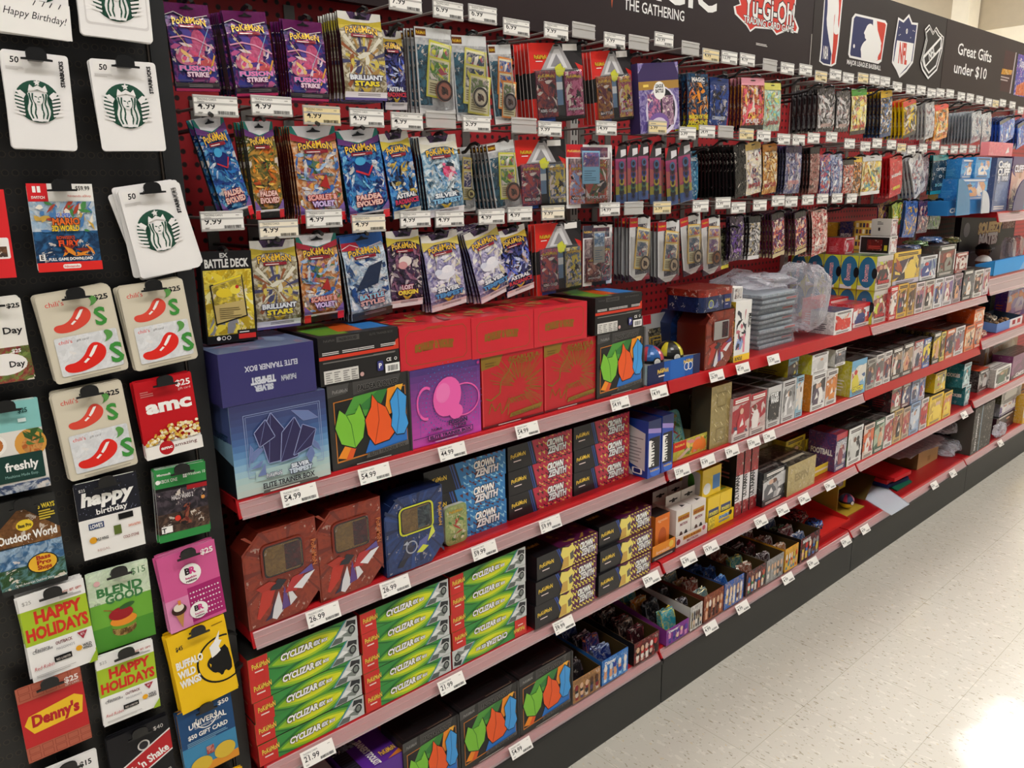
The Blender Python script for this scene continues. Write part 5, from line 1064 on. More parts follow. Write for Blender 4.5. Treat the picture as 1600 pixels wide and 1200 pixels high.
def sbox(label, bl, br, tl, y, d, base, fr=None, lf=None, tp=None, z0=None, h=None, nm='card_box', cat='box', group=None, mat=None, topc=None, sidec=None, gap=.0008):
    x0, x1, z, hh = span(bl, br, tl, y, z0); h = h or hh; w = x1-x0-gap
    o = boxmesh(w, d, h, base, fr, lf, tp, mat, topc, sidec).build(nm, None, ((x0+x1)/2, y, z))
    LAST.update(o=o, x0=x0, x1=x1, z=z+h, y=y, w=w, d=d, h=h); return tag(o, label, cat, group)
A_, B_, C_, D_ = DECK['A'], DECK['B'], DECK['C'], DECK['D']

# --- top shelf, left bay: large trainer boxes
def f_silver(c):
    for i in range(14): c.rect(0, i/14, 1, (i+1)/14, H_(['#b9c4be', '#b3c6c2', '#a9c4c4', '#9abccb', '#86aecb', '#6f9bc4', '#5b88b8', '#4c74a8', '#44649a', '#40588c', '#3d4e80', '#3b4676', '#39406e', '#383b68'][i]))
    c.frame(.13, .2, .93, .88, .006, H_('#8fa0c8')); c.frame(.15, .25, .91, .86, .004, H_('#8fa0c8')); c.rect(.2, .14, .85, .26, H_('#a9c4c4'))
    G = H_('#2c2854'); L_ = H_('#7d86b8')
    for pts in (((.62, .84), (.80, .80), (.9, .70), (.74, .7)), ((.14, .32), (.2, .5), (.17, .56)), ((.17, .36), (.3, .48), (.27, .52), (.18, .46)), ((.8, .5), (.88, .4), (.9, .32), (.83, .38)), ((.74, .3), (.8, .42), (.83, .3), (.78, .2)), ((.22, .2), (.3, .32), (.3, .2)), ((.16, .3), (.28, .36), (.25, .3))):
        c.poly(list(pts), H_('#6a7cae')); c.line(list(pts)+[pts[0]], .005, L_)
    # generic dark crystal cluster instead of the printed creature
    for pts in (((.34, .32), (.28, .62), (.4, .86), (.52, .66), (.48, .32)), ((.46, .30), (.5, .62), (.64, .76), (.72, .56), (.64, .32)), ((.6, .34), (.72, .66), (.86, .58), (.8, .4)), ((.26, .52), (.22, .68), (.34, .8), (.42, .6))):
        c.line(list(pts)+[pts[0]], .014, H_('#9aa4d0')); c.poly(list(pts), G); c.line([pts[0], pts[2]], .004, L_)
    c.text('PoKéMoN', .38, .165, .045, H_('#dfe3ea'), w=.16, bold=.05, out=NAVY, ow=.08); c.text('SILVER', .66, .205, .045, H_('#dfe6f0'), w=.2, bold=.05, out=NAVY, ow=.09); c.text('TEMPEST', .66, .145, .05, H_('#cfdcea'), w=.25, bold=.05, out=NAVY, ow=.09)
    c.text('ELITE TRAINER BOX', .53, .055, .055, H_('#1c1b28'), w=.55, bold=.03)
    c.poly([(.24, 0), (.85, 0), (.83, .035), (.26, .035)], H_('#55524e')); c.lines(.32, .008, .8, .03, 1, H_('#d8c8c0'), 1, .6)
def f_pal(c):
    c.rect(0, 0, 1, 1, H_('#2b2a29')); c.poly([(0, .86), (.22, .88), (.26, 1), (0, 1)], H_('#4b4a49')).poly([(.3, .84), (.86, .9), (.9, 1), (.3, 1)], H_('#464443'))
    c.poly([(.06, .08), (.95, .12), (.95, .84), (.06, .8)], H_('#c87a28')); c.poly([(.07, .1), (.94, .13), (.94, .83), (.07, .79)], H_('#1a1a1a'))
    c.poly([(.1, .5), (.3, .82), (.62, .84), (.5, .6), (.25, .48)], H_('#4f9a3a')).poly([(.3, .66), (.6, .84), (.72, .84), (.6, .62)], H_('#347a36')).poly([(.72, .84), (.92, .86), (.80, .55), (.66, .5)], H_('#ef8f22')).poly([(.82, .86), (.92, .86), (.78, .52)], H_('#f2b23a')).poly([(.07, .14), (.25, .4), (.34, .4), (.2, .1)], H_('#ef8f22')).poly([(.16, .1), (.3, .36), (.33, .3), (.24, .1)], H_('#e05a22')).poly([(.4, .12), (.5, .36), (.94, .3), (.94, .14)], H_('#2470c4'))
    K = BLACK
    def blob(pts, col, deep):       # generic leaf, flame and drop emblems
        cx = sum(p[0] for p in pts)/len(pts); cy = sum(p[1] for p in pts)/len(pts)
        c.poly([(cx+(x-cx)*1.07, cy+(y-cy)*1.05) for x, y in pts], K); c.poly(pts, H_(col)); c.line([pts[0], (cx, cy), pts[len(pts)//2]], .008, H_(deep))
    blob([(.28, .22), (.12, .3), (.06, .5), (.12, .7), (.2, .62), (.3, .62), (.36, .72), (.42, .52), (.38, .32)], '#7cc238', '#3f7a24')
    blob([(.52, .2), (.44, .34), (.42, .52), (.5, .66), (.52, .8), (.58, .7), (.68, .62), (.74, .46), (.78, .3), (.7, .22)], '#ec5a1e', '#9a2f10')
    blob([(.8, .26), (.74, .38), (.76, .52), (.74, .68), (.84, .82), (.95, .7), (.93, .5), (.96, .36), (.9, .25)], '#3f9be0', '#1f5a9a')
    c.text('PoKéMoN', .14, .9, .04, H_('#8a8886'), w=.18, bold=.03, shear=.1); c.text('PALDEA EVOLVED', .6, .885, .06, H_('#1b1a1a'), w=.5, bold=.05, out=H_('#8f8c89'), ow=.035)
    c.poly([(.4, .06), (.95, .1), (.95, .16), (.42, .12)], H_('#55524f')); c.text('ELITE TRAINER BOX', .68, .085, .04, H_('#242322'), w=.46, bold=.02, rot=.03); c.lines(.28, .015, .72, .03, 1, H_('#c8bfb8'), 2, .6)
    c.rect(.985, 0, 1, 1, H_('#3a3938'))
def f_mew(c):
    for i in range(12):
        f = i/11; c.rect(0, i/12, 1, (i+1)/12, (.55*(1-f)+.075*f, .06*(1-f)+.035*f, .42*(1-f)+.19*f, 1))
    for r in range(7):
        for a in range(40):
            t = a*.157; c.k -= .97; rr_ = .18+r*.05
            c.ell(.53+rr_*math.cos(t), .5+rr_*1.1*math.sin(t), .006+.003*(r % 2), col=H_('#3a7ab8' if r > 2 else '#2b5a94'), n=5)
    P1, P0 = H_('#ee5fae'), H_('#5a1a6a')
    c.ring(.2, .55, .13, .022, P1, rv=.22, a0=60, a1=280).ring(.74, .5, .24, .02, P1, rv=.22, a0=-120, a1=140)
    # plain pink orb and drop
    c.ell(.5, .58, .2, .26, col=P1, rot=-.3).ell(.44, .64, .1, .13, col=H_('#f27abc'), rot=-.3).ell(.62, .36, .1, .1, col=P1)
    c.text('PoKéMoN', .33, .17, .035, H_('#2a1440'), w=.15, bold=.03); c.text('FUSION', .64, .205, .055, H_('#3a1a50'), w=.28, bold=.06, out=H_('#d86ab8'), ow=.02); c.text('STRIKE', .66, .155, .035, H_('#3a1a50'), w=.2, bold=.05, out=H_('#d86ab8'), ow=.02)
    c.poly([(.2, .06), (.86, .06), (.86, .13), (.2, .13)], H_('#2f1550')).poly([(.21, .068), (.85, .068), (.85, .122), (.21, .122)], H_('#b84aa0')); c.text('ELITE TRAINER BOX', .53, .075, .037, H_('#25113c'), w=.6, bold=.05)
    c.line([(0, .12), (.2, .12)], .008, H_('#2f1550')); c.line([(.1, .12), (.1, .82), (.2, .86)], .005, H_('#6a4a9c')); c.line([(.95, .12), (.95, .9), (.7, .9)], .005, H_('#6a4a9c')); c.lines(.3, .02, .8, .045, 1, H_('#d8a8c8'), 1, .6); c.ell(.96, .95, .02, col=H_('#b02a7a'))
GO = H_('#8a6a1c'); RB = '#c4202c'
def f_redbig(c):
    c.rect(0, 0, 1, 1, H_('#bf1d28'))
    c.poly([(0, .82), (.28, .86), (.34, 1), (0, 1)], GO); c.lines(.06, .86, .26, .93, 2, H_('#6a4e14'))
    c.k += 1
    for i in range(46):
        t = -.9+i*.085; r0 = .14+.04*math.sin(i*5); r1 = .42+.12*math.sin(i*2.3)
        c.k -= .98; c.line([(.6+r0*math.cos(t), .5+r0*math.sin(t)*1.15), (min(.97, .6+r1*math.cos(t)), min(.92, .5+r1*1.15*math.sin(t)))], .008, GO)
    c.line([(.06, .42), (.14, .38), (.28, .46), (.3, .62), (.42, .74), (.5, .9)], .018, GO); c.line([(.1, .2), (.14, .34), (.2, .22), (.28, .32), (.3, .16), (.42, .28), (.4, .12)], .013, GO)
    for i in range(6): c.line([(.35+i*.05, .22+.03*i), (.42+i*.05, .36), (.5+i*.045, .28)], .01, GO)
    c.text('SCARLET &', .68, .89, .055, GO, w=.5, bold=.03); c.text('VIOLET', .68, .83, .05, GO, w=.4, bold=.02); c.poly([(.42, .08), (.95, .12), (.98, .19), (.44, .14)], GO); c.text('ELITE TRAINER BOX', .7, .105, .032, H_('#5a3c12'), w=.46, rot=.03)
    c.rect(0, 0, 1, .035, H_('#5a1016')); c.lines(.24, .008, .8, .03, 1, H_('#d8c8c0'), 1, .6); c.rect(.0, .035, .014, .82, H_('#d84a4a'))
def f_redtop(c):
    c.rect(0, 0, 1, 1, H_('#cf2532')); c.line([(.08, .2), (.14, .1), (.88, .1), (.93, .2), (.93, .78), (.88, .88), (.62, .88), (.58, .92), (.38, .92), (.34, .88), (.14, .88), (.08, .78), (.08, .2)], .007, H_('#8a5a20'))
    c.text('SCARLET & VIOLET', .47, .43, .15, H_('#93601f'), w=.54, bold=.08, out=H_('#93601f'), ow=.05, arc=-.25); c.text('ELITE TRAINER BOX', .48, .865, .045, H_('#93601f'), w=.2)
def t_redtop(c): c.shards(.05, .05, .95, .95, 40, [H_('#8a2a24'), H_('#a88048')], 5, .12)
def f_silvtop(c):
    c.rect(0, 0, 1, 1, H_('#37346c'))
    c.text('ELITE TRAINER BOX', .53, .70, .10, H_('#c9cad8'), w=.56, bold=.03, rot=math.pi); c.text('SILVER', .43, .30, .10, H_('#c8ccd8'), w=.2, bold=.06, rot=math.pi, out=H_('#777aa0'), ow=.05); c.text('TEMPEST', .43, .46, .12, H_('#d5d8e2'), w=.26, bold=.06, rot=math.pi, out=H_('#777aa0'), ow=.05); c.text('PoKéMoN', .70, .42, .1, H_('#c8ccd8'), w=.16, bold=.06, rot=math.pi, out=H_('#777aa0'), ow=.05)
def t_silv(c): c.rect(0, 0, 1, 1, H_('#5a6a8a')).shards(.05, .05, .95, .95, 26, [H_('#7a8aa8'), H_('#4a4a70'), H_('#8a6a80')], 5, .2)
def f_paltop(c):
    c.rect(0, 0, 1, 1, H_('#211f1f')); c.rect(.22, .86, .5, .97, H_('#4a4846')).text('PALDEA EVOLVED', .36, .885, .055, H_('#1c1b1b'), w=.22, bold=.04).text('PoKéMoN', .13, .89, .05, H_('#5a5856'), w=.13).text('ELITE TRAINER BOX', .78, .9, .045, H_('#5a5856'), w=.3)
    c.rect(0, .53, 1, .60, H_('#d23a22')).poly([(.93, .6), (1, .6), (1, .76), (.96, .72)], H_('#d23a22'))
    for u in (.04, .28, .48, .76): c.lines(u, .63, u+.2, .70, 2, H_('#d8d4d0'), 2, .5)
    c.lines(.04, .46, .95, .51, 1, H_('#77736f'), 2, .5); c.lines(.66, .47, .95, .52, 1, H_('#77736f'), 2, .5)
    c.rect(.04, .04, .46, .31, H_('#d9d6d0'));
    for u in (.06, .16, .27, .37): c.lines(u, .06, u+.08, .29, 5, H_('#8f8c88'), 2, .5)
    c.ell(.5, .12, .025, col=H_('#c8a09a')); c.rrect(.70, .12, .775, .33, .015, H_('#3a3c80')); c.text('P', .737, .18, .1, WHITE, bold=.03); c.rect(.8, .05, .99, .24, WHITE); c.barcode(.83, .08, .97, .2, 16, INK); c.text('CE', .85, .3, .07, WHITE, bold=.03); c.ring(.94, .335, .018, .006, WHITE)
def t_paltop(c): c.rect(0, 0, 1, 1, H_('#2a2a2c')).poly([(.08, .1), (.4, .05), (.45, .6), (.2, .9), (.05, .6)], H_('#5f8f2c')).poly([(.35, .2), (.62, .12), (.68, .7), (.45, .8)], H_('#c4541e')).poly([(.62, .15), (.95, .1), (.97, .7), (.7, .8)], H_('#2f78c0')).poly([(.1, .5), (.3, .9), (.5, .9), (.4, .5)], H_('#3f7a34'))
def lf_silv(c): c.rect(0, 0, 1, 1, H_('#7aa0b8')).rect(0, .6, 1, 1, H_('#4a5a90')).poly([(0, 0), (1, 0), (1, .36), (0, .46)], H_('#121a20')).text('TEMPEST', .5, .6, .07, H_('#1c3a5c'), w=.7, bold=.05)
def etb(label, bl, br, tl, y, base, fr, z0, d=.088, **k): return sbox(label, bl, br, tl, y, d, base, fr, z0=z0, nm='trainer_box', cat='box', mat=GLOSS, **k)
etb('tall pale blue and navy trainer box at the left end of top shelf', (370.5, 777), (517, 738), (356, 637), .006, '#9ab0b8', f_silver, A_, lf=lf_silv, topc='#5a648c'); z1 = LAST['z']
etb('navy box lying upside down on the pale blue trainer box', (347, 630), (495, 604), (339, 553), .004, '#37346c', f_silvtop, z1, d=.165, tp=t_silv, h=.092)
etb('black trainer box with leaf, flame and drop emblems beside pale blue box', (520, 736), (644, 701), (510, 604), .014, '#232221', f_pal, A_, topc='#1b1a1a'); z1 = LAST['z']
etb('black box with red stripe lying on its back beside the navy box', (501, 601), (625, 577), (494, 532), .012, '#211f1f', f_paltop, z1, d=.165, tp=t_paltop, h=.092)
etb('purple and pink trainer box with a pink ring', (645, 701), (752, 671), (640, 580), .018, '#5a2a6a', f_mew, A_, topc='#2c1c50'); zm = LAST['z']
etb('red and gold trainer box beside the purple one', (754, 667), (849, 644), (750, 560), .02, RB, f_redbig, A_, topc='#a01822'); zr = LAST['z']
etb('red and gold trainer box, right one of the pair', (850.5, 645), (931, 622), (847, 541), .02, RB, f_redbig, A_, topc='#a01822')
etb('bright red box lying on top of the purple trainer box', (626, 576), (737, 556), (622, 511), .016, RB, f_redtop, zm, d=.165, tp=t_redtop, h=.09)
etb('bright red box lying above the gap of purple and red boxes', (737.5, 556), (834, 540), (734.5, 497), .016, RB, f_redtop, zr, d=.165, tp=t_redtop, h=.09)
etb('bright red box lying on top, rightmost of three', (834.5, 540), (917, 524), (831, 482), .016, RB, f_redtop, zr, d=.165, tp=t_redtop, h=.09)
etb('black emblem trainer box standing beside the blue ball tray', (932.5, 624), (1005, 604), (930, 525), .014, '#232221', f_pal, A_, topc='#1b1a1a'); z1 = LAST['z']
etb('black box with red stripe lying right of the red boxes', (929.5, 524), (1002, 510), (926, 474), .012, '#211f1f', f_paltop, z1, d=.165, tp=t_paltop, h=.092)

def stick(m, x0, x1, y0, y1, z0, z1, col): m.box(x0, x1, y0, y1, z0, z1, col)
# --- tray boxes open at the top
def tray(label, bl, br, tl, y, d, z0, col, fr, back=None, inner='#5a4420', th=.0018, h=None, hb=None, side=None):
    x0, x1, z, hh = span(bl, br, tl, y, z0); h = h or hh; w = x1-x0-.0012; hb = hb or h*1.25; I = H_(inner); b = H_(col); sc = H_(side or col)
    m = MB(PRINT); m.box(-w/2, w/2, 0, th, 0, h, b); m.box(-w/2, w/2, 0, d, 0, th, I); m.box(-w/2, w/2, d-th, d, 0, hb, I)
    for s in (-1, 1):
        xa = s*w/2; xb = s*(w/2-th)
        for x, cl in ((xa, sc), (xb, I)):
            f = [(x, 0, 0), (x, d, 0), (x, d, hb), (x, 0, h)]; m.face(f if (s > 0) == (x == xa) else f[::-1], cl)
        m.face([(xa, 0, h), (xa, d, hb), (xb, d, hb), (xb, 0, h)], I)
    m.face([(-w/2+th, th*1.05, th), (w/2-th, th*1.05, th), (w/2-th, th*1.05, h), (-w/2+th, th*1.05, h)][::-1], I)
    fr(front(m, w, h))
    o = m.build('display_tray', None, ((x0+x1)/2, y, z)); LAST.update(o=o, x0=x0, x1=x1, z=z, y=y, w=w, d=d, h=h, hb=hb)
    return tag(o, label, 'display tray')
def f_go(c):
    c.rect(0, 0, 1, 1, H_('#1a2550')).rect(.3, 0, .86, 1, H_('#1d56a8')).rect(.42, 0, .7, 1, H_('#2264b8'))
    c.text('PoKéMoN', .28, .5, .2, H_('#f0d060'), w=.2, bold=.06, out=H_('#c8923a'), ow=.03, arc=-.2); c.lines(.2, .3, .37, .4, 1, H_('#f0dcd8'), 1, .7); c.text('PoKéMoN', .76, .68, .18, H_('#f0d060'), w=.18, bold=.06, out=H_('#c8923a'), ow=.03, arc=-.2); c.ring(.73, .5, .05, .01, WHITE).ring(.8, .5, .05, .01, WHITE)
tray('dark blue cardboard tray holding two ball tins', (1011, 603.5), (1093, 582), (1011, 572), .012, .098, A_, '#1a2550', f_go, inner='#d8d8d8', side='#bcd4dc', h=.056, hb=.03)
tz = A_; tx = (LAST['x0']+LAST['x1'])/2
def ball(label, x, y, z, r, top, stripe, bot, name='ball_tin'):
    o = empty(name, (x, y, z))
    def hemi(nm, s, col, extra=None):
        m = MB(TIN); m.smooth = True; n, k = 24, 9; vs_ = []; fs = []
        for i in range(k+1):
            a = s*(math.pi/2)*i/k
            for j in range(n): vs_.append((r*math.cos(a)*math.cos(6.2832*j/n), r*math.cos(a)*math.sin(6.2832*j/n), r+r*math.sin(a)))
        for i in range(k):
            for j in range(n):
                q = (i*n+j, i*n+(j+1) % n, (i+1)*n+(j+1) % n, (i+1)*n+j); fs.append(q if s > 0 else q[::-1])
        for f in fs:
            jj = (f[0] % n); cc = col if not extra or not (jj % 6 in (0, 1)) or f[0]//n > 6 else extra
            m.faces([vs_[i] for i in f], [(0, 1, 2, 3)], H_(cc))
        m.build(nm, o)
    hemi('upper_half', 1, top, stripe); hemi('lower_half', -1, bot)
    m = MB(TIN); n = 24
    for z0_, z1_, rr_, cl in ((-.004, .004, r*1.012, '#141416'),):
        for j in range(n):
            a0, a1 = 6.2832*j/n, 6.2832*(j+1)/n; m.face([(rr_*math.cos(a0), rr_*math.sin(a0), r+z0_), (rr_*math.cos(a1), rr_*math.sin(a1), r+z0_), (rr_*math.cos(a1), rr_*math.sin(a1), r+z1_), (rr_*math.cos(a0), rr_*math.sin(a0), r+z1_)], H_(cl))
    m.build('band', o)
    m = MB(TIN); dv = Vector((-.35, -1, 0)).normalized(); rt_ = Vector((-dv.y, dv.x, 0))*-1
    for q, (rad, cl, off_) in enumerate(((.32, '#141416', 1.0), (.24, '#e8e6e2', 1.03), (.14, '#d8d6d2', 1.05))):
        m.face([tuple(dv*r*off_ + rt_*(r*rad*math.cos(-6.2832*j/16)) + Vector((0, 0, r+r*rad*math.sin(-6.2832*j/16)))) for j in range(16)], H_(cl))
    m.build('button', o); tag(o, label, 'tin')
m = MB(PRINT); m.box(-.09, .09, .004, .092, .002, .014, H_('#dcdcdc')); m.build('tray_insert', LAST['o'])
ball('blue and white ball tin in the blue tray', tx-.052, .0605, tz+.0162, .041, '#1f5a9c', '#c03a4a', '#e4e2de'); ball('black and yellow ball tin in the blue tray', tx+.036, .0605, tz+.0162, .041, '#1a1a1a', '#c8b820', '#dcdad6')

# --- lidded tins with cut corners
def octo(w, h, cut): return [(-w/2, 0), (w/2-cut, 0), (w/2, cut*1.0), (w/2, h), (-w/2+cut, h), (-w/2, h-cut)]
def rot_art(c, pal, seed): 
    c.k += 1; c.rays(.55, .35, 26, .05, .8, [H_(x) for x in pal[:2]], seed, .45)
def tin(label, x, y, z, w, h, d, col, dark, trim, art, rz=0.0, win=True):
    o = empty('card_tin', (x, y, z), (0, 0, rz)); cut = w*.24
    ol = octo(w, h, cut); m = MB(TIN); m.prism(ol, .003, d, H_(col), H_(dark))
    m.build('tin_body', o)
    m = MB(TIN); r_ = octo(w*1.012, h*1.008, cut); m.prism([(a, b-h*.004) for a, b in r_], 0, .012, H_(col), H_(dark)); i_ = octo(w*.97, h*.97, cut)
    m.face([(a, -.0012, b+h*.015) for a, b in i_], H_(col), H_(dark), .3)
    c = CV(m, (-w/2, -.0014, 0), (1, 0, 0), (0, 0, 1), w, h); art(c); m.build('lid', o)
    if win:
        m = MB(GLOSS); c = CV(m, (-w/2, -.0036, 0), (1, 0, 0), (0, 0, 1), w, h); c.rrect(.22, .48, .82, .86, .09, H_(trim)).rrect(.25, .50, .79, .84, .07, H_('#1c1414')).rrect(.27, .515, .77, .825, .06, H_('#a8803c'), H_('#6a4a24'), .4)
        c.rect(.54, .53, .76, .81, H_('#4a2a34') if dark.startswith('#5') else H_('#2a3a4c'), H_('#8a3038') if dark.startswith('#5') else H_('#7a929c'), .5); m.build('card_window', o)
        m = MB(CLEAR); m.box(-w*.24, w*.28, -.0045, -.004, h*.51, h*.83); m.build('window_film', o)
    tag(o, label, 'tin'); return o
def a_redtin(c):
    c.rays(.55, .6, 22, .2, .75, [H_('#8a3018'), H_('#6a2014')], 4, .35)
    for pts, cl in (([(.1, .1), (.2, .36), (.4, .4), (.3, .2), (.14, .08)], '#b82a1c'), ([(.28, .06), (.42, .32), (.46, .1), (.36, .02)], '#d8d6da'), ([(.2, .04), (.28, .1), (.38, .3), (.3, .05)], '#2a2440'), ([(.44, .1), (.5, .36), (.56, .12)], '#5a3a80'), ([(.56, .12), (.54, .36), (.66, .18)], '#d8d6da'), ([(.5, .28), (.62, .42), (.8, .44), (.66, .26)], '#b0282a'), ([(.62, .3), (.8, .4), (.94, .42), (.74, .26)], '#e2e0e4'), ([(.7, .42), (.9, .5), (.92, .42)], '#5a4a90'), ([(.3, .36), (.42, .46), (.54, .42), (.44, .34)], '#20202a'), ([(.12, .42), (.3, .46), (.4, .42), (.2, .36)], '#a82a1c')): c.poly([(a, b) for a, b in pts], H_(cl))
    c.text('PoKéMoN', .915, .62, .05, H_('#c8703a'), w=.36, bold=.05, rot=-1.5708)
def a_bluetin(c):
    c.rays(.5, .6, 22, .2, .75, [H_('#22407c'), H_('#16264c')], 4, .35)
    for pts, cl in (([(.2, .1), (.34, .3), (.5, .32), (.4, .18)], '#2a2c44'), ([(.26, .3), (.3, .42), (.44, .44), (.42, .3)], '#3a3c50'), ([(.5, .16), (.56, .34), (.74, .4), (.64, .2)], '#5a60a0'), ([(.5, .2), (.62, .28), (.72, .24), (.6, .18)], '#c8d040'), ([(.7, .3), (.8, .52), (.84, .4)], '#d0d850'), ([(.16, .08), (.22, .16), (.36, .18), (.26, .07)], '#1c1c2c'), ([(.28, .36), (.35, .4), (.38, .34)], '#a8acb8')): c.poly(pts, H_(cl))
    c.ring(.42, .3, .1, .02, H_('#a0a4b4')); c.text('PoKéMoN', .915, .62, .05, H_('#c8963a'), w=.36, bold=.05, rot=-1.5708)
def px_tin(label, bl, tl_h, br, y, d, z0, *a, **k):
    x0, x1, z, h = span(bl, br, tl_h, y, z0); return tin(label, (x0+x1)/2, y, z0+.0005, x1-x0, h, d, *a, **k)
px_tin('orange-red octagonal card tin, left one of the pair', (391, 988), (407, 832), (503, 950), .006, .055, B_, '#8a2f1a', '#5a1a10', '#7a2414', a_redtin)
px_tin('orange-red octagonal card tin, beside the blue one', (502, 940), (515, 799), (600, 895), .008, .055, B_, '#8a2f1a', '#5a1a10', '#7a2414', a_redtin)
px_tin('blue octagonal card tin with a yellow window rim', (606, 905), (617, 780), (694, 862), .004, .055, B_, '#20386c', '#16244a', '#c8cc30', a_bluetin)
def mini(label, x, y, z, w, h, d, c1, c2, rz=0, rx=0, nm='mini_tin', deep='#c8c8b8'):
    m = MB(TIN); r = w*.2; pts = []
    for cx, cz, a0 in ((w/2-r, h-r, 0), (-w/2+r, h-r, 90), (-w/2+r, r, 180), (w/2-r, r, 270)):
        for i in range(5): t = math.radians(a0+i*22.5); pts.append((cx+r*math.cos(t), cz+r*math.sin(t)))
    m.prism(pts, 0, d, H_(c1), H_(deep)); c = CV(m, (-w/2, 0, 0), (1, 0, 0), (0, 0, 1), w, h)
    c.rrect(.06, .04, .94, .96, .18, H_(c1), H_(c2), .6).text('PoKéMoN', .5, .8, .07, H_('#d8b030'), w=.6, bold=.05, out=H_('#5a2a1c')); c.shards(.15, .1, .85, .7, 14, [H_(c2), H_('#a83a30'), H_('#e8e0c0'), H_('#4a7a3a')], 3, .2)
    return tag(m.build(nm, None, (x, y, z), (rx, 0, rz)), label, 'tin')
a, b2, z, h = span((695, 862), (729, 858), (694, 772), .035, B_)
mini('small olive green tin between the blue tin and blue boxes', (a+b2)/2+.004, .035, B_, b2-a, .094, .02, '#8a9a5c', '#b8b87a')

# --- long card boxes
def f_cyc(c):
    c.rect(0, 0, 1, 1, H_('#2f8a3a'))
    G2, G3, Y2 = H_('#1c6a2c'), H_('#8ab820'), H_('#d8dc20')
    def leaf(u0, u1, a, col):
        n = 12; up = [(u0+(u1-u0)*i/n, .5+a*math.sin(math.pi*i/n)-.16+.3*i/n) for i in range(n+1)]; dn = [(u0+(u1-u0)*i/n, .5-a*math.sin(math.pi*i/n)-.2+.22*i/n) for i in range(n+1)][::-1]
        c.poly([(x, min(1, max(0, y))) for x, y in up+dn], H_(col))
    leaf(.12, .96, .62, '#1c6a2c'); leaf(.16, .92, .5, '#5aa02a'); leaf(.2, .86, .4, '#98c01e'); leaf(.28, .8, .28, '#dade1c')
    c.poly([(.72, 0), (.8, .45), (.9, 1), (1, 1), (1, 0)], H_('#c8ccca')).poly([(.70, 0), (.78, .45), (.88, 1), (.9, 1), (.8, .45), (.72, 0)], H_('#3a8a8c'))
    c.poly([(.73, .04), (.78, .3), (.86, .25), (.84, .02)], H_('#5a625e')).poly([(.84, .3), (.93, .62), (.98, .4), (.93, .12)], H_('#7a827c')).poly([(.78, .3), (.84, .6), (.9, .42)], H_('#e8eae8')).poly([(.88, .66), (.9, .95), (.985, .85), (.98, .6), (.95, .72)], H_('#23262a')).ring(.94, .45, .035, .014, H_('#2a2e30'), rv=.22)
    c.rect(0, 0, .165, 1, H_('#c8221c')); c.text('PoKéMoN', .105, .5, .24, H_('#f2cf48'), w=.15, bold=.06, out=H_('#5a1410'), ow=.03, rot=.02); c.lines(.05, .32, .16, .42, 1, H_('#f0dad4'), 1, .6)
    c.text('CYCLIZAR', .42, .38, .28, WHITE, w=.29, bold=.05, shear=.15, out=H_('#2a3a20'), ow=.06, rot=.02); c.text('ex', .605, .44, .28, H_('#d8dad8'), w=.07, bold=.06, shear=.2, out=H_('#1c241c'), ow=.06); c.text('BOX', .675, .45, .14, WHITE, w=.06, bold=.05, shear=.15, out=H_('#2a3a20'), ow=.06)
def f_cycflip(c):
    o, U, V = c.o+c.U*c.W+c.V*c.H, -c.U, -c.V; d = CV(c.mb, o, U, V, c.W, c.H); f_cyc(d)
def lf_cyc(c): c.rect(0, 0, 1, 1, H_('#b81c1a')).rect(.0, .2, 1, .9, H_('#a8181a')).lines(.2, .55, .8, .7, 2, H_('#d8b080'), 1)
def lf_cycw(c): c.rect(0, 0, .62, 1, H_('#c0c4c2')).rect(.1, .1, .45, .9, H_('#303634'), H_('#707874'), .6).rect(.62, 0, 1, 1, H_('#b81c1a'))
def stack(bl, br, top, n, y, d, z0, h, base, fr, labels, skew=(), lf=None, topc=None, tp=None, flip=None, x01=None, lfs=None):
    x0, x1, z, hh = span(bl, br, top, y, z0)
    proto = None
    for i in range(n):
        sx, sy = skew[i] if i < len(skew) else (0, 0)
        loc = ((x0+x1)/2+sx, y+sy, z0+i*h)
        if i == flip: o = boxmesh(x1-x0-.001, d, h-.0006, base, f_cycflip, lf, tp, GLOSS, topc).build('card_box', None, loc)
        elif lfs and i in lfs: o = boxmesh(x1-x0-.001, d, h-.0006, base, fr, lfs[i], tp, GLOSS, topc).build('card_box', None, loc)
        elif proto is None: o = proto = boxmesh(x1-x0-.001, d, h-.0006, base, fr, lf, tp, GLOSS, topc).build('card_box', None, loc)
        else: o = put('card_box', proto.data, None, loc)
        tag(o, labels(i), 'box')
    LAST.update(x0=x0, x1=x1, z=z0+n*h)
pos5 = ['bottom', 'second from bottom', 'middle', 'second from top', 'top']
stack((405, 1192), (569, 1105), (393, 1031), 5, .014, .12, C_, .0463, '#b81c1a', f_cyc, lambda i: 'green and red long box, %s of the leftmost stack' % pos5[i], [(.0, 0), (-.001, .002), (.001, 0), (-.002, .001), (-.002, 0)], lf_cyc, '#2a2c2a', lfs={4: lf_cycw})
stack((571, 1107), (705, 1046), (566, 958), 5, .012, .12, C_, .0463, '#b81c1a', f_cyc, lambda i: 'green and red long box, %s of the centre stack' % pos5[i], [(0, 0), (.001, 0), (0, .001), (.002, 0), (.001, 0)], lf_cyc, '#2a2c2a')
stack((707, 1044), (822, 985), (704, 905), 5, .012, .12, C_, .0463, '#b81c1a', f_cyc, lambda i: 'green and red long box, %s of the right stack%s' % (pos5[i], ', upside down' if i == 0 else ''), [(0, 0), (.002, 0), (0, .001), (.001, 0), (.001, 0)], lf_cyc, '#2a2c2a', flip=0)
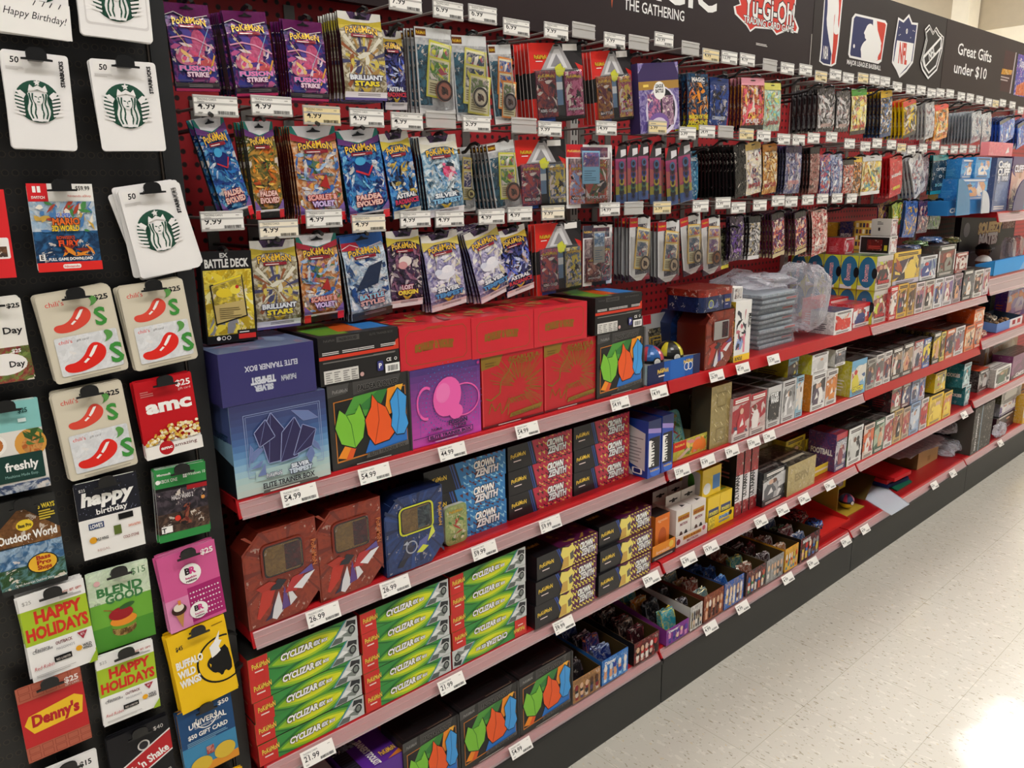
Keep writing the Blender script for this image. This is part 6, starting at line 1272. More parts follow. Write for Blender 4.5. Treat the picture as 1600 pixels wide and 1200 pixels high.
def cz(c, cl, dk, hl, split=.36, pik=False, seed=3):
    c.rect(0, 0, 1, 1, H_('#1b1a1d')).poly([(split, 1), (split+.08, 0), (1, 0), (1, 1)], H_(cl))
    c.k += 1; r = random.Random(seed); nx, ny = 8, 3; asp = c.W/c.H
    for i in range(nx+1):
        for j in range(ny+1):
            u = split+.1+(1-split-.1)*(i+.5*(j % 2))/nx; v = (j+.2)/ny
            if u > .98: continue
            s_ = .042; q = s_*asp*.95
            c.raw([(u-s_, min(1, v)), (u, max(0, v-q)), (u, min(1, v+q*.2))], H_(r.choice([dk, dk, hl]))); c.raw([(u, min(1, v+q)), (min(1, u+s_), min(1, v)), (u+.005, min(1, v+q*.3))], H_(r.choice([dk, hl, hl])))
    for off_, w_ in ((0, .012), (.028, .018)):
        if pik: c.line([(split-.14+off_, 1), (split-.08+off_, .6), (split-.02+off_, 0)], w_, H_('#2c4a9c'))
        else: c.line([(split-.06+off_, 1), (split+.02+off_, 0)], w_, H_('#2c4a8c'))
    c.text('PoKéMoN', .15, .52, .17, H_('#f0cc48'), w=.22, bold=.06, rot=.03, arc=-.2); c.lines(.08, .33, .25, .40, 1, H_('#e8d4d0'), 1, .6)
    cu = .72 if not pik else .8
    c.text('CROWN', cu, .56, .27, WHITE, w=.26 if not pik else .22, bold=.05, shear=.12, out=H_('#24202c'), ow=.07); c.text('ZENITH', cu+.03, .25, .27, H_('#e2dede'), w=.3 if not pik else .24, bold=.05, shear=.12, out=H_('#24202c'), ow=.07)
    if pik: c.poly([(.37, .02), (.42, .4), (.37, .7), (.4, .98), (.5, .9), (.56, .98), (.62, .7), (.56, .45), (.6, .3), (.56, .02)], H_('#e8d66a')).poly([(.38, .06), (.42, .5), (.5, .5), (.5, .06)], H_('#c8a04a')).poly([(.53, .3), (.52, .6), (.58, .7), (.58, .34)], H_('#5a5450'))
pos3 = ['bottom', 'middle', 'top']
stack((730-63, 840+23), (792, 812), (674, 737), 3, .045, .1, B_, .062, '#1b1a1d', lambda c: cz(c, '#2f78b4', '#5a2a2c', '#8ac0d8'), lambda i: 'black and blue patterned box, %s of its stack' % pos3[i], [(0, 0), (-.003, 0), (0, 0)], None, '#141316')
stack((795.5, 812), (894, 776), (792, 700), 3, .045, .1, B_, .062, '#1b1a1d', lambda c: cz(c, '#b82c44', '#4a1c24', '#d8b058'), lambda i: 'black and crimson patterned box, %s of the left crimson stack' % pos3[i], [(0, 0), (0, 0), (0, .001)], None, '#141316')
stack((896.5, 774), (982, 745), (895, 670), 3, .045, .1, B_, .062, '#1b1a1d', lambda c: cz(c, '#b82c44', '#4a1c24', '#d8b058'), lambda i: 'black and crimson patterned box, %s of the right crimson stack' % pos3[i], [(0, 0), (.001, 0), (0, .001)], None, '#141316')
def t_cz(c): c.rect(0, 0, 1, 1, H_('#141316')).rect(.36, 0, 1, 1, H_('#4a1438')).shards(.4, .05, .98, .95, 34, [H_('#6a2050'), H_('#8a6a2c'), H_('#2c0c24')], 4, .08).text('PoKéMoN', .15, .4, .1, H_('#c8a848'), w=.2, bold=.05)
stack((836, 986), (930, 938), (839, 866), 3, .003, .12, C_, .0635, '#1b1a1d', lambda c: cz(c, '#5a1a44', '#e8d65a', '#e8d65a', .45, True), lambda i: 'black box with yellow and plum diamonds, %s of the left stack' % pos3[i], [(0, 0), (.004, 0), (.012, .004)], None, '#141316', t_cz)
stack((935, 934), (1016, 895), (946, 822), 3, .003, .12, C_, .0635, '#1b1a1d', lambda c: cz(c, '#5a1a44', '#e8d65a', '#e8d65a', .45, True), lambda i: 'black box with yellow and plum diamonds, %s of the right stack' % pos3[i], [(0, 0), (.012, .006), (.02, .018)], None, '#141316', t_cz)

# --- bottom shelf, left: emblem boxes, white box and purple toolkit
def t_etbd(c): c.rect(0, 0, 1, 1, H_('#171516')).frame(.06, .1, .94, .9, .006, H_('#4a3230')).poly([(.36, .42), (.78, .42), (.78, .6), (.36, .6)], H_('#2c2a2a')).text('PALDEA EVOLVED', .57, .45, .1, H_('#141313'), w=.38, bold=.04).line([(.45, .06), (.9, .06), (.9, .14)], .006, H_('#8a7460'))
xw = None
for i, (bl, br, tl) in enumerate((((634, 1253), (719, 1198), (629, 1172)), ((721, 1197), (811, 1147), (719, 1117)), ((812.5, 1147), (894, 1096), (811, 1072)))):
    etb('black emblem trainer box on bottom shelf, %s' % ('cut by the picture foot', 'second from the figure tray', 'right against the figure tray')[i], bl, br, tl, .006, '#232221', f_pal, D_, tp=t_etbd, h=.165, d=.09)
def f_wht(c): c.rect(0, 0, 1, 1, H_('#d8d4d2')).text('PoKéMoN', .5, .7, .16, H_('#e8b848'), w=.62, bold=.06, out=H_('#4a1c1c'), ow=.05)
def t_wht(c): c.rect(0, 0, 1, 1, H_('#c8c4c4')).text('PoKéMoN', .5, .3, .22, H_('#e8b848'), w=.6, bold=.06, out=H_('#4a1c1c'), ow=.05).lines(.2, .14, .9, .24, 1, H_('#f0eeee'), 1)
sbox('white card box below the cyclist boxes at the picture foot'.replace('cyclist', 'long green'), (470, 1330), (550, 1285), (470, 1218), .01, .12, '#d8d4d2', f_wht, tp=t_wht, z0=D_, h=.135, mat=GLOSS)
def f_tool(c): c.rect(0, 0, 1, 1, H_('#5a2a90')).rect(0, 0, .22, 1, H_('#1c1a24')).poly([(.7, 0), (1, 0), (1, .5)], H_('#d0782a')).text('TRAINER\'S', .42, .55, .1, WHITE, w=.6, bold=.05)
def t_tool(c):
    c.rect(0, 0, 1, 1, H_('#5a2a90')).rect(0, 0, .26, 1, H_('#1c1a24'))
    for i in range(14): c.rect(.02, .05+i*.065, .24, .08+i*.065, H_('#34323e'))
    c.rect(.0, .7, .5, .98, H_('#20242c'), H_('#8a98a8'), .8); c.text('TRAINER\'S TOOLKIT', .45, .4, .13, WHITE, w=.75, bold=.04, rot=-1.5708); c.text('PoKéMoN', .8, .15, .12, H_('#e8b848'), w=.3, bold=.06, out=H_('#2a1440')); c.poly([(.7, 0), (1, 0), (1, .12)], H_('#d0782a'))
sbox('purple toolkit box between the white box and the emblem boxes', (556, 1290), (634, 1245), (556, 1172), .01, .12, '#5a2a90', f_tool, tp=t_tool, z0=D_, h=.145, mat=GLOSS)
# ------------------------------------------------------------------ right-hand goods: boxes with a busy printed front
def fbusy(base, alt, cols, words=(), head=None, foot=None, seed=1, panel=None, edge=None):
    def f(c):
        r = random.Random(seed*7+int(c.W*9999)); C1 = [H_(x) for x in cols]
        c.rect(0, 0, 1, 1, H_(base), H_(alt), .25)
        c.poly([(0, .2), (1, .45), (1, .85), (0, .7)], H_(alt)); c.shards(.06, .12, .94, .84, 12, C1, seed, .2, H_(cols[-1]), .2)
        for k in range(r.choice((1, 2, 2))):          # blurred figures of the box picture, as plain colour patches
            x = r.uniform(.3, .7); cl = r.choice(C1)
            c.poly([(x-.2, .16), (x-.24, .42), (x-.1, .6), (x+.1, .6), (x+.22, .44), (x+.16, .16)], cl).ell(x+r.uniform(-.05, .05), .66, .1, .07, col=H_(r.choice(['#c8957a', '#6a4434', '#d8b098', cols[0]])))
            c.poly([(x-.1, .3), (x+.05, .5), (x+.14, .34)], r.choice(C1))
        if edge: c.frame(.03, .03, .97, .97, .06, H_(edge))
        if panel: c.rect(.12, .2, .88, .62, H_(panel), H_(cols[0]), .3)
        c.rect(0, .84, 1, 1, H_(head or base)); c.rect(0, 0, 1, .15, H_(foot or base))
        if not words: c.lines(.12, .87, .9, .96, 2, H_('#f0ece6' if sum(H_(head or base)[:3]) < .9 else '#3a2a2c'), 2, .7)
        c.lines(.12, .04, .9, .12, 2, H_('#d8d2cc' if sum(H_(foot or base)[:3]) < .9 else '#5a4a4c'), 5, .6)
        for t, v, cl, ww in words: c.text(t, .5, v, .12, H_(cl), w=ww, bold=.05, out=H_('#1c1a1c') if cl.lower() > '#9' else None)
    return f
def lbusy(base, alt, amt=.2, word=None, wc='#e8e4e0'):
    def f(c):
        c.rect(0, 0, 1, 1, H_(base), H_(alt), amt)
        if word: c.text(word, .5, .42, .14, H_(wc), w=.8, bold=.05)
        else: c.lines(.15, .15, .8, .5, 4, H_(alt), 3, .4)
    return f
def tbusy(base, alt): return lambda c: c.rect(0, 0, 1, 1, H_(base), H_(alt), .25).lines(.1, .2, .9, .6, 2, H_(alt), 2, .4)
def sp(label, bl, br, tl, base, alt, cols, y=.02, d=.075, nb=0, z0=A_, words=(), head=None, foot=None, side=None, salt=None, top='#24211f', talt='#5a5450', sword=None, h=None, panel=None, edge=None, gapb=.004, amt=.2):
    o = sbox(label, bl, br, tl, y, d, base, fbusy(base, alt, cols, words, head, foot, len(label), panel, edge), lbusy(side or base, salt or alt, amt, sword), tbusy(top, talt), z0=z0, h=h, mat=GLOSS, topc=top, sidec=side or base)
    keep = dict(LAST)
    for i in range(nb):
        g = o.copy(); COL.objects.link(g); g.location = (o.location.x+R.uniform(-.002, .002), y+(i+1)*(d+gapb), o.location.z); del g['label']
        sh = label.split(' in the front row')[0].split(' on the')[0].split(' at the')[0]; tag(g, 'copy queued behind the front ' + sh, 'box', 'queued behind ' + label)
    LAST.update(keep); return o

# --- top shelf, second and third bay
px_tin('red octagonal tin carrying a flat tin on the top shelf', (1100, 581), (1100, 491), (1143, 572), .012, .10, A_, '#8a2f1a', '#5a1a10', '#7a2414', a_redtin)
tb = bpy.data.objects[-1] if False else None
x0, x1, z, h = span((1100, 581), (1143, 572), (1100, 491), .012, A_); RT_ = (x0, x1, A_+h+.003)
tin('blue octagonal tin standing behind the red one', (x0+x1)/2-.012, .125, A_+.0005, x1-x0, h*.97, .06, '#20386c', '#16244a', '#c8cc30', a_bluetin)
o = empty('card_tin', ((x0+x1)/2-.008, .016, RT_[2])); w_ = (x1-x0)*1.16; m = MB(TIN)
def rpoly(w, d, r): 
    q = []
    for cx, cy, a0 in ((w/2-r, d-r, 0), (-w/2+r, d-r, 90), (-w/2+r, r, 180), (w/2-r, r, 270)):
        for i in range(5): t = math.radians(a0+i*22.5); q.append((cx+r*math.cos(t), cy+r*math.sin(t)))
    return q
def vprism(m, ol, z0, z1, col, tcol=None, alt=None, amt=0):
    n = len(ol); m.face([(x, y, z1) for x, y in ol], tcol or col, alt, amt); m.face([(x, y, z0) for x, y in ol][::-1], col)
    for i in range(n): a, b = ol[i], ol[(i+1) % n]; m.face([(a[0], a[1], z0), (b[0], b[1], z0), (b[0], b[1], z1), (a[0], a[1], z1)], col, alt, amt)
vprism(m, rpoly(w_, .13, .02), 0, .044, H_('#1c2c5a'), None, H_('#101a38'), .5); c = CV(m, (-w_/2+.02, -.0006, .002), (1, 0, 0), (0, 0, 1), w_-.04, .04)
c.poly([(.05, .2), (.2, .8), (.35, .3), (.45, .7), (.5, .2)], H_('#6a74a0')).ring(.2, .5, .1, .02, H_('#c8d050')).rect(.72, 0, .995, 1, H_('#1a2a6a')).text('PoKéMoN', .86, .5, .24, H_('#e8c040'), w=.2, bold=.06).lines(.78, .3, .94, .38, 1, WHITE); m.build('tin_body', o)
m = MB(TIN); vprism(m, rpoly(w_*1.03, .134, .021), .044, .064, H_('#9a2c1c'), H_('#8a2418'), H_('#5a1a14'), .5); m.build('lid', o); tag(o, 'flat blue tin with a red lid lying on the red tin', 'tin')
def hangbag(label, tl, tr, ty, by, y, fn, th=.003, nm='hang_pack', parts=None):
    a, b = atY(tl, ty, y), atY(tr, ty, y); t = atY((tl+tr)/2, ty, y); bz = atY((tl+tr)/2, by, y).z; w, h = b.x-a.x, t.z-bz
    return tag(flatc(w, h, th, fn, FOIL).build(nm, None, (t.x, y, t.z)), label, 'pack')
p1_, p2_ = atY(1008, 468, .16), atY(1043, 468, .16)
m = flatc(p2_.x-p1_.x, .15, .004, lambda c: c.rect(0, 0, 1, 1, H_('#b8b6b4')).rect(.2, .0, .9, .72, H_('#3a3834'), H_('#8a8060'), .8).rect(0, .82, .35, 1, H_('#c8202c')).frame(.25, .1, .75, .55, .03, H_('#d8b040')).frame(.4, .05, .9, .48, .03, H_('#d8b040')), FOIL)
tag(m.build('card_pouch', None, ((p1_.x+p2_.x)/2, .17, A_+.155), (-.1, 0, 0)), 'grey pouch with gold-edged cards leaning behind the ball tins', 'pouch')
def f_mtg(c): c.rect(0, 0, 1, 1, H_('#e8e6e2')).shards(.1, .2, .7, .85, 26, [H_('#3a3a44'), H_('#8aa0d0'), H_('#c8707c'), H_('#1c1a20'), H_('#b8c4dc')], 4, .22).rect(.55, .14, .66, .45, H_('#e88a9c')).rect(0, 0, 1, .11, H_('#f0c41c')).text('BUNDLE', .3, .025, .055, INK, w=.45, bold=.04).text('MAGIC', .82, .66, .09, INK, w=.5, bold=.02, rot=-1.5708)
sbox('white upright box with yellow foot beside the sleeve stack', (1145, 571), (1170, 560), (1145, 473), .012, .09, '#d8d6d2', f_mtg, lambda c: c.rect(0, 0, 1, 1, H_('#c8a42c'), H_('#3a3034'), .8), z0=A_, mat=GLOSS); zz = LAST['z']
sbox('small white box on top of the upright white box', (1146, 467), (1160, 463), (1146, 450), .03, .06, '#e4e2de', lambda c: c.rect(.1, .1, .9, .9, H_('#c8c4c0'), H_('#5a3a3c'), .8), z0=zz, nm='card_box')
x0, x1 = atY(1186, 545, .06).x, atY(1241, 531, .06).x; zt = atY(1190, 461, .06).z; n = 11; th = (zt-A_)/n
for i in range(n):
    m = MB(SLEEVE); m.box(-(x1-x0)/2, (x1-x0)/2, 0, .17, 0, th*.82, (1, 1, 1, 1)); o = empty('sleeve_pack', ((x0+x1)/2+R.uniform(-.006, .006), .06+R.uniform(-.004, .008), A_+i*th), (0, 0, R.uniform(-.03, .03))); m.build('plastic_wrap', o)
    m = MB(PRINT); m.box(-(x1-x0)*.47, (x1-x0)*.47, .006, .165, th*.12, th*.62, H_('#b8c4cc'), H_('#8a929a'), .5); 
    if i % 2: m.box((x1-x0)*.2, (x1-x0)*.475, .004, .01, th*.2, th*.55, H_('#d84a3a'))
    m.build('card_sleeves', o); tag(o, 'clear plastic sleeve pack, %s from the bottom of the see-through stack' % ordn(i), 'sleeve pack')
def crumple(label, x, y, z, sx, sy, sz, seed, mat=WRAP, nm='plastic_wrap', col=(1, 1, 1, 1), alt=None, amt=0., flat=.0, cat='plastic wrap', rot=(0, 0, 0), group=None, n=(14, 10), rough=.3, sq=.6):
    r = random.Random(seed); m = MB(mat); ph = [(r.uniform(2, 7), r.uniform(2, 7), r.uniform(0, 6), r.uniform(.3, 1)) for _ in range(5)]
    def P(i, j):
        t = 2*math.pi*i/n[0]; p = math.pi*j/n[1]; k = 1+rough*sum(a*math.sin(b*t+e)*math.sin(d*p+e)*.4 for b, d, e, a in ph)/2
        e = lambda v: math.copysign(abs(v)**sq, v)
        return (sx/2*k*e(math.sin(p))*e(math.cos(t)), sy/2*k*e(math.sin(p))*e(math.sin(t)), sz/2*(1+e(math.cos(p))*min(1.25, k)*.85))
    for j in range(n[1]):
        for i in range(n[0]):
            a = [P(i, j+1), P(i+1, j+1), P(i+1, j), P(i, j)]; a[1] = P((i+1) % n[0], j+1); a[2] = P((i+1) % n[0], j)
            if j == 0: a = a[:3]
            if j == n[1]-1: a = [a[0], a[2], a[3]]
            m.face([(p_[0], p_[1], max(0, p_[2])) for p_ in a], col if (i*7+j*3) % 5 else (alt or col), alt, amt)
    return tag(m.build(nm, None, (x, y, z), rot), label, cat, group)
q = atY(1262, 528, .08); crumple('crumpled clear plastic wrap heaped right of the sleeve stack', q.x-.03, .10, A_+.001, .16, .17, .27, 3, rough=.4)
q = atY(1215, 446, .14); crumple('crinkled clear bag lying over the sleeve stack', q.x-.09, .15, zt+.002, .22, .16, .05, 5, rough=.6)
q = atY(1162, 432, .25); crumple('clear bag at the back above the flat tin', q.x, .3, A_+.17, .2, .08, .05, 9, rough=.5, rot=(0, -.2, 0))
sp('white and red open box with a red front panel', (1302, 524), (1330, 517), (1302, 489), '#e6e4e2', '#d8d4d2', ['#d83a34', '#d84a40', '#c83028'], .012, .09, 0, A_, panel='#d8382e', side='#e6e4e2', salt='#3a3a4c', top='#2a3a6a', amt=.3)
sp('red and white box right of the open box', (1331, 518), (1357, 509), (1331, 478), '#c81c28', '#e8e6e8', ['#3a3a4a', '#e8e6e6', '#2a3a7a', '#c82a2c'], .03, .09, 0, A_, foot='#e6e4e2', side='#c81c28', top='#c81c28', words=[('2023', .2, '#2a3a7a', .4)])
sp('red flat box lying behind the open box', (1292, 492), (1326, 484), (1292, 470), '#c81c28', '#e8e6e8', ['#b01822', '#e8e0e0'], .115, .1, 0, A_, side='#c81c28', top='#c8202a')
BOW = dict(side='#2f6a8c', salt='#2a5a78', amt=.3, top='#2a4a5a', talt='#8ab03a')
def lbow(c): c.rect(0, 0, 1, 1, H_('#c8cc3a')).rect(.0, .0, .7, .12, H_('#e0e2e0')).ell(.5, .52, .5, .46, col=H_('#2f7098')).ell(.92, .5, .16, .16, col=H_('#16181c')).text('Bowman', .58, .5, .17, H_('#f0b0b0'), w=.95, bold=.01, rot=1.5708)
def bow(label, bl, br, tl, z0, y, n):
    o = sbox(label, bl, br, tl, y, .066, '#d8d4d0', fbusy('#c8c0b8', '#8a4a4c', ['#e8e0d8', '#a8484a', '#d8a07a', '#3a3438', '#c8cc4a'], [('Bowman', .18, '#c83a40', .7)], seed=5), lbow, tbusy('#24404c', '#8ab03a'), z0=z0, mat=GLOSS)
    for i in range(1, n):
        g = o.copy(); COL.objects.link(g); g.location = (o.location.x, y+i*.069, o.location.z); del g['label']; tag(g, '%s box back of %s' % (ordn(i), label), 'box')
bow('lower blue-sided baseball box at the shelf edge', (1361, 508), (1383, 500), (1362, 455), A_, .018, 5); zb = LAST['z']; xb = LAST['x0']
CR = ['#e8e0d8', '#a83a4a', '#3a3a58', '#d8a07a', '#2a2428']
rowA = [((1387, 499), (1399, 495), 449, '#c8282c', '#e8dcd8', 'red and white card box'), ((1399, 495), (1415, 490), 446, '#d8a838', '#6a4a2c', 'yellow and brown card box'), ((1416, 490), (1427, 486), 445, '#c89a48', '#5a4238', 'tan card box'), ((1428, 486), (1441, 482), 443, '#e0d0d0', '#a86a80', 'white and pink card box'), ((1442, 482), (1456, 478), 440, '#d0c8c0', '#b03038', 'pale box with red stripe'), ((1457, 478), (1470, 474), 437, '#e4e2e4', '#4a5aa0', 'white and blue card box'), ((1471, 474), (1486, 470), 434, '#d8d0d4', '#8a6a9c', 'white and mauve card box'), ((1487, 470), (1500, 466), 430, '#a89098', '#4a3a5a', 'grey and plum card box'), ((1502, 466), (1517, 461), 424, '#1c1c20', '#5a5a60', 'black card box'), ((1519, 461), (1533, 457), 424, '#e0dcd8', '#4a1c24', 'white and maroon card box'), ((1534, 457), (1543, 455), 421, '#d8ccd4', '#b04a6c', 'white and rose card box')]
for ia, (bl, br, ty, c1, c2, d) in enumerate(rowA): sp(d+' in the front row of the top shelf, third bay', bl, br, (bl[0], ty), c1, c2, [c2]+CR, .007, .08, 3 if ia < 3 else 1, A_, edge=c1 if c1 > '#c' else None)
zrow = LAST['z']
bow('upper blue-sided baseball box stacked on the lower one', (1366, 455), (1391, 449), (1366, 402), zb, .014, 5); zb2 = LAST['z']
YB = ['#e8c85a', '#3a3a7a', '#e8dcc0', '#a84a2c', '#2a2430']
sp('yellow player-grid box on the second tier', (1393, 449), (1434, 441), (1393, 396), '#d8b040', '#4a3a4c', YB, .016, .08, 3, zb, head='#e0b83a', foot='#c8c0d0'); zy = LAST['z']
sp('white box with a red cross pattern, second tier', (1436, 437), (1461, 431), (1436, 402), '#dcdcdc', '#8a9aac', ['#c83a40', '#e8e8e8', '#3a4a8a'], .016, .08, 0, zb)
sp('grey and maroon box, second tier', (1463, 432), (1489, 428), (1463, 386), '#4a4a44', '#8a3a34', ['#5a2420', '#2a2826', '#8a8a80'], .02, .08, 0, zb-.0, edge='#d8d4d0')
sp('white-edged maroon box at the right of the second tier', (1491, 430), (1509, 426), (1491, 397), '#a83a34', '#d8c8c4', ['#8a241c', '#e0d4cc', '#5a1a18'], .02, .08, 0, zb, edge='#e0dcd8')
sbox('black and red picture box with a white end on the third tier', (1389, 397), (1400, 394), (1389, 370), .018, .115, '#e4e0dc', fbusy('#e4e0dc', '#c8a0a0', ['#c84a50', '#e8e4e0']), lambda c: c.rect(0, 0, 1, 1, H_('#d8d4d0')).rect(.03, .06, .97, .94, H_('#1c1616')).rect(.25, .2, .75, .8, H_('#7a2420'), H_('#2a1414'), .4).lines(.3, .3, .7, .5, 2, H_('#c84a40'), 2).rect(.82, .2, .92, .5, H_('#c8b83a')), tbusy('#2a2220', '#c8c0b8'), z0=zb2, mat=GLOSS); z3 = LAST['z']
sbox('pale grey labelled box with a rose end on the topmost tier', (1391, 370), (1401, 367), (1391, 343), .025, .075, '#d8c8c8', fbusy('#d8c8c8', '#b08a90', ['#a83a48', '#e0d8d8']), lambda c: c.rect(0, 0, 1, 1, H_('#c4bfb8')).rect(.36, .3, .46, .5, H_('#2a2626')).lines(.3, .68, .6, .9, 3, H_('#5a5652'), 2, .5), tbusy('#bab4ac', '#a8a29a'), z0=z3, mat=GLOSS)
sbox('yellow player-grid box standing behind the grey labelled box', (1362, 384), (1376, 381), (1362, 346), .145, .075, '#c8a038', None, lambda c: (c.rect(0, 0, 1, 1, H_('#d8b04a')), [c.rect(.08+.18*i, .12+.22*j, .2+.18*i, .27+.22*j, H_(('#3a3450', '#8a3a34', '#e8dcc0', '#5a4a3a')[(i+2*j) % 4])) for i in range(5) for j in range(4)]), tbusy('#b8923a', '#5a4a2c'), z0=zy, mat=GLOSS)
sp('navy and yellow box behind the third tier', (1330, 388), (1345, 386), (1330, 347), '#22306c', '#d8a83a', ['#2a3a80', '#c8a040', '#e8e0d0'], .235, .055, 0, zy, head='#d8a83a', side='#22306c', salt='#c8a040', sword='PRIZM')
sp('red and pink low box on the lower blue boxes', (1318, 392), (1334, 389), (1318, 372), '#b02830', '#d87a84', ['#c83a48', '#e8d0d0'], .15, .07, 0, zb2)
sp('small yellow box at the back of the third tier', (1306, 391), (1318, 389), (1306, 348), '#c89a2c', '#8a5a20', ['#d8b040', '#6a4a20'], .3, .045, 0, zy)
# bags heaped beside the third tier
for i, (px_, py_, c1, c2, l) in enumerate(((1420, 388, '#2a3a6a', '#7a8ab0', 'navy'), (1438, 384, '#3a5a34', '#8aa06a', 'green'), (1452, 380, '#3a6ab0', '#a8b8d8', 'blue'), (1470, 386, '#24222a', '#6a6070', 'black'), (1481, 380, '#3a4a30', '#b8a868', 'olive'))):
    q = atY(px_, py_, .10); crumple('%s foil bag lying in the loose heap beside the tiers' % l, q.x, .1+.02*(i % 2), zy-.02+.012*(i % 3), .095, .08, .03, i+20, CRINK, 'foil_bag', H_(c1), H_(c2), .6, cat='foil bag', rot=(0, 0, i), rough=.5)

# --- second shelf
def l_mew(c): c.rect(0, 0, 1, 1, H_('#1c3a8c')).poly([(.3, .9), (.92, .78), (.92, .12), (.5, .2), (.3, .4)], H_('#c8c0c0')).lines(.34, .25, .9, .72, 8, H_('#8a8084'), 3, .35).poly([(0, .22), (.35, .25), (.6, .0), (0, .0)], H_('#d4cac8')).rrect(.55, .04, .85, .15, .04, WHITE).rrect(.6, .06, .8, .135, .03, H_('#1c2a6c'))
def f_mw(c): c.rect(0, 0, 1, 1, H_('#2346a8')).poly([(0, .86), (1, .8), (1, 1), (0, 1)], H_('#1c2a5a')).poly([(0, .8), (1, .74), (1, .82), (0, .88)], H_('#9a86c8')).rect(.1, .16, .92, .7, H_('#14151c')).rect(.06, .2, .5, .66, WHITE).text('MEWTWO', .28, .42, .14, INK, w=1.45, bold=.04, rot=-1.5708).ell(.6, .08, .4, .07, col=H_('#2f6ad0')).text('PoKéMoN', .55, .1, .035, H_('#e8c050'), w=.7, bold=.05)
sbox('blue upright deck box with a white name strip, left one', (1011, 752), (1031, 746), (1011, 660), -.008, .12, '#1c3a8c', f_mw, l_mew, z0=B_, nm='deck_box', cat='deck box', mat=GLOSS, topc='#16224a')
sbox('blue upright deck box with a white name strip, right one', (1032.5, 745), (1050, 738), (1031, 652), -.006, .12, '#1c3a8c', f_mw, l_mew, z0=B_, nm='deck_box', cat='deck box', mat=GLOSS, topc='#16224a')
def f_mt(c): c.rect(0, 0, 1, 1, H_('#b8b84a'), H_('#d8a83a'), .4).shards(.3, .1, .98, .9, 14, [H_('#e07a2a'), H_('#e8c060'), H_('#6a8a3a'), H_('#d88a8a')], 5, .2).rect(0, .5, .36, 1, H_('#c8281f')).text('PoKéMoN', .18, .72, .13, H_('#f0d060'), w=.26, bold=.06).poly([(.1, .05), (.4, .5), (.48, .4), (.2, 0)], H_('#d0b0a0')).ell(.68, .5, .14, .3, col=H_('#e8762a'))
tray('colourful low tray of small tins on the second shelf', (1051, 717), (1106, 700), (1051, 690), .028, .2, B_, '#c8b84a', f_mt, inner='#8a7a50', h=.055, hb=.03)
tx0, tx1 = LAST['x0'], LAST['x1']
for i, (c1, c2, l) in enumerate((('#5a9aa0', '#a8c890', 'pale green'), ('#2a2c24', '#5a5a44', 'black'), ('#2c3030', '#4a5048', 'dark grey'), ('#1e2220', '#8a8a40', 'olive black'))):
    mini('%s mini tin leaning in the low colourful tray' % l, (tx0+tx1)/2-.002*i, .075+i*.035, B_+.011, .085, .115+.006*i, .02, c1, c2, 0, -.3)
GC_ = ['#b8a05c', '#8a7440', '#d8c88a']
def f_gold(c):
    c.rrect(0, 0, 1, 1, .06, H_('#a08a4c')).rrect(.05, .02, .95, .98, .05, H_('#92804a'), H_('#b8a468'), .25)
    for i in range(3):
        for j in range(4): c.line([(.2+.3*i, .14+.24*j+.02), (.3+.3*i, .08+.24*j+.02)], .02, H_('#e0d09a'))
    c.frame(.3, .1, .7, .3, .02, H_('#7a6838')).frame(.3, .66, .7, .88, .02, H_('#7a6838'))
sbox('gold embossed upright box on the second shelf', (1108, 699), (1139, 690), (1108, 607), .018, .07, '#a08a4c', f_gold, lambda c: c.rect(0, 0, 1, 1, H_('#4a4030')), z0=B_, mat=TIN, topc='#8a7a44')
sbox('dark gold box behind the gold upright box', (1074, 692), (1094, 687), (1074, 618), .12, .07, '#4a4028', lambda c: c.rect(0, 0, 1, 1, H_('#5a4e30'), H_('#8a7a4a'), .6), z0=B_, mat=TIN)
RW = ['#d8c8c4', '#b8303a', '#3a3a5c', '#e8e0dc', '#8a1c28']
sp('red and white action card box, left twin', (1142, 690), (1169, 683), (1142, 625), '#c8b0ac', '#a02430', RW, .008, .07, 3, B_, head='#a8202c', foot='#d0c0bc', top='#3a1a1c')
sp('red and white action card box, right twin', (1170, 682), (1194, 675), (1170, 618), '#c8b0ac', '#a02430', RW, .008, .07, 3, B_, head='#a8202c', foot='#d0c0bc', top='#3a1a1c')
sp('black space saga box with white lettering', (1196, 672), (1217, 665), (1196, 608), '#c8c6c4', '#2a2a2e', ['#1c1c20', '#3a3a40', '#8a8888'], .012, .07, 3, B_, words=[('STAR', .72, '#f0f0f0', .6), ('WARS', .6, '#f0f0f0', .6)], panel='#2a2a2c', edge='#d0cecc')
sp('silver white box with a black spine print', (1219, 663), (1240, 655), (1219, 598), '#c8c6c6', '#8a8888', ['#5a5858', '#e8e6e6', '#a8a6a6'], .012, .07, 2, B_, edge='#e0dedc')
sp('slim pale blue box between silver and white boxes', (1241, 655), (1252, 649), (1241, 590), '#8ab0c4', '#d8d0c8', ['#a8c8d8', '#e0d8d0', '#c88a5a'], .012, .07, 2, B_)
sp('tall white box with black diagonal print and orange side', (1265, 643), (1287, 636), (1265, 588), '#e2e0de', '#3a3436', ['#2a2628', '#e8e4e0', '#b08a5a', '#5a4a5c'], .012, .1, 1, B_, side='#d8862a', salt='#2a2628', top='#dedad6', edge='#e2e0de'); zl = LAST['z']
sp('tall white and orange box beside it', (1288, 636), (1305, 630), (1288, 582), '#d8d4d0', '#c8783a', ['#d8843a', '#3a3438', '#e8e4e0'], .012, .1, 1, B_, top='#d8d4d0')
sp('pale blue box lying over the slim blue box', (1230, 594), (1246, 589), (1230, 562), '#7aa8c0', '#4a3a3c', ['#d8d0b8', '#3a3436', '#b8a83a'], .03, .13, 0, zl-.01, side='#b8a828', top='#7aa8c0', words=[])
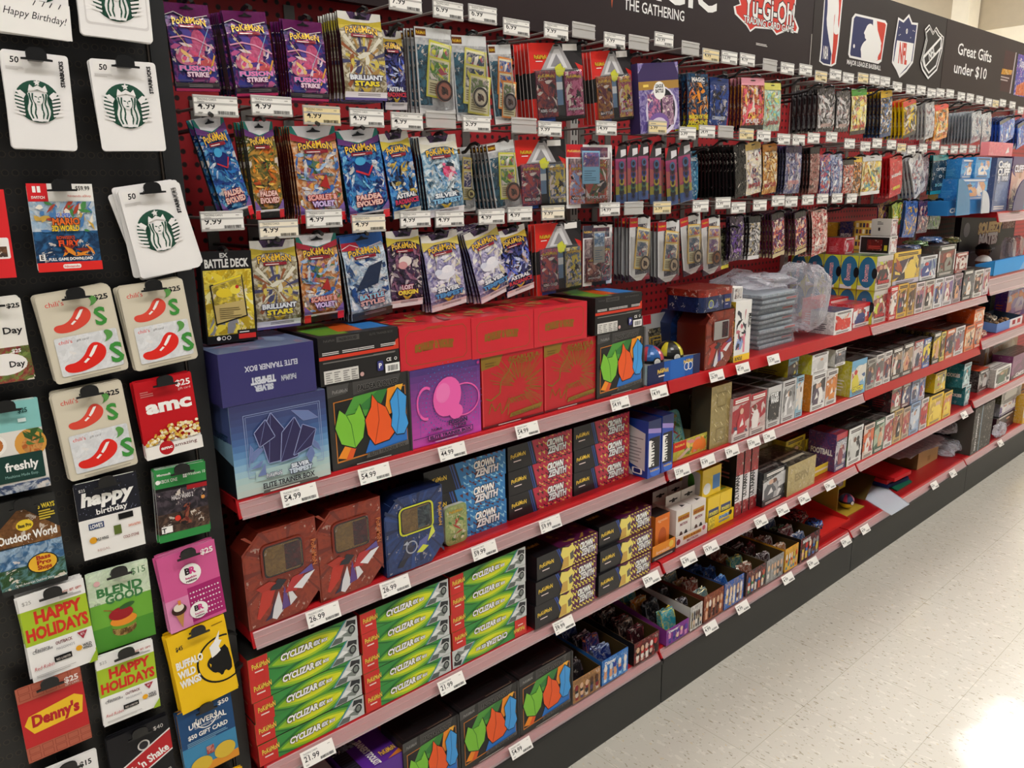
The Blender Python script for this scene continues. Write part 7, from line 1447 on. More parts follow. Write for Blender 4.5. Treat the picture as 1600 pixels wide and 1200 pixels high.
sp('white box lying on the tall white box', (1267, 589), (1292, 583), (1267, 556), '#e6e4e2', '#d0cecc', ['#dad8d6', '#c0bebc'], .014, .14, 0, zl, side='#c8c02a', top='#d8d6d4')
sp('white box with a grey window lying at the end of the pile', (1303, 581), (1319, 576), (1303, 548), '#e6e4e2', '#8a8890', ['#5a5860', '#a8a6ac'], .018, .14, 0, zl, side='#dedcda', panel='#5a5860', edge='#2a282a')
sp('tall light blue box with red cap picture and yellow side', (1327, 622), (1350, 614), (1327, 567), '#6aa8cc', '#d8d4c8', ['#c8342c', '#e8e4d8', '#d8c83a', '#3a5a8a'], .006, .085, 0, B_, side='#b8b02a', salt='#e0dcd0', words=[('GINTER', .12, '#e8d83a', .8)], head='#6aa8cc')
rowB = [((1351, 614), (1364, 610), 564, '#a8a49c', '#5a5048', 'grey card box'), ((1365, 609), (1377, 605), 557, '#d0ccc8', '#6a6260', 'white and grey card box'), ((1378, 604), (1389, 600), 552, '#d8d4d0', '#8a4a48', 'white and russet card box'), ((1390, 600), (1406, 594), 547, '#3a2c28', '#a88a70', 'brown card box, left twin'), ((1407, 593), (1423, 588), 540, '#342826', '#a88a70', 'brown card box, right twin'), ((1424, 587), (1438, 582), 536, '#a83a38', '#d8c8c4', 'dark red card box'), ((1439, 582), (1450, 577), 532, '#2f5aa8', '#e8d03a', 'bright blue and yellow card box')]
for i, (bl, br, ty, c1, c2, d) in enumerate(rowB): sp(d+' on the second shelf, third bay', bl, br, (bl[0], ty), c1, c2, [c2]+CR, .012, .075, 3 if i < 5 else 1, B_, edge='#d8d4d0' if i in (3, 4) else None, words=[('CHROME', .82, '#e8e8e8', .8)] if i == 5 else [('BUZZ', .82, '#e8e8e8', .7)] if i == 6 else ())
rowB2 = [((1455, 566), (1466, 562), 522, '#1c1a18', '#d8b42a', 'black and yellow card box'), ((1467, 562), (1474, 559), 521, '#d8c45a', '#4a3a2c', 'slim yellow card box'), ((1475, 562), (1488, 557), 518, '#c8602c', '#3a2a50', 'rust and plum card box'), ((1489, 557), (1503, 553), 514, '#d8d4d4', '#7a6a78', 'white and lilac card box'), ((1505, 553), (1519, 549), 512, '#e0702a', '#e8d0b0', 'orange card box'), ((1520, 550), (1531, 547), 508, '#d8602c', '#c8a090', 'dark orange card box')]
for i, (bl, br, ty, c1, c2, d) in enumerate(rowB2): sp(d+' at the far end of the second shelf', bl, br, (bl[0], ty), c1, c2, [c2]+CR, .014, .08, 1, B_)
zo = LAST['z']
sp('orange box stacked on the dark orange one', (1521, 509), (1536, 504), (1521, 485), '#e0682a', '#e8d0b8', ['#e8884a', '#d8d0c8'], .014, .12, 0, zo, side='#d8581e', salt='#a8401c', top='#d8581e')
sp('orange box lying behind, left of the stacked one', (1496, 516), (1512, 511), (1496, 490), '#d8581e', '#a8401c', ['#b84a1c', '#e8a070'], .10, .12, 0, zo, side='#d8581e', top='#c84a18')

# --- third shelf
tray('small orange tray at the left of the second bay', (1019, 864), (1055, 850), (1019, 843), .03, .08, C_, '#e08424', lambda c: c.rect(0, 0, 1, 1, H_('#e08a2a')).rect(0, 0, 1, .32, H_('#3a3230')).lines(.1, .06, .9, .24, 1, H_('#a8a09a'), 2).text('Aggretsuko', .45, .38, .22, H_('#f0c0a0'), w=.6, bold=.03, rot=.0).ell(.82, .7, .1, col=H_('#e8c050')), h=.048, hb=.05)
tx0, tx1 = LAST['x0'], LAST['x1']
sbox('orange toy box standing in the small orange tray', (1023, 860), (1045, 851), (1023, 812), .045, .05, '#d8702a', lambda c: c.rect(0, 0, 1, 1, H_('#dc7428')).ell(.5, .42, .3, .26, col=H_('#b85420')).text('Aggretsuko', .5, .84, .07, H_('#f0c8a0'), w=.7), z0=C_+.003, h=.125, nm='toy_box', topc='#2a2422')
tray('low white tray of little white boxes', (1056, 850), (1105, 828), (1054, 832), .04, .10, C_, '#dcd2cc', lambda c: c.rect(0, 0, 1, 1, H_('#d8ccc6')).rect(.22, .45, .8, .8, H_('#c89a2c')).text('BOB\'S BURGERS', .51, .52, .2, H_('#8a1c20'), w=.54, bold=.04).text('MOTION', .52, .14, .2, H_('#8a4050'), w=.36, bold=.04).ell(.07, .5, .06, col=H_('#8a2430')).ell(.88, .75, .05, col=H_('#c05a64')), h=.034, hb=.034, inner='#b8a8a0')
tx0, tx1 = LAST['x0'], LAST['x1']; bw = (tx1-tx0-.008)/2
def f_bob(c): c.rect(0, 0, 1, 1, H_('#ddd6cf')).rect(.12, .66, .9, .82, H_('#b8862a')).text('BOB\'S BURGERS', .51, .69, .07, H_('#8a1c20'), w=.72, bold=.04).text('MOTION', .52, .52, .07, H_('#8a4050'), w=.5, bold=.04).ell(.35, .2, .12, .16, col=H_('#5a3a34')).ell(.68, .2, .12, .16, col=H_('#3a3030'))
for j in range(2):
    for i in range(2):
        o = empty('toy_box', (tx0+.004+bw*(i+.5), .046+j*.05, C_+.004)); boxmesh(bw-.003, .042, .115, '#ddd6cf', f_bob, None, lambda c: c.poly([(.5, .2), (.8, .3), (.6, .6)], H_('#2a2626')), PRINT).build('carton', o)
        m = flatc(bw-.003, .034, .0012, lambda c: c.poly([(.22, .35), (.4, .35), (.4, .2), (.6, .2), (.6, .35), (.78, .35), (.78, .5), (.6, .5), (.5, .62), (.4, .5), (.22, .5)], H_('#2a2422')), PRINT, '#d8cfc6'); m.build('hang_tab', o, (0, .041, .149), (0, 0, 0))
        tag(o, 'little white toy box with hang tab, %s %s in the white tray' % (('front', 'back')[j], ('left', 'right')[i]), 'toy box')
YW = '#e8c41c'
tray('bright yellow tray beside the white tray', (1106, 825), (1146, 806), (1104, 803), .045, .11, C_, YW, lambda c: c.rect(0, 0, 1, 1, H_(YW)).rect(0, 0, .25, 1, H_('#e8d040'), H_('#3a3a2a'), .4).text('SPONGEBOB', .62, .55, .24, H_('#3a7ab8'), w=.42, bold=.06, out=WHITE, ow=.03).text('SQUAREPANTS', .62, .28, .14, H_('#3a7ab8'), w=.42, bold=.04).ell(.86, .72, .06, col=INK), h=.042, hb=.042, inner='#a8881c')
tx0, tx1 = LAST['x0'], LAST['x1']; bw = (tx1-tx0-.008)/2
def f_sb(c): c.rect(0, 0, 1, 1, H_(YW)).rect(.08, .12, .92, .6, H_('#2a3a6a')).text('SPONGEBOB', .5, .38, .12, H_('#e8d85a'), w=.7, bold=.05).text('SLIMEEZ', .5, .22, .1, H_('#8ab8e0'), w=.6, bold=.05)
for i in range(2): tag(boxmesh(bw-.002, .085, .105, YW, f_sb, None, tbusy('#c8a41c', '#4a7a3a'), GLOSS, '#c8a41c').build('toy_box', None, (tx0+.004+bw*(i+.5), .052, C_+.003)), 'yellow and navy toy box standing in the yellow tray, %s one' % ('left', 'right')[i], 'toy box')
sbox('yellow toy box with a pale side stacked above the yellow tray', (1097, 768), (1126, 757), (1097, 722), .06, .085, YW, lambda c: c.rect(0, 0, 1, 1, H_(YW)).rect(.55, .2, .95, .7, H_('#2f7ac0')).ell(.25, .3, .2, .2, col=WHITE), lambda c: c.rect(0, 0, 1, 1, H_('#d8b818')).rrect(.1, .1, .9, .9, .1, H_('#b8b4b0')).ell(.5, .5, .15, .3, col=H_('#4a8a2c')), z0=C_+.109, h=.095, nm='toy_box', mat=GLOSS, topc='#c8a41c')
UL = ['#b8202c', '#d8d4d4', '#8a1820']
for i, (bl, br, ty) in enumerate((((1147, 800), (1158, 796), 705), ((1159.5, 796), (1169, 792), 702), ((1170.5, 792), (1181, 788), 699))):
    sbox('tall slim red and white box, %s of three in a row' % ('left', 'middle', 'right')[i], bl, br, (bl[0], ty), .05, .12, '#d8d4d4', lambda c: c.rect(0, 0, 1, 1, H_('#e4e0e0')).rect(0, .6, 1, 1, H_('#b8242c'), H_('#8a3a3a'), .7).rect(0, 0, 1, .2, H_('#8a1c24'), H_('#b83a3a'), .6).text('ULTRAMAN', .5, .42, .1, INK, w=2.2, bold=.04, rot=1.5708), lambda c: c.rect(0, 0, 1, 1, H_('#161618')).lines(.2, .55, .8, .85, 5, H_('#8a4a48'), 2, .4), z0=C_, mat=GLOSS, topc='#1c1a1a')
sp('black box with a silver collage front', (1190, 795), (1225, 778), (1190, 742), '#2a2a2c', '#c8c6c6', ['#e0dede', '#5a5a60', '#8a4a4c', '#a8a6a8'], .03, .11, 0, C_, side='#161618', salt='#2a2a2c', top='#1c1a1a', talt='#6a6460')
sbox('gold fronted box with dark top beside the collage box', (1229, 772), (1272, 755), (1229, 731), .02, .16, '#a8945c', lambda c: c.rect(0, 0, 1, 1, H_('#b09c60')).rrect(.03, .06, .97, .94, .03, H_('#a8945a'), H_('#c8b880'), .35).text('ESPN', .5, .4, .24, H_('#8a7844'), w=.5, bold=.05), lambda c: c.rect(0, 0, 1, 1, H_('#4a422c')), tbusy('#2a2620', '#c8c0a8'), z0=C_, mat=TIN, topc='#2a2620')
sbox('gold striped box standing behind the collage box', (1181, 752), (1203, 744), (1181, 690), .19, .09, '#8a7a44', lambda c: c.rect(0, 0, 1, 1, H_('#9a8850'), H_('#c8b880'), .5).lines(.05, .3, .95, .8, 4, H_('#d8cca0'), 1), z0=C_, h=.17, mat=TIN, topc='#6a5c34')
YD = ['#e0c83a', '#2a2a20', '#a83a2c', '#c8b030']
sp('yellow card box with dark picture top, left twin', (1224, 745), (1254, 732), (1224, 692), '#d8bc34', '#8a742a', YD, .14, .09, 0, C_, top='#2a2418', talt='#a84a34')
sp('yellow card box with dark picture top, right twin', (1256, 732), (1279, 722), (1256, 688), '#d8bc34', '#8a742a', YD, .14, .09, 0, C_, top='#2a2418', talt='#a84a34')
tray('low yellow display tray at the edge of third shelf', (1264, 742), (1297, 727), (1264, 728), .05, .085, C_, '#d8b834', lambda c: c.rect(0, 0, 1, 1, H_('#d8b834')).rect(0, .4, 1, .6, H_('#e0d0b8')), h=.036, hb=.05, inner='#b8982c')
sp('purple football card box with a red top edge', (1303, 734), (1320, 726), (1303, 682), '#5a5078', '#c8c0c8', ['#3a3458', '#d8d0d0', '#8a3a48'], .025, .11, 0, C_, side='#4a3a6c', salt='#a83a48', amt=.25, head='#b82c3c', words=[('FOOTBALL', .68, '#e0dce4', .9)], top='#8a2430', talt='#5a4a6a', sword='FOOTBALL')
sp('purple football card box behind the front one', (1268, 700), (1290, 692), (1268, 664), '#5a5078', '#a8a0a8', ['#3a3458', '#8a3a48'], .245, .09, 0, C_, side='#4a3a6c', head='#b82c3c', top='#6a2430', h=.165)
sp('white box with black strokes and a green corner', (1322, 728), (1344, 718), (1322, 674), '#e4e4e0', '#c8c8c4', ['#1c1c1c', '#e8e8e4', '#d0d0cc'], .02, .09, 0, C_, side='#2a3a28', salt='#8ac040', top='#1a1a1a', talt='#4a4a48')
rowC = [((1346, 718), (1362, 711), 668, '#d8c8bc', '#d8602c', 'cream and orange card box'), ((1363, 711), (1378, 704), 660, '#3a5a44', '#a8b8a0', 'green card box'), ((1379, 703), (1392, 698), 653, '#e0dcd8', '#a83a3c', 'white box with red figures'), ((1393, 697), (1406, 690), 645, '#c8a868', '#a86a4a', 'gold card box'), ((1407, 690), (1418, 684), 641, '#c0a890', '#b0584a', 'beige card box'), ((1419, 684), (1433, 677), 634, '#8aa4c8', '#c8d0dc', 'light blue card box'), ((1435, 677), (1446, 670), 627, '#d8d0cc', '#c03034', 'white box with a red disc'), ((1448, 668), (1469, 660), 623, '#e8c41c', '#c8a01c', 'bright yellow card box'), ((1470.5, 660), (1483, 655), 617, '#e8c020', '#d8784a', 'slim yellow and red box')]
for i, (bl, br, ty, c1, c2, d) in enumerate(rowC): sp(d+' in the front row of the third shelf', bl, br, (bl[0], ty), c1, c2, [c2]+CR if i < 7 else [c2, '#f0d040'], .018, .085, (1, 1, 3, 3, 3)[i] if i < 5 else 1, C_, side='#1c1a1a' if i == 0 else None); zq = LAST['z'] if i == 5 else (zq if i else 0)
rowC2 = [((1391, 644), (1406, 637), 607, '#8a8468', '#a83038', 'grey box with red figure', '#2a2a2a'), ((1407, 637), (1420, 632), 602, '#6a2a34', '#2a3060', 'maroon and navy box', None), ((1422, 634), (1433, 629), 598, '#8a9cc0', '#c8d0dc', 'pale blue box', None), ((1434, 629), (1443, 624), 590, '#c8c0cc', '#5a70a8', 'lilac box', None), ((1458, 621), (1475, 613), 586, '#e8c41c', '#b0a040', 'yellow box', '#d8b01a')]
for bl, br, ty, c1, c2, d, sd_ in rowC2: sp(d+' on the upper tier of the third shelf', bl, br, (bl[0], ty), c1, c2, [c2]+CR[:3], .022, .09, 0, zq, side=sd_)
TE = ['#2a7a84', '#c8e0e0', '#1c5a64']
def teal(l, bl, br, tl, z0): sp(l, bl, br, tl, '#b8d0d4', '#2a8088', TE, .03, .14, 0, z0, side='#1c6a74', salt='#4a9aa0', amt=.3, top='#1c5058', sword='STAR ROOKIES')
teal('teal card box at the end of the third shelf, lower', (1505, 637), (1513, 633), (1505, 606), C_); zt_ = LAST['z']
teal('teal card box at the end of the third shelf, upper', (1503, 605), (1514, 600), (1503, 571), zt_)

# --- bottom shelf: open trays of foil bags
def f_fig(base, cols, word=None, wc='#f0f0f0', dots=True):
    def f(c):
        c.rect(0, 0, 1, 1, H_(base), H_(cols[0]), .35); r = random.Random(base+(word or ''))
        if dots:
            for j in range(2):
                for i in range(5):
                    x, y = .14+i*.18+r.uniform(-.02, .02), .22+j*.32; c.k -= .6
                    c.rect(x-.05, y-.14, x+.05, y+.05, H_(r.choice(cols))); c.ell(x, y+.1, .06, .13, col=H_(r.choice(['#e8c8a8', '#d8b090', '#5a3a2c', '#e8e0d8']+cols)))
        if word: c.text(word, .3, .78, .14, H_(wc), w=.42, bold=.04)
    return f
def bags(n, cols, name, lab, up=0, seed=1):
    t = dict(LAST); r = random.Random(seed)
    for i in range(n):
        x = (t['x0']+t['x1'])/2+r.uniform(-.006, .006); y = t['y']+.035+(t['d']-.06)*(i+.1)/n; z = t['z']+.006
        c1, c2 = cols[i % len(cols)]
        crumple('%s foil bag in the %s, %s from the front' % (name[i % len(name)], lab, ordn(i)), x, y, z, t['w']*.58, .02, .082+.014*(i % 2), seed*31+i, CRINK, 'foil_bag', H_(c1), H_(c2), .3, cat='foil bag', rot=(r.uniform(-.3, -.15), r.uniform(-.12, .12), r.uniform(-.1, .1)), rough=.4, n=(16, 10), sq=.28)
TR = [((895, 1095), (938, 1072), 1066, '#a87a4c', ['#3a3436', '#8a3034', '#c8b8a8', '#5a4a6a'], '', 'brown figure-print tray', 4, [('#201c1e', '#4a4044'), ('#2a2426', '#6a3a34')], ['black', 'dark grey']),
 ((940, 1072), (981, 1044), 1035, '#2a6ab8', ['#8ac0e8', '#d8a07a', '#3a4a9a', '#c8d8e8'], 'Disney', 'sky blue tray', 5, [('#1c2a6a', '#a8b8d8'), ('#2a3a80', '#c86a4a'), ('#16204a', '#e0e0e8')], ['royal blue', 'blue and orange', 'navy']),
 ((990, 1045), (1029, 1020), 1008, '#4a2a28', ['#c83a3a', '#d8b8a8', '#2a1c1c', '#e8d8d0'], '', 'black and red tray', 6, [('#2a1418', '#6a2a30'), ('#1c1416', '#8a6a5c')], ['dark red', 'black']),
 ((1040, 1022), (1075, 1000), 987, '#8a3a90', ['#5a4a9c', '#d890b8', '#3a3a80', '#e0c0d0'], 'Disney', 'purple and pink tray', 4, [('#3aa0b0', '#e8d84a'), ('#1c1a20', '#6a6a70'), ('#d8902a', '#e8e0b8')], ['teal and yellow', 'black', 'orange']),
 ((1078, 979), (1097, 966), 951, '#d8d4ce', ['#2a2a2c', '#8a7a5a', '#3a3a44'], '', 'white figure-print tray', 3, [('#242226', '#a8a4a8'), ('#2a282c', '#6a666a')], ['black and white', 'charcoal']),
 ((1099, 963), (1130, 944), 934, '#7a3a2c', ['#c87a4a', '#e0b090', '#3a1c18'], '', 'rust brown tray', 5, [('#6a8a90', '#d8c890'), ('#8a3a2a', '#e0d8c8'), ('#b08a4a', '#f0ece0')], ['grey-green', 'rust', 'gold and white']),
 ((1131, 944), (1161, 929), 914, '#2a60b0', ['#d8b060', '#c85a4a', '#4a80c8', '#e8d8c0'], '', 'cobalt blue tray', 4, [('#1c4a9c', '#6aa0d8'), ('#1a2a5a', '#3a6ab0')], ['bright blue', 'navy blue']),
 ((1165, 926), (1195, 911), 897, '#3a3438', ['#c8604a', '#3a6aa8', '#d8d0c8', '#4a8a5a'], '', 'dark white-banded tray', 5, [('#8a4a34', '#e8e0d0'), ('#4a8a90', '#d8d060'), ('#a86a3a', '#e8e4dc')], ['brown and white', 'teal green', 'amber']),
 ((1196, 910), (1223, 894), 879, '#8a8886', ['#b8b6b4', '#5a5856', '#a8a6a2'], '', 'pale grey tray', 4, [('#3a2428', '#d8d0d0'), ('#2a2426', '#8a3a44')], ['dark maroon', 'black and silver']),
 ((1225, 893), (1246, 876), 861, '#e0a030', ['#d8c05a', '#4a8aa0', '#c84a2c'], '', 'orange tray', 5, [('#b87a4a', '#e8e0d8'), ('#6a2a2c', '#e8e4e0')], ['tan and silver', 'maroon and silver']),
 ((1249, 878), (1279, 860), 845, '#24262e', ['#c83a34', '#3a6ab0', '#d8b84a', '#8a8a8c'], 'MARVEL', 'black tray with colourful figures', 5, [('#3a5a8a', '#e0dcdc'), ('#7a2a34', '#e8e8e8'), ('#1c1c20', '#4a8a5a')], ['blue and white', 'maroon and white', 'black and green'])]
for i, (bl, br, ty, base, cols, wd_, lab, nbag, bc, nms) in enumerate(TR):
    tray(lab+' of foil bags on the bottom shelf', bl, br, (bl[0], ty), .004, .26, D_, base, f_fig(base, cols, wd_ or None), hb=.085, inner='#4a3a1e', side='#1a1818' if i in (2, 10) else None)
    if i == 7: pass
    bags(nbag, bc, nms, lab, .034, i+3)
tray('flat red tray on the bottom shelf', (1281, 846), (1327, 821), (1281, 838), .055, .2, D_, '#d8281f', lambda c: c.rect(0, 0, 1, 1, H_('#d8302a')), h=.012, hb=.05, inner='#d02a24')
q = LAST; crumple('black and red foil bag lying in the flat red tray', q['x0']+.075, .2, D_+.004, .08, .07, .05, 77, CRINK, 'foil_bag', H_('#241a1e'), H_('#b83a3a'), .6, cat='foil bag', rough=.5); crumple('blue foil bag at the back of the flat red tray', q['x0']+.06, .115, D_+.004, .07, .06, .04, 78, CRINK, 'foil_bag', H_('#2a5aa8'), H_('#1c1c28'), .6, cat='foil bag', rough=.5)
m = flatc(.16, .12, .004, lambda c: c.rect(0, 0, 1, 1, H_('#d8b81c')).rect(.14, .1, .86, .9, H_('#8a94a0'), H_('#c86a90'), .8).ell(.35, .45, .14, col=H_('#3a7ac8')).ell(.6, .55, .12, col=H_('#d85a8a')), GLOSS, '#d8b81c')
q = atY(1308, 785, .16); o = empty('ball_display', (q.x, .17, D_+.001)); m.build('window_panel', o, (0, 0, .19)); m = MB(PRINT); m.box(-.085, .085, -.09, .06, 0, .004, H_('#a88a2c')); m.box(-.085, -.081, -.05, .06, .004, .13, H_('#a88a2c')); m.box(-.08, .085, .03, .034, .004, .19, H_('#8a6c20')); m.build('tray', o)
m = MB(PRINT); m.face([(.085, -.09, .03), (.24, -.06, .09), (.24, .1, .09), (.085, .06, .03)], H_('#4a3a16')); m.face([(.085, -.09, .029), (.085, .06, .029), (.24, .1, .089), (.24, -.06, .089)], H_('#5a481e')); m.build('flap', o); tag(o, 'opened yellow display with a cardboard flap folded out', 'display')
ball('toy ball with a yellow lower half in the opened display', q.x+.01, .125, D_+.006, .032, '#3a4a7a', '#c83a6a', '#e0c41c', 'toy_ball')
# flat things at the third bay of the bottom shelf
def flat(label, pts, z, th, mat, col, nm, cat, alt=None, amt=0):
    P4 = [at(px_, py_, 2, z+th) for px_, py_ in pts]; cx = sum(p.x for p in P4)/len(P4); cy = sum(p.y for p in P4)/len(P4); m = MB(mat)
    ol = [(p.x-cx, p.y-cy) for p in P4]
    if sum(a[0]*b[1]-b[0]*a[1] for a, b in zip(ol, ol[1:]+ol[:1])) < 0: ol = ol[::-1]
    vprism(m, ol, 0, th, col, None, alt, amt); return tag(m.build(nm, None, (cx, cy, z)), label, cat)
flat('flat clear plastic sheet sliding over the shelf edge', [(1328, 764), (1372, 752), (1421, 787), (1393, 804)], D_+.001, .004, SLEEVE, H_('#c8c8d8'), 'plastic_sheet', 'plastic sheet')
flat('green folder under the pile of binders', [(1385, 757), (1410, 742), (1425, 752), (1402, 766)], D_+.002, .006, PRINT, H_('#0c5a40'), 'folder', 'folder')
flat('navy binder in the pile beside the cardboard box', [(1330, 742), (1372, 724), (1420, 745), (1388, 758)], D_+.010, .016, PRINT, H_('#1a2250'), 'binder', 'binder')
flat('red binder second from the top of the pile', [(1338, 738), (1374, 724), (1408, 740), (1386, 752)], D_+.028, .016, PRINT, H_('#b01820'), 'binder', 'binder')
flat('red binder topmost on the pile', [(1348, 733), (1376, 719), (1424, 735), (1398, 748)], D_+.046, .016, PRINT, H_('#c0181e'), 'binder', 'binder')
sbox('open cardboard box with brown side at the bottom shelf', (1430, 757), (1461, 742), (1430, 711), .11, .2, '#b08a58', lambda c: c.rect(0, 0, 1, 1, H_('#b8925e')).rect(.48, .2, .62, .5, H_('#a07a4a')), lambda c: c.rect(0, 0, 1, 1, H_('#7a5c34')), z0=D_, nm='cardboard_box', topc='#a88a60')
zc = LAST['z']; xb1 = LAST['x1']; xc = (LAST['x0']+LAST['x1'])/2
crumple('loose clear plastic sheet draped on the cardboard box', xc-.05, .2, zc+.001, .5, .22, .02, 41, rough=.6)
for i, (px_, py_) in enumerate(((1478, 728), (1498, 716), (1480, 705))):
    q = atY(px_, py_, .1); crumple('shiny clear plastic bag heaped right of the cardboard box, %s' % ('lower left', 'lower right', 'topmost')[i], (xb1+.07, xb1+.165, xb1+.115)[i], .13+.02*(i == 2), D_+.001+(.10 if i == 2 else 0), .10, .15, .075, 50+i, WRAP, 'plastic_bag', cat='plastic bag', rough=.55)
def f_bind(c): c.rect(0, 0, 1, 1, H_('#5a5650'), H_('#46423e'), .4).text('CARDBOARD LANES', .17, .46, .06, H_('#e8e8e6'), w=.72, bold=.04, rot=-1.5708).rect(.36, 0, .40, 1, H_('#8aa0ac'))
sbox('grey standing album with white letters down its edge', (1514, 722), (1545, 700), (1512, 634), .012, .1, '#5a5650', f_bind, lambda c: c.rect(0, 0, 1, 1, H_('#4a4640')), z0=D_, nm='card_album', cat='album', h=.245)
sbox('black case standing behind the grey album', (1497, 716), (1509, 709), (1497, 650), .13, .2, '#1c1b1b', None, z0=D_, nm='card_case', cat='case', h=.235)

# --- fourth bay
Z1, Z2, Z3, Z4 = 1.388, 1.087, .785, .482
CU = ['#3a8ad0', '#d8a070', '#e8e0d8', '#8a4a9c']
def cuff(l, bl, br, tl, z0, base='#2a7ac0', y=.03, d=.08, **k): sp(l, bl, br, tl, base, '#5aa8d8', CU, y, d, 0, z0, **k)
sbox('deep blue base box under the blue bracelet boxes', (1480, 336), (1532, 335), (1480, 300), .02, .2, '#1f6aa8', lambda c: c.rect(0, 0, 1, 1, H_('#1f6aa8')).text('CUFF', .25, .2, .3, WHITE, w=.4, bold=.05), z0=Z1, nm='display_box', h=.06); zb_ = LAST['z']
cuff('blue bracelet box, lower front of the pile', (1497, 306), (1541, 304), (1497, 279), zb_, y=.03); zc_ = LAST['z']
cuff('blue bracelet box, upper left of the pile', (1500, 279), (1519, 277), (1500, 248), zc_, y=.04); cuff('blue bracelet box, upper right of the pile', (1522, 277), (1546, 275), (1522, 245), zc_, '#3a90d0', y=.03)
cuff('yellow and teal bracelet boxes panel at the left of the pile', (1480, 300), (1498, 300), (1481, 250), zb_, '#c8a030', y=.125)
sp('grey-blue box lettered in white beside the bracelet pile', (1548, 330), (1571, 330), (1548, 246), '#5a6a94', '#4a5a84', ['#54648c', '#6a7aa0'], .03, .12, 0, Z1, words=[('Cutie', .82, '#f0f0f4', .8), ('CUFF', .68, '#f0f0f4', .8), ('by Tavolo', .58, '#d8d8e4', .7)], panel='#7a8ab0')
sp('violet box with pale shapes right of the grey-blue box', (1573, 330), (1593, 330), (1573, 244), '#4a2a6c', '#e0b0a0', ['#e8c8b8', '#5a3a80', '#3a1c5a'], .03, .12, 0, Z1, words=[('CUFF', .72, '#f0e8f4', .7)])
sp('teal box at the right picture edge', (1595, 330), (1625, 330), (1595, 248), '#2a9aa0', '#e8d0c0', ['#3ab0b0', '#e8e0d8', '#c87a4a'], .03, .12, 0, Z1)
def fin(label, cx, cy, y, r, col, a0, a1):
    p = atY(cx, cy, y); m = MB(clear_mat('tinted_acrylic_'+col[1:], H_(col), .62, .12)); pts = [(0, 0)]+[(r*math.cos(math.radians(a0+(a1-a0)*i/12)), r*math.sin(math.radians(a0+(a1-a0)*i/12))) for i in range(13)]
    m.prism(pts, 0, .004, (1, 1, 1, 1)); tag(m.build('acrylic_divider', None, (p.x, y, Z1+.001)), label, 'divider')
fin('blue clear quarter-round divider at the shelf front', 1494, 334, -.004, .15, '#2f8ac0', 0, 95); fin('white clear quarter-round divider', 1533, 333, -.002, .10, '#d8dce4', 0, 95); fin('violet quarter-round divider at the right edge', 1598, 331, -.004, .15, '#3a2a70', 85, 180)
# pink box hanging at the front of the top row
p = atY(1544, 243, .05); q = atY(1582, 243, .05); t_ = atY(1544, 221, .05)
sbox('pink foam box hanging in front of the blue bags', (1544, 243), (1581, 243), (1544, 221), .04, .035, '#e88a90', lambda c: c.rect(0, 0, 1, 1, H_('#e88a90'), H_('#f0a8a8'), .3).poly([(.7, .2), (.8, .7), (.86, .3)], WHITE), nm='foam_box')
# dolls display
def f_sq(c): c.rect(0, 0, 1, 1, H_('#141220')).rect(0, .0, 1, .35, H_('#2a1c40')).text('SQUEEZY', .52, .64, .2, H_('#f0d890'), w=.44, bold=.07, out=H_('#a8602a'), ow=.03).text('MATES', .5, .42, .2, WHITE, w=.34, bold=.07, out=H_('#7a2a3a'), ow=.03).ell(.1, .75, .05, .14, col=H_('#8a8a90')).rect(.74, .68, .98, .95, H_('#6a2a24'), H_('#d8b0a0'), .6).lines(.2, .28, .66, .36, 1, H_('#8a8a9c'), 2)
sbox('black and violet doll display with white and gold lettering', (1494, 418), (1578, 412), (1491, 362), .235, .03, '#141220', f_sq, z0=Z2, nm='doll_display', cat='display', h=.265)
tray('bright blue tray in front of the doll display', (1552, 430), (1616, 420), (1552, 409), .01, .085, Z2, '#3a9ae0', lambda c: c.rect(0, 0, 1, 1, H_('#3f9ee4')).poly([(.6, 0), (1, .1), (1, .9), (.7, .6)], H_('#8ab8e8')), h=.07, hb=.05, inner='#2f84c8')
def doll(label, px_, py_, y, cap, skin, body):
    q = atY(px_, py_, y); o = empty('doll', (q.x, y, Z2+.004)); r = .037; hz = q.z-Z2-.004
    def sph(nm, cx, cz, rx, rz, col, lo=-90, hi=90):
        m = MB(PRINT); m.smooth = True; n, k = 16, 8
        for j in range(k):
            a0, a1 = [math.radians(lo+(hi-lo)*t/k) for t in (j, j+1)]
            for i in range(n):
                b0, b1 = 6.2832*i/n, 6.2832*(i+1)/n; m.face([(cx+rx*math.cos(a)*math.cos(b), rx*math.cos(a)*math.sin(b), cz+rz*math.sin(a)) for a, b in ((a0, b0), (a0, b1), (a1, b1), (a1, b0))], H_(col))
        return m.build(nm, o)
    sph('head', 0, hz, r, r*.9, skin); sph('cap', 0, hz+.003, r*1.08, r*1.02, cap, 12, 90); sph('body', 0, hz*.42, r*.7, hz*.42, body)
    m = MB(PRINT)
    for s in (-1, 1): m.box(s*.013-.004, s*.013+.004, -r*1.0, -r*.9, hz-.006, hz+.003, BLACK)
    m.build('eyes', o); tag(o, label, 'doll')
doll('small doll with a black knitted cap', 1536, 392, .19, '#16161a', '#7a4a34', '#1c1c22'); doll('small doll with a white helmet', 1536, 411, .14, '#e8e6e2', '#8a5a3c', '#e0dedc')
for i, (px_, py_) in enumerate(((1575, 392), (1592, 400))): q = atY(px_, py_, .14); crumple('clear bagged doll at the right of the blue tray, %s' % ('left', 'right')[i], q.x, .14+.02*i, Z2+.005, .1, .06, .15, 60+i, WRAP, 'bagged_toy', cat='toy', rough=.4)
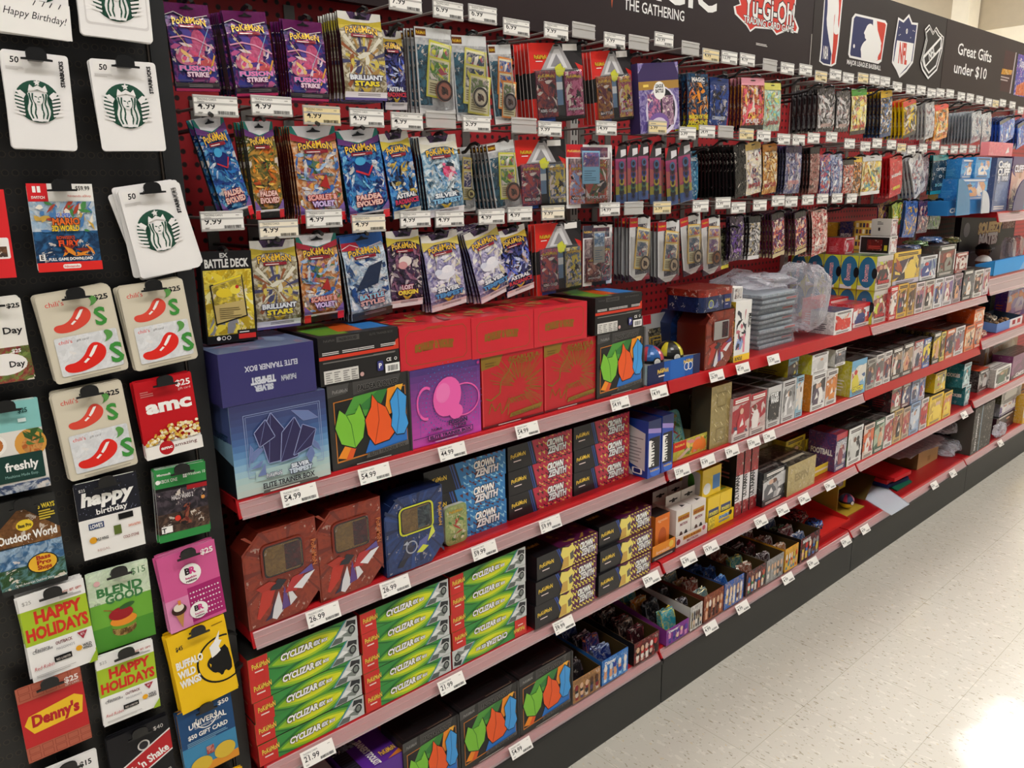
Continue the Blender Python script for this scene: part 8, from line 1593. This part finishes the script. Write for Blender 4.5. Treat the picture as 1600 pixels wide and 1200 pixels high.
# shelf of figure trays
sp('dark green and navy toy box at the back of the figure shelf', (1546, 485), (1570, 480), (1546, 455), '#1c2a4a', '#2a5a3a', ['#2a3a2c', '#4a3a20', '#1a2038'], .2, .06, 0, Z3, h=.17)
sp('violet toy box with an orange patch', (1571, 492), (1600, 484), (1571, 455), '#4a3a9c', '#d86a34', ['#e08a4a', '#8a7ac8', '#c8c0e0'], .12, .06, 0, Z3, h=.18)
tray('pale blue tray with a white and red end panel', (1556, 521), (1596, 506), (1556, 508), .02, .14, Z3, '#6a90d0', lambda c: c.rect(0, 0, 1, 1, H_('#6a90d0')).rect(.5, 0, 1, 1, H_('#e8e0e0')).rect(.6, .3, .72, .8, H_('#a82a34')).rect(.8, .3, .92, .8, H_('#b83a3c')), h=.045, hb=.06, inner='#3a4a5c')
t = dict(LAST)
for i, cl in enumerate((('#8a6a44', '#2a2420', 'tan'), ('#2a2a2c', '#c8b8a0', 'black and cream'), ('#3a5a34', '#a88a5c', 'green'), ('#6a2a24', '#d8c8b8', 'maroon'), ('#a87a50', '#241c1c', 'brown'))):
    crumple('%s little figure heaped in the pale blue tray' % cl[2], t['x0']+.045+(i*.037) % (t['w']-.09), .05+.025*(i % 4), Z3+.006+.02*(i % 2), .055, .045, .05, 80+i, PRINT, 'toy_figure', H_(cl[0]), H_(cl[1]), .7, cat='toy figure', rough=.8)
for i, cl in enumerate((('#8a2a24', '#d8b0a0', 'red'), ('#4a2420', '#e0c8b0', 'brown and cream'), ('#2a1c1c', '#b8483c', 'black and red'))):
    q = atY(1527+i*6, 521-i*3, .05); crumple('%s foil bag beside the pale blue tray' % cl[2], q.x, .05+.03*i, Z3+.001, .07, .07, .04, 90+i, CRINK, 'foil_bag', H_(cl[0]), H_(cl[1]), .7, cat='foil bag', rough=.6)
# shelf of window boxes
sp('white and tan box with a round window', (1537, 570), (1586, 560), (1537, 535), '#c8c2bc', '#a87a44', ['#b08a50', '#8a3a2c', '#d8d2cc'], .14, .08, 0, Z4, h=.2)
sp('black and white tray box with an orange-red lid', (1527, 610), (1543, 600), (1527, 578), '#2a2422', '#a8a4a0', ['#1c1818', '#d8d4d0'], .05, .1, 0, Z4, top='#d04a20', talt='#c04018', edge='#c8c4c0', h=.11)
sp('white box with four figure windows', (1552, 613), (1576, 600), (1552, 581), '#e4e2de', '#3a3a38', ['#2a2a2a', '#8a7a4a', '#3a5a44'], .02, .08, 0, Z4, edge='#f0eeea', side='#b8b4ac', top='#d8d4ce')
sp('plum striped box at the right edge', (1578, 597), (1612, 581), (1578, 560), '#7a3a64', '#8a4a74', ['#843f6c', '#6a3058'], .02, .1, 0, Z4, foot='#2a1a20', words=[('CAPTAIN', .08, '#e8e0e4', .6)])
# bottom of the fourth bay
sp('grey banded box on the white box', (1561, 652), (1592, 634), (1561, 622), '#a8a49c', '#c8c4bc', ['#8a867e', '#d8d4cc'], .04, .1, 0, D_+.17, side='#4a4a2c', top='#3a1c24', h=.1)
sp('white and violet box under the grey banded box', (1558, 672), (1583, 655), (1558, 648), '#e0dcd8', '#5a3a80', ['#e8e4e0', '#d8d0d4'], .05, .1, 0, D_+.09, foot='#4a2a70', side='#8a8a88', h=.075)
sp('dark box at the foot of the grey pile', (1552, 695), (1580, 678), (1552, 668), '#3a2028', '#2a1a1c', ['#2a1618', '#5a3038'], .05, .1, 0, D_, h=.085)
sp('yellow box with a white corner at the right edge', (1596, 665), (1622, 655), (1596, 633), '#e8b41c', '#d8d0c0', ['#e8c030', '#f0e8d8', '#d89a1c'], .01, .12, 0, D_, side='#d8a414', top='#d8a820', h=.17)
q = atY(1556, 690, .03); crumple('small clear bag in front of the dark box', q.x, .02, D_+.001, .12, .045, .08, 101, WRAP, 'plastic_bag', cat='plastic bag', rough=.5)

# ------------------------------------------------------------------ price labels on the shelf rails
_pl = {}
def plabel(s, k, px_, py_, text, idx):
    dy, dz = LIP[s]; y = dy*.5-.0055; p = atY(px_, py_, y); near = p.x < 1.1
    key = (text, near)
    if key not in _pl: _pl[key] = paper(text, .07, .031, .0005, near).build('price_label'); o = _pl[key]
    else: o = put('price_label', _pl[key].data)
    o.location = (p.x, dy*.0-.0056+dy*.12, DECK[s]-dz*.04); o.rotation_euler = (-math.atan2(dy, dz), 0, 0)
    o.scale = (1, 1, min(1, math.hypot(dy, dz)/.0335))
    tag(o, '%s price label from the left on the %s shelf rail%s' % (ordn(idx), NM[s], ', reading '+text.lstrip('y') if near else ''), 'price label')
LB = {'A': [(465, 774, '54.99'), (582, 740, '54.99'), (703, 704, '44.99'), (820, 672, '54.99'), (965, 630, '54.99'), (1026, 612, '14.99'), (1116, 586, '26.99'), (1157, 575, '47.99'), (1205, 561, '13.99')],
 'B': [(502, 958, '26.99'), (614, 917, '26.99'), (753, 859, '59.99'), (856, 821, '59.99'), (1062, 737, '27.99'), (1102, 717, '9.99'), (1140, 701, '9.99'), (1174, 689, '19.99'), (1198, 680, '11.99')],
 'C': [(492, 1172, '21.99'), (700, 1066, '21.99'), (875, 974, '39.99'), (1012, 902, '39.99'), (1070, 874, '6.99'), (1105, 853, '19.99'), (1183, 815, '13.99'), (1217, 798, '24.99'), (1251, 777, '24.99'), (1291, 757, '9.99'), (1502, 645, '9.99')],
 'D': [(808, 1170, '54.99'), (1104, 979, '4.99'), (1154, 949, '4.99'), (1225, 904, '4.99'), (1264, 880, '4.99'), (1316, 848, '4.99'), (1346, 828, '4.99'), (1455, 756, '4.99'), (1484, 738, '4.99'), (1558, 695, '4.99')]}
for s in 'ABCD':
    for i, (a, b_, t) in enumerate(LB[s]): plabel(s, 0, a, b_, t, i)
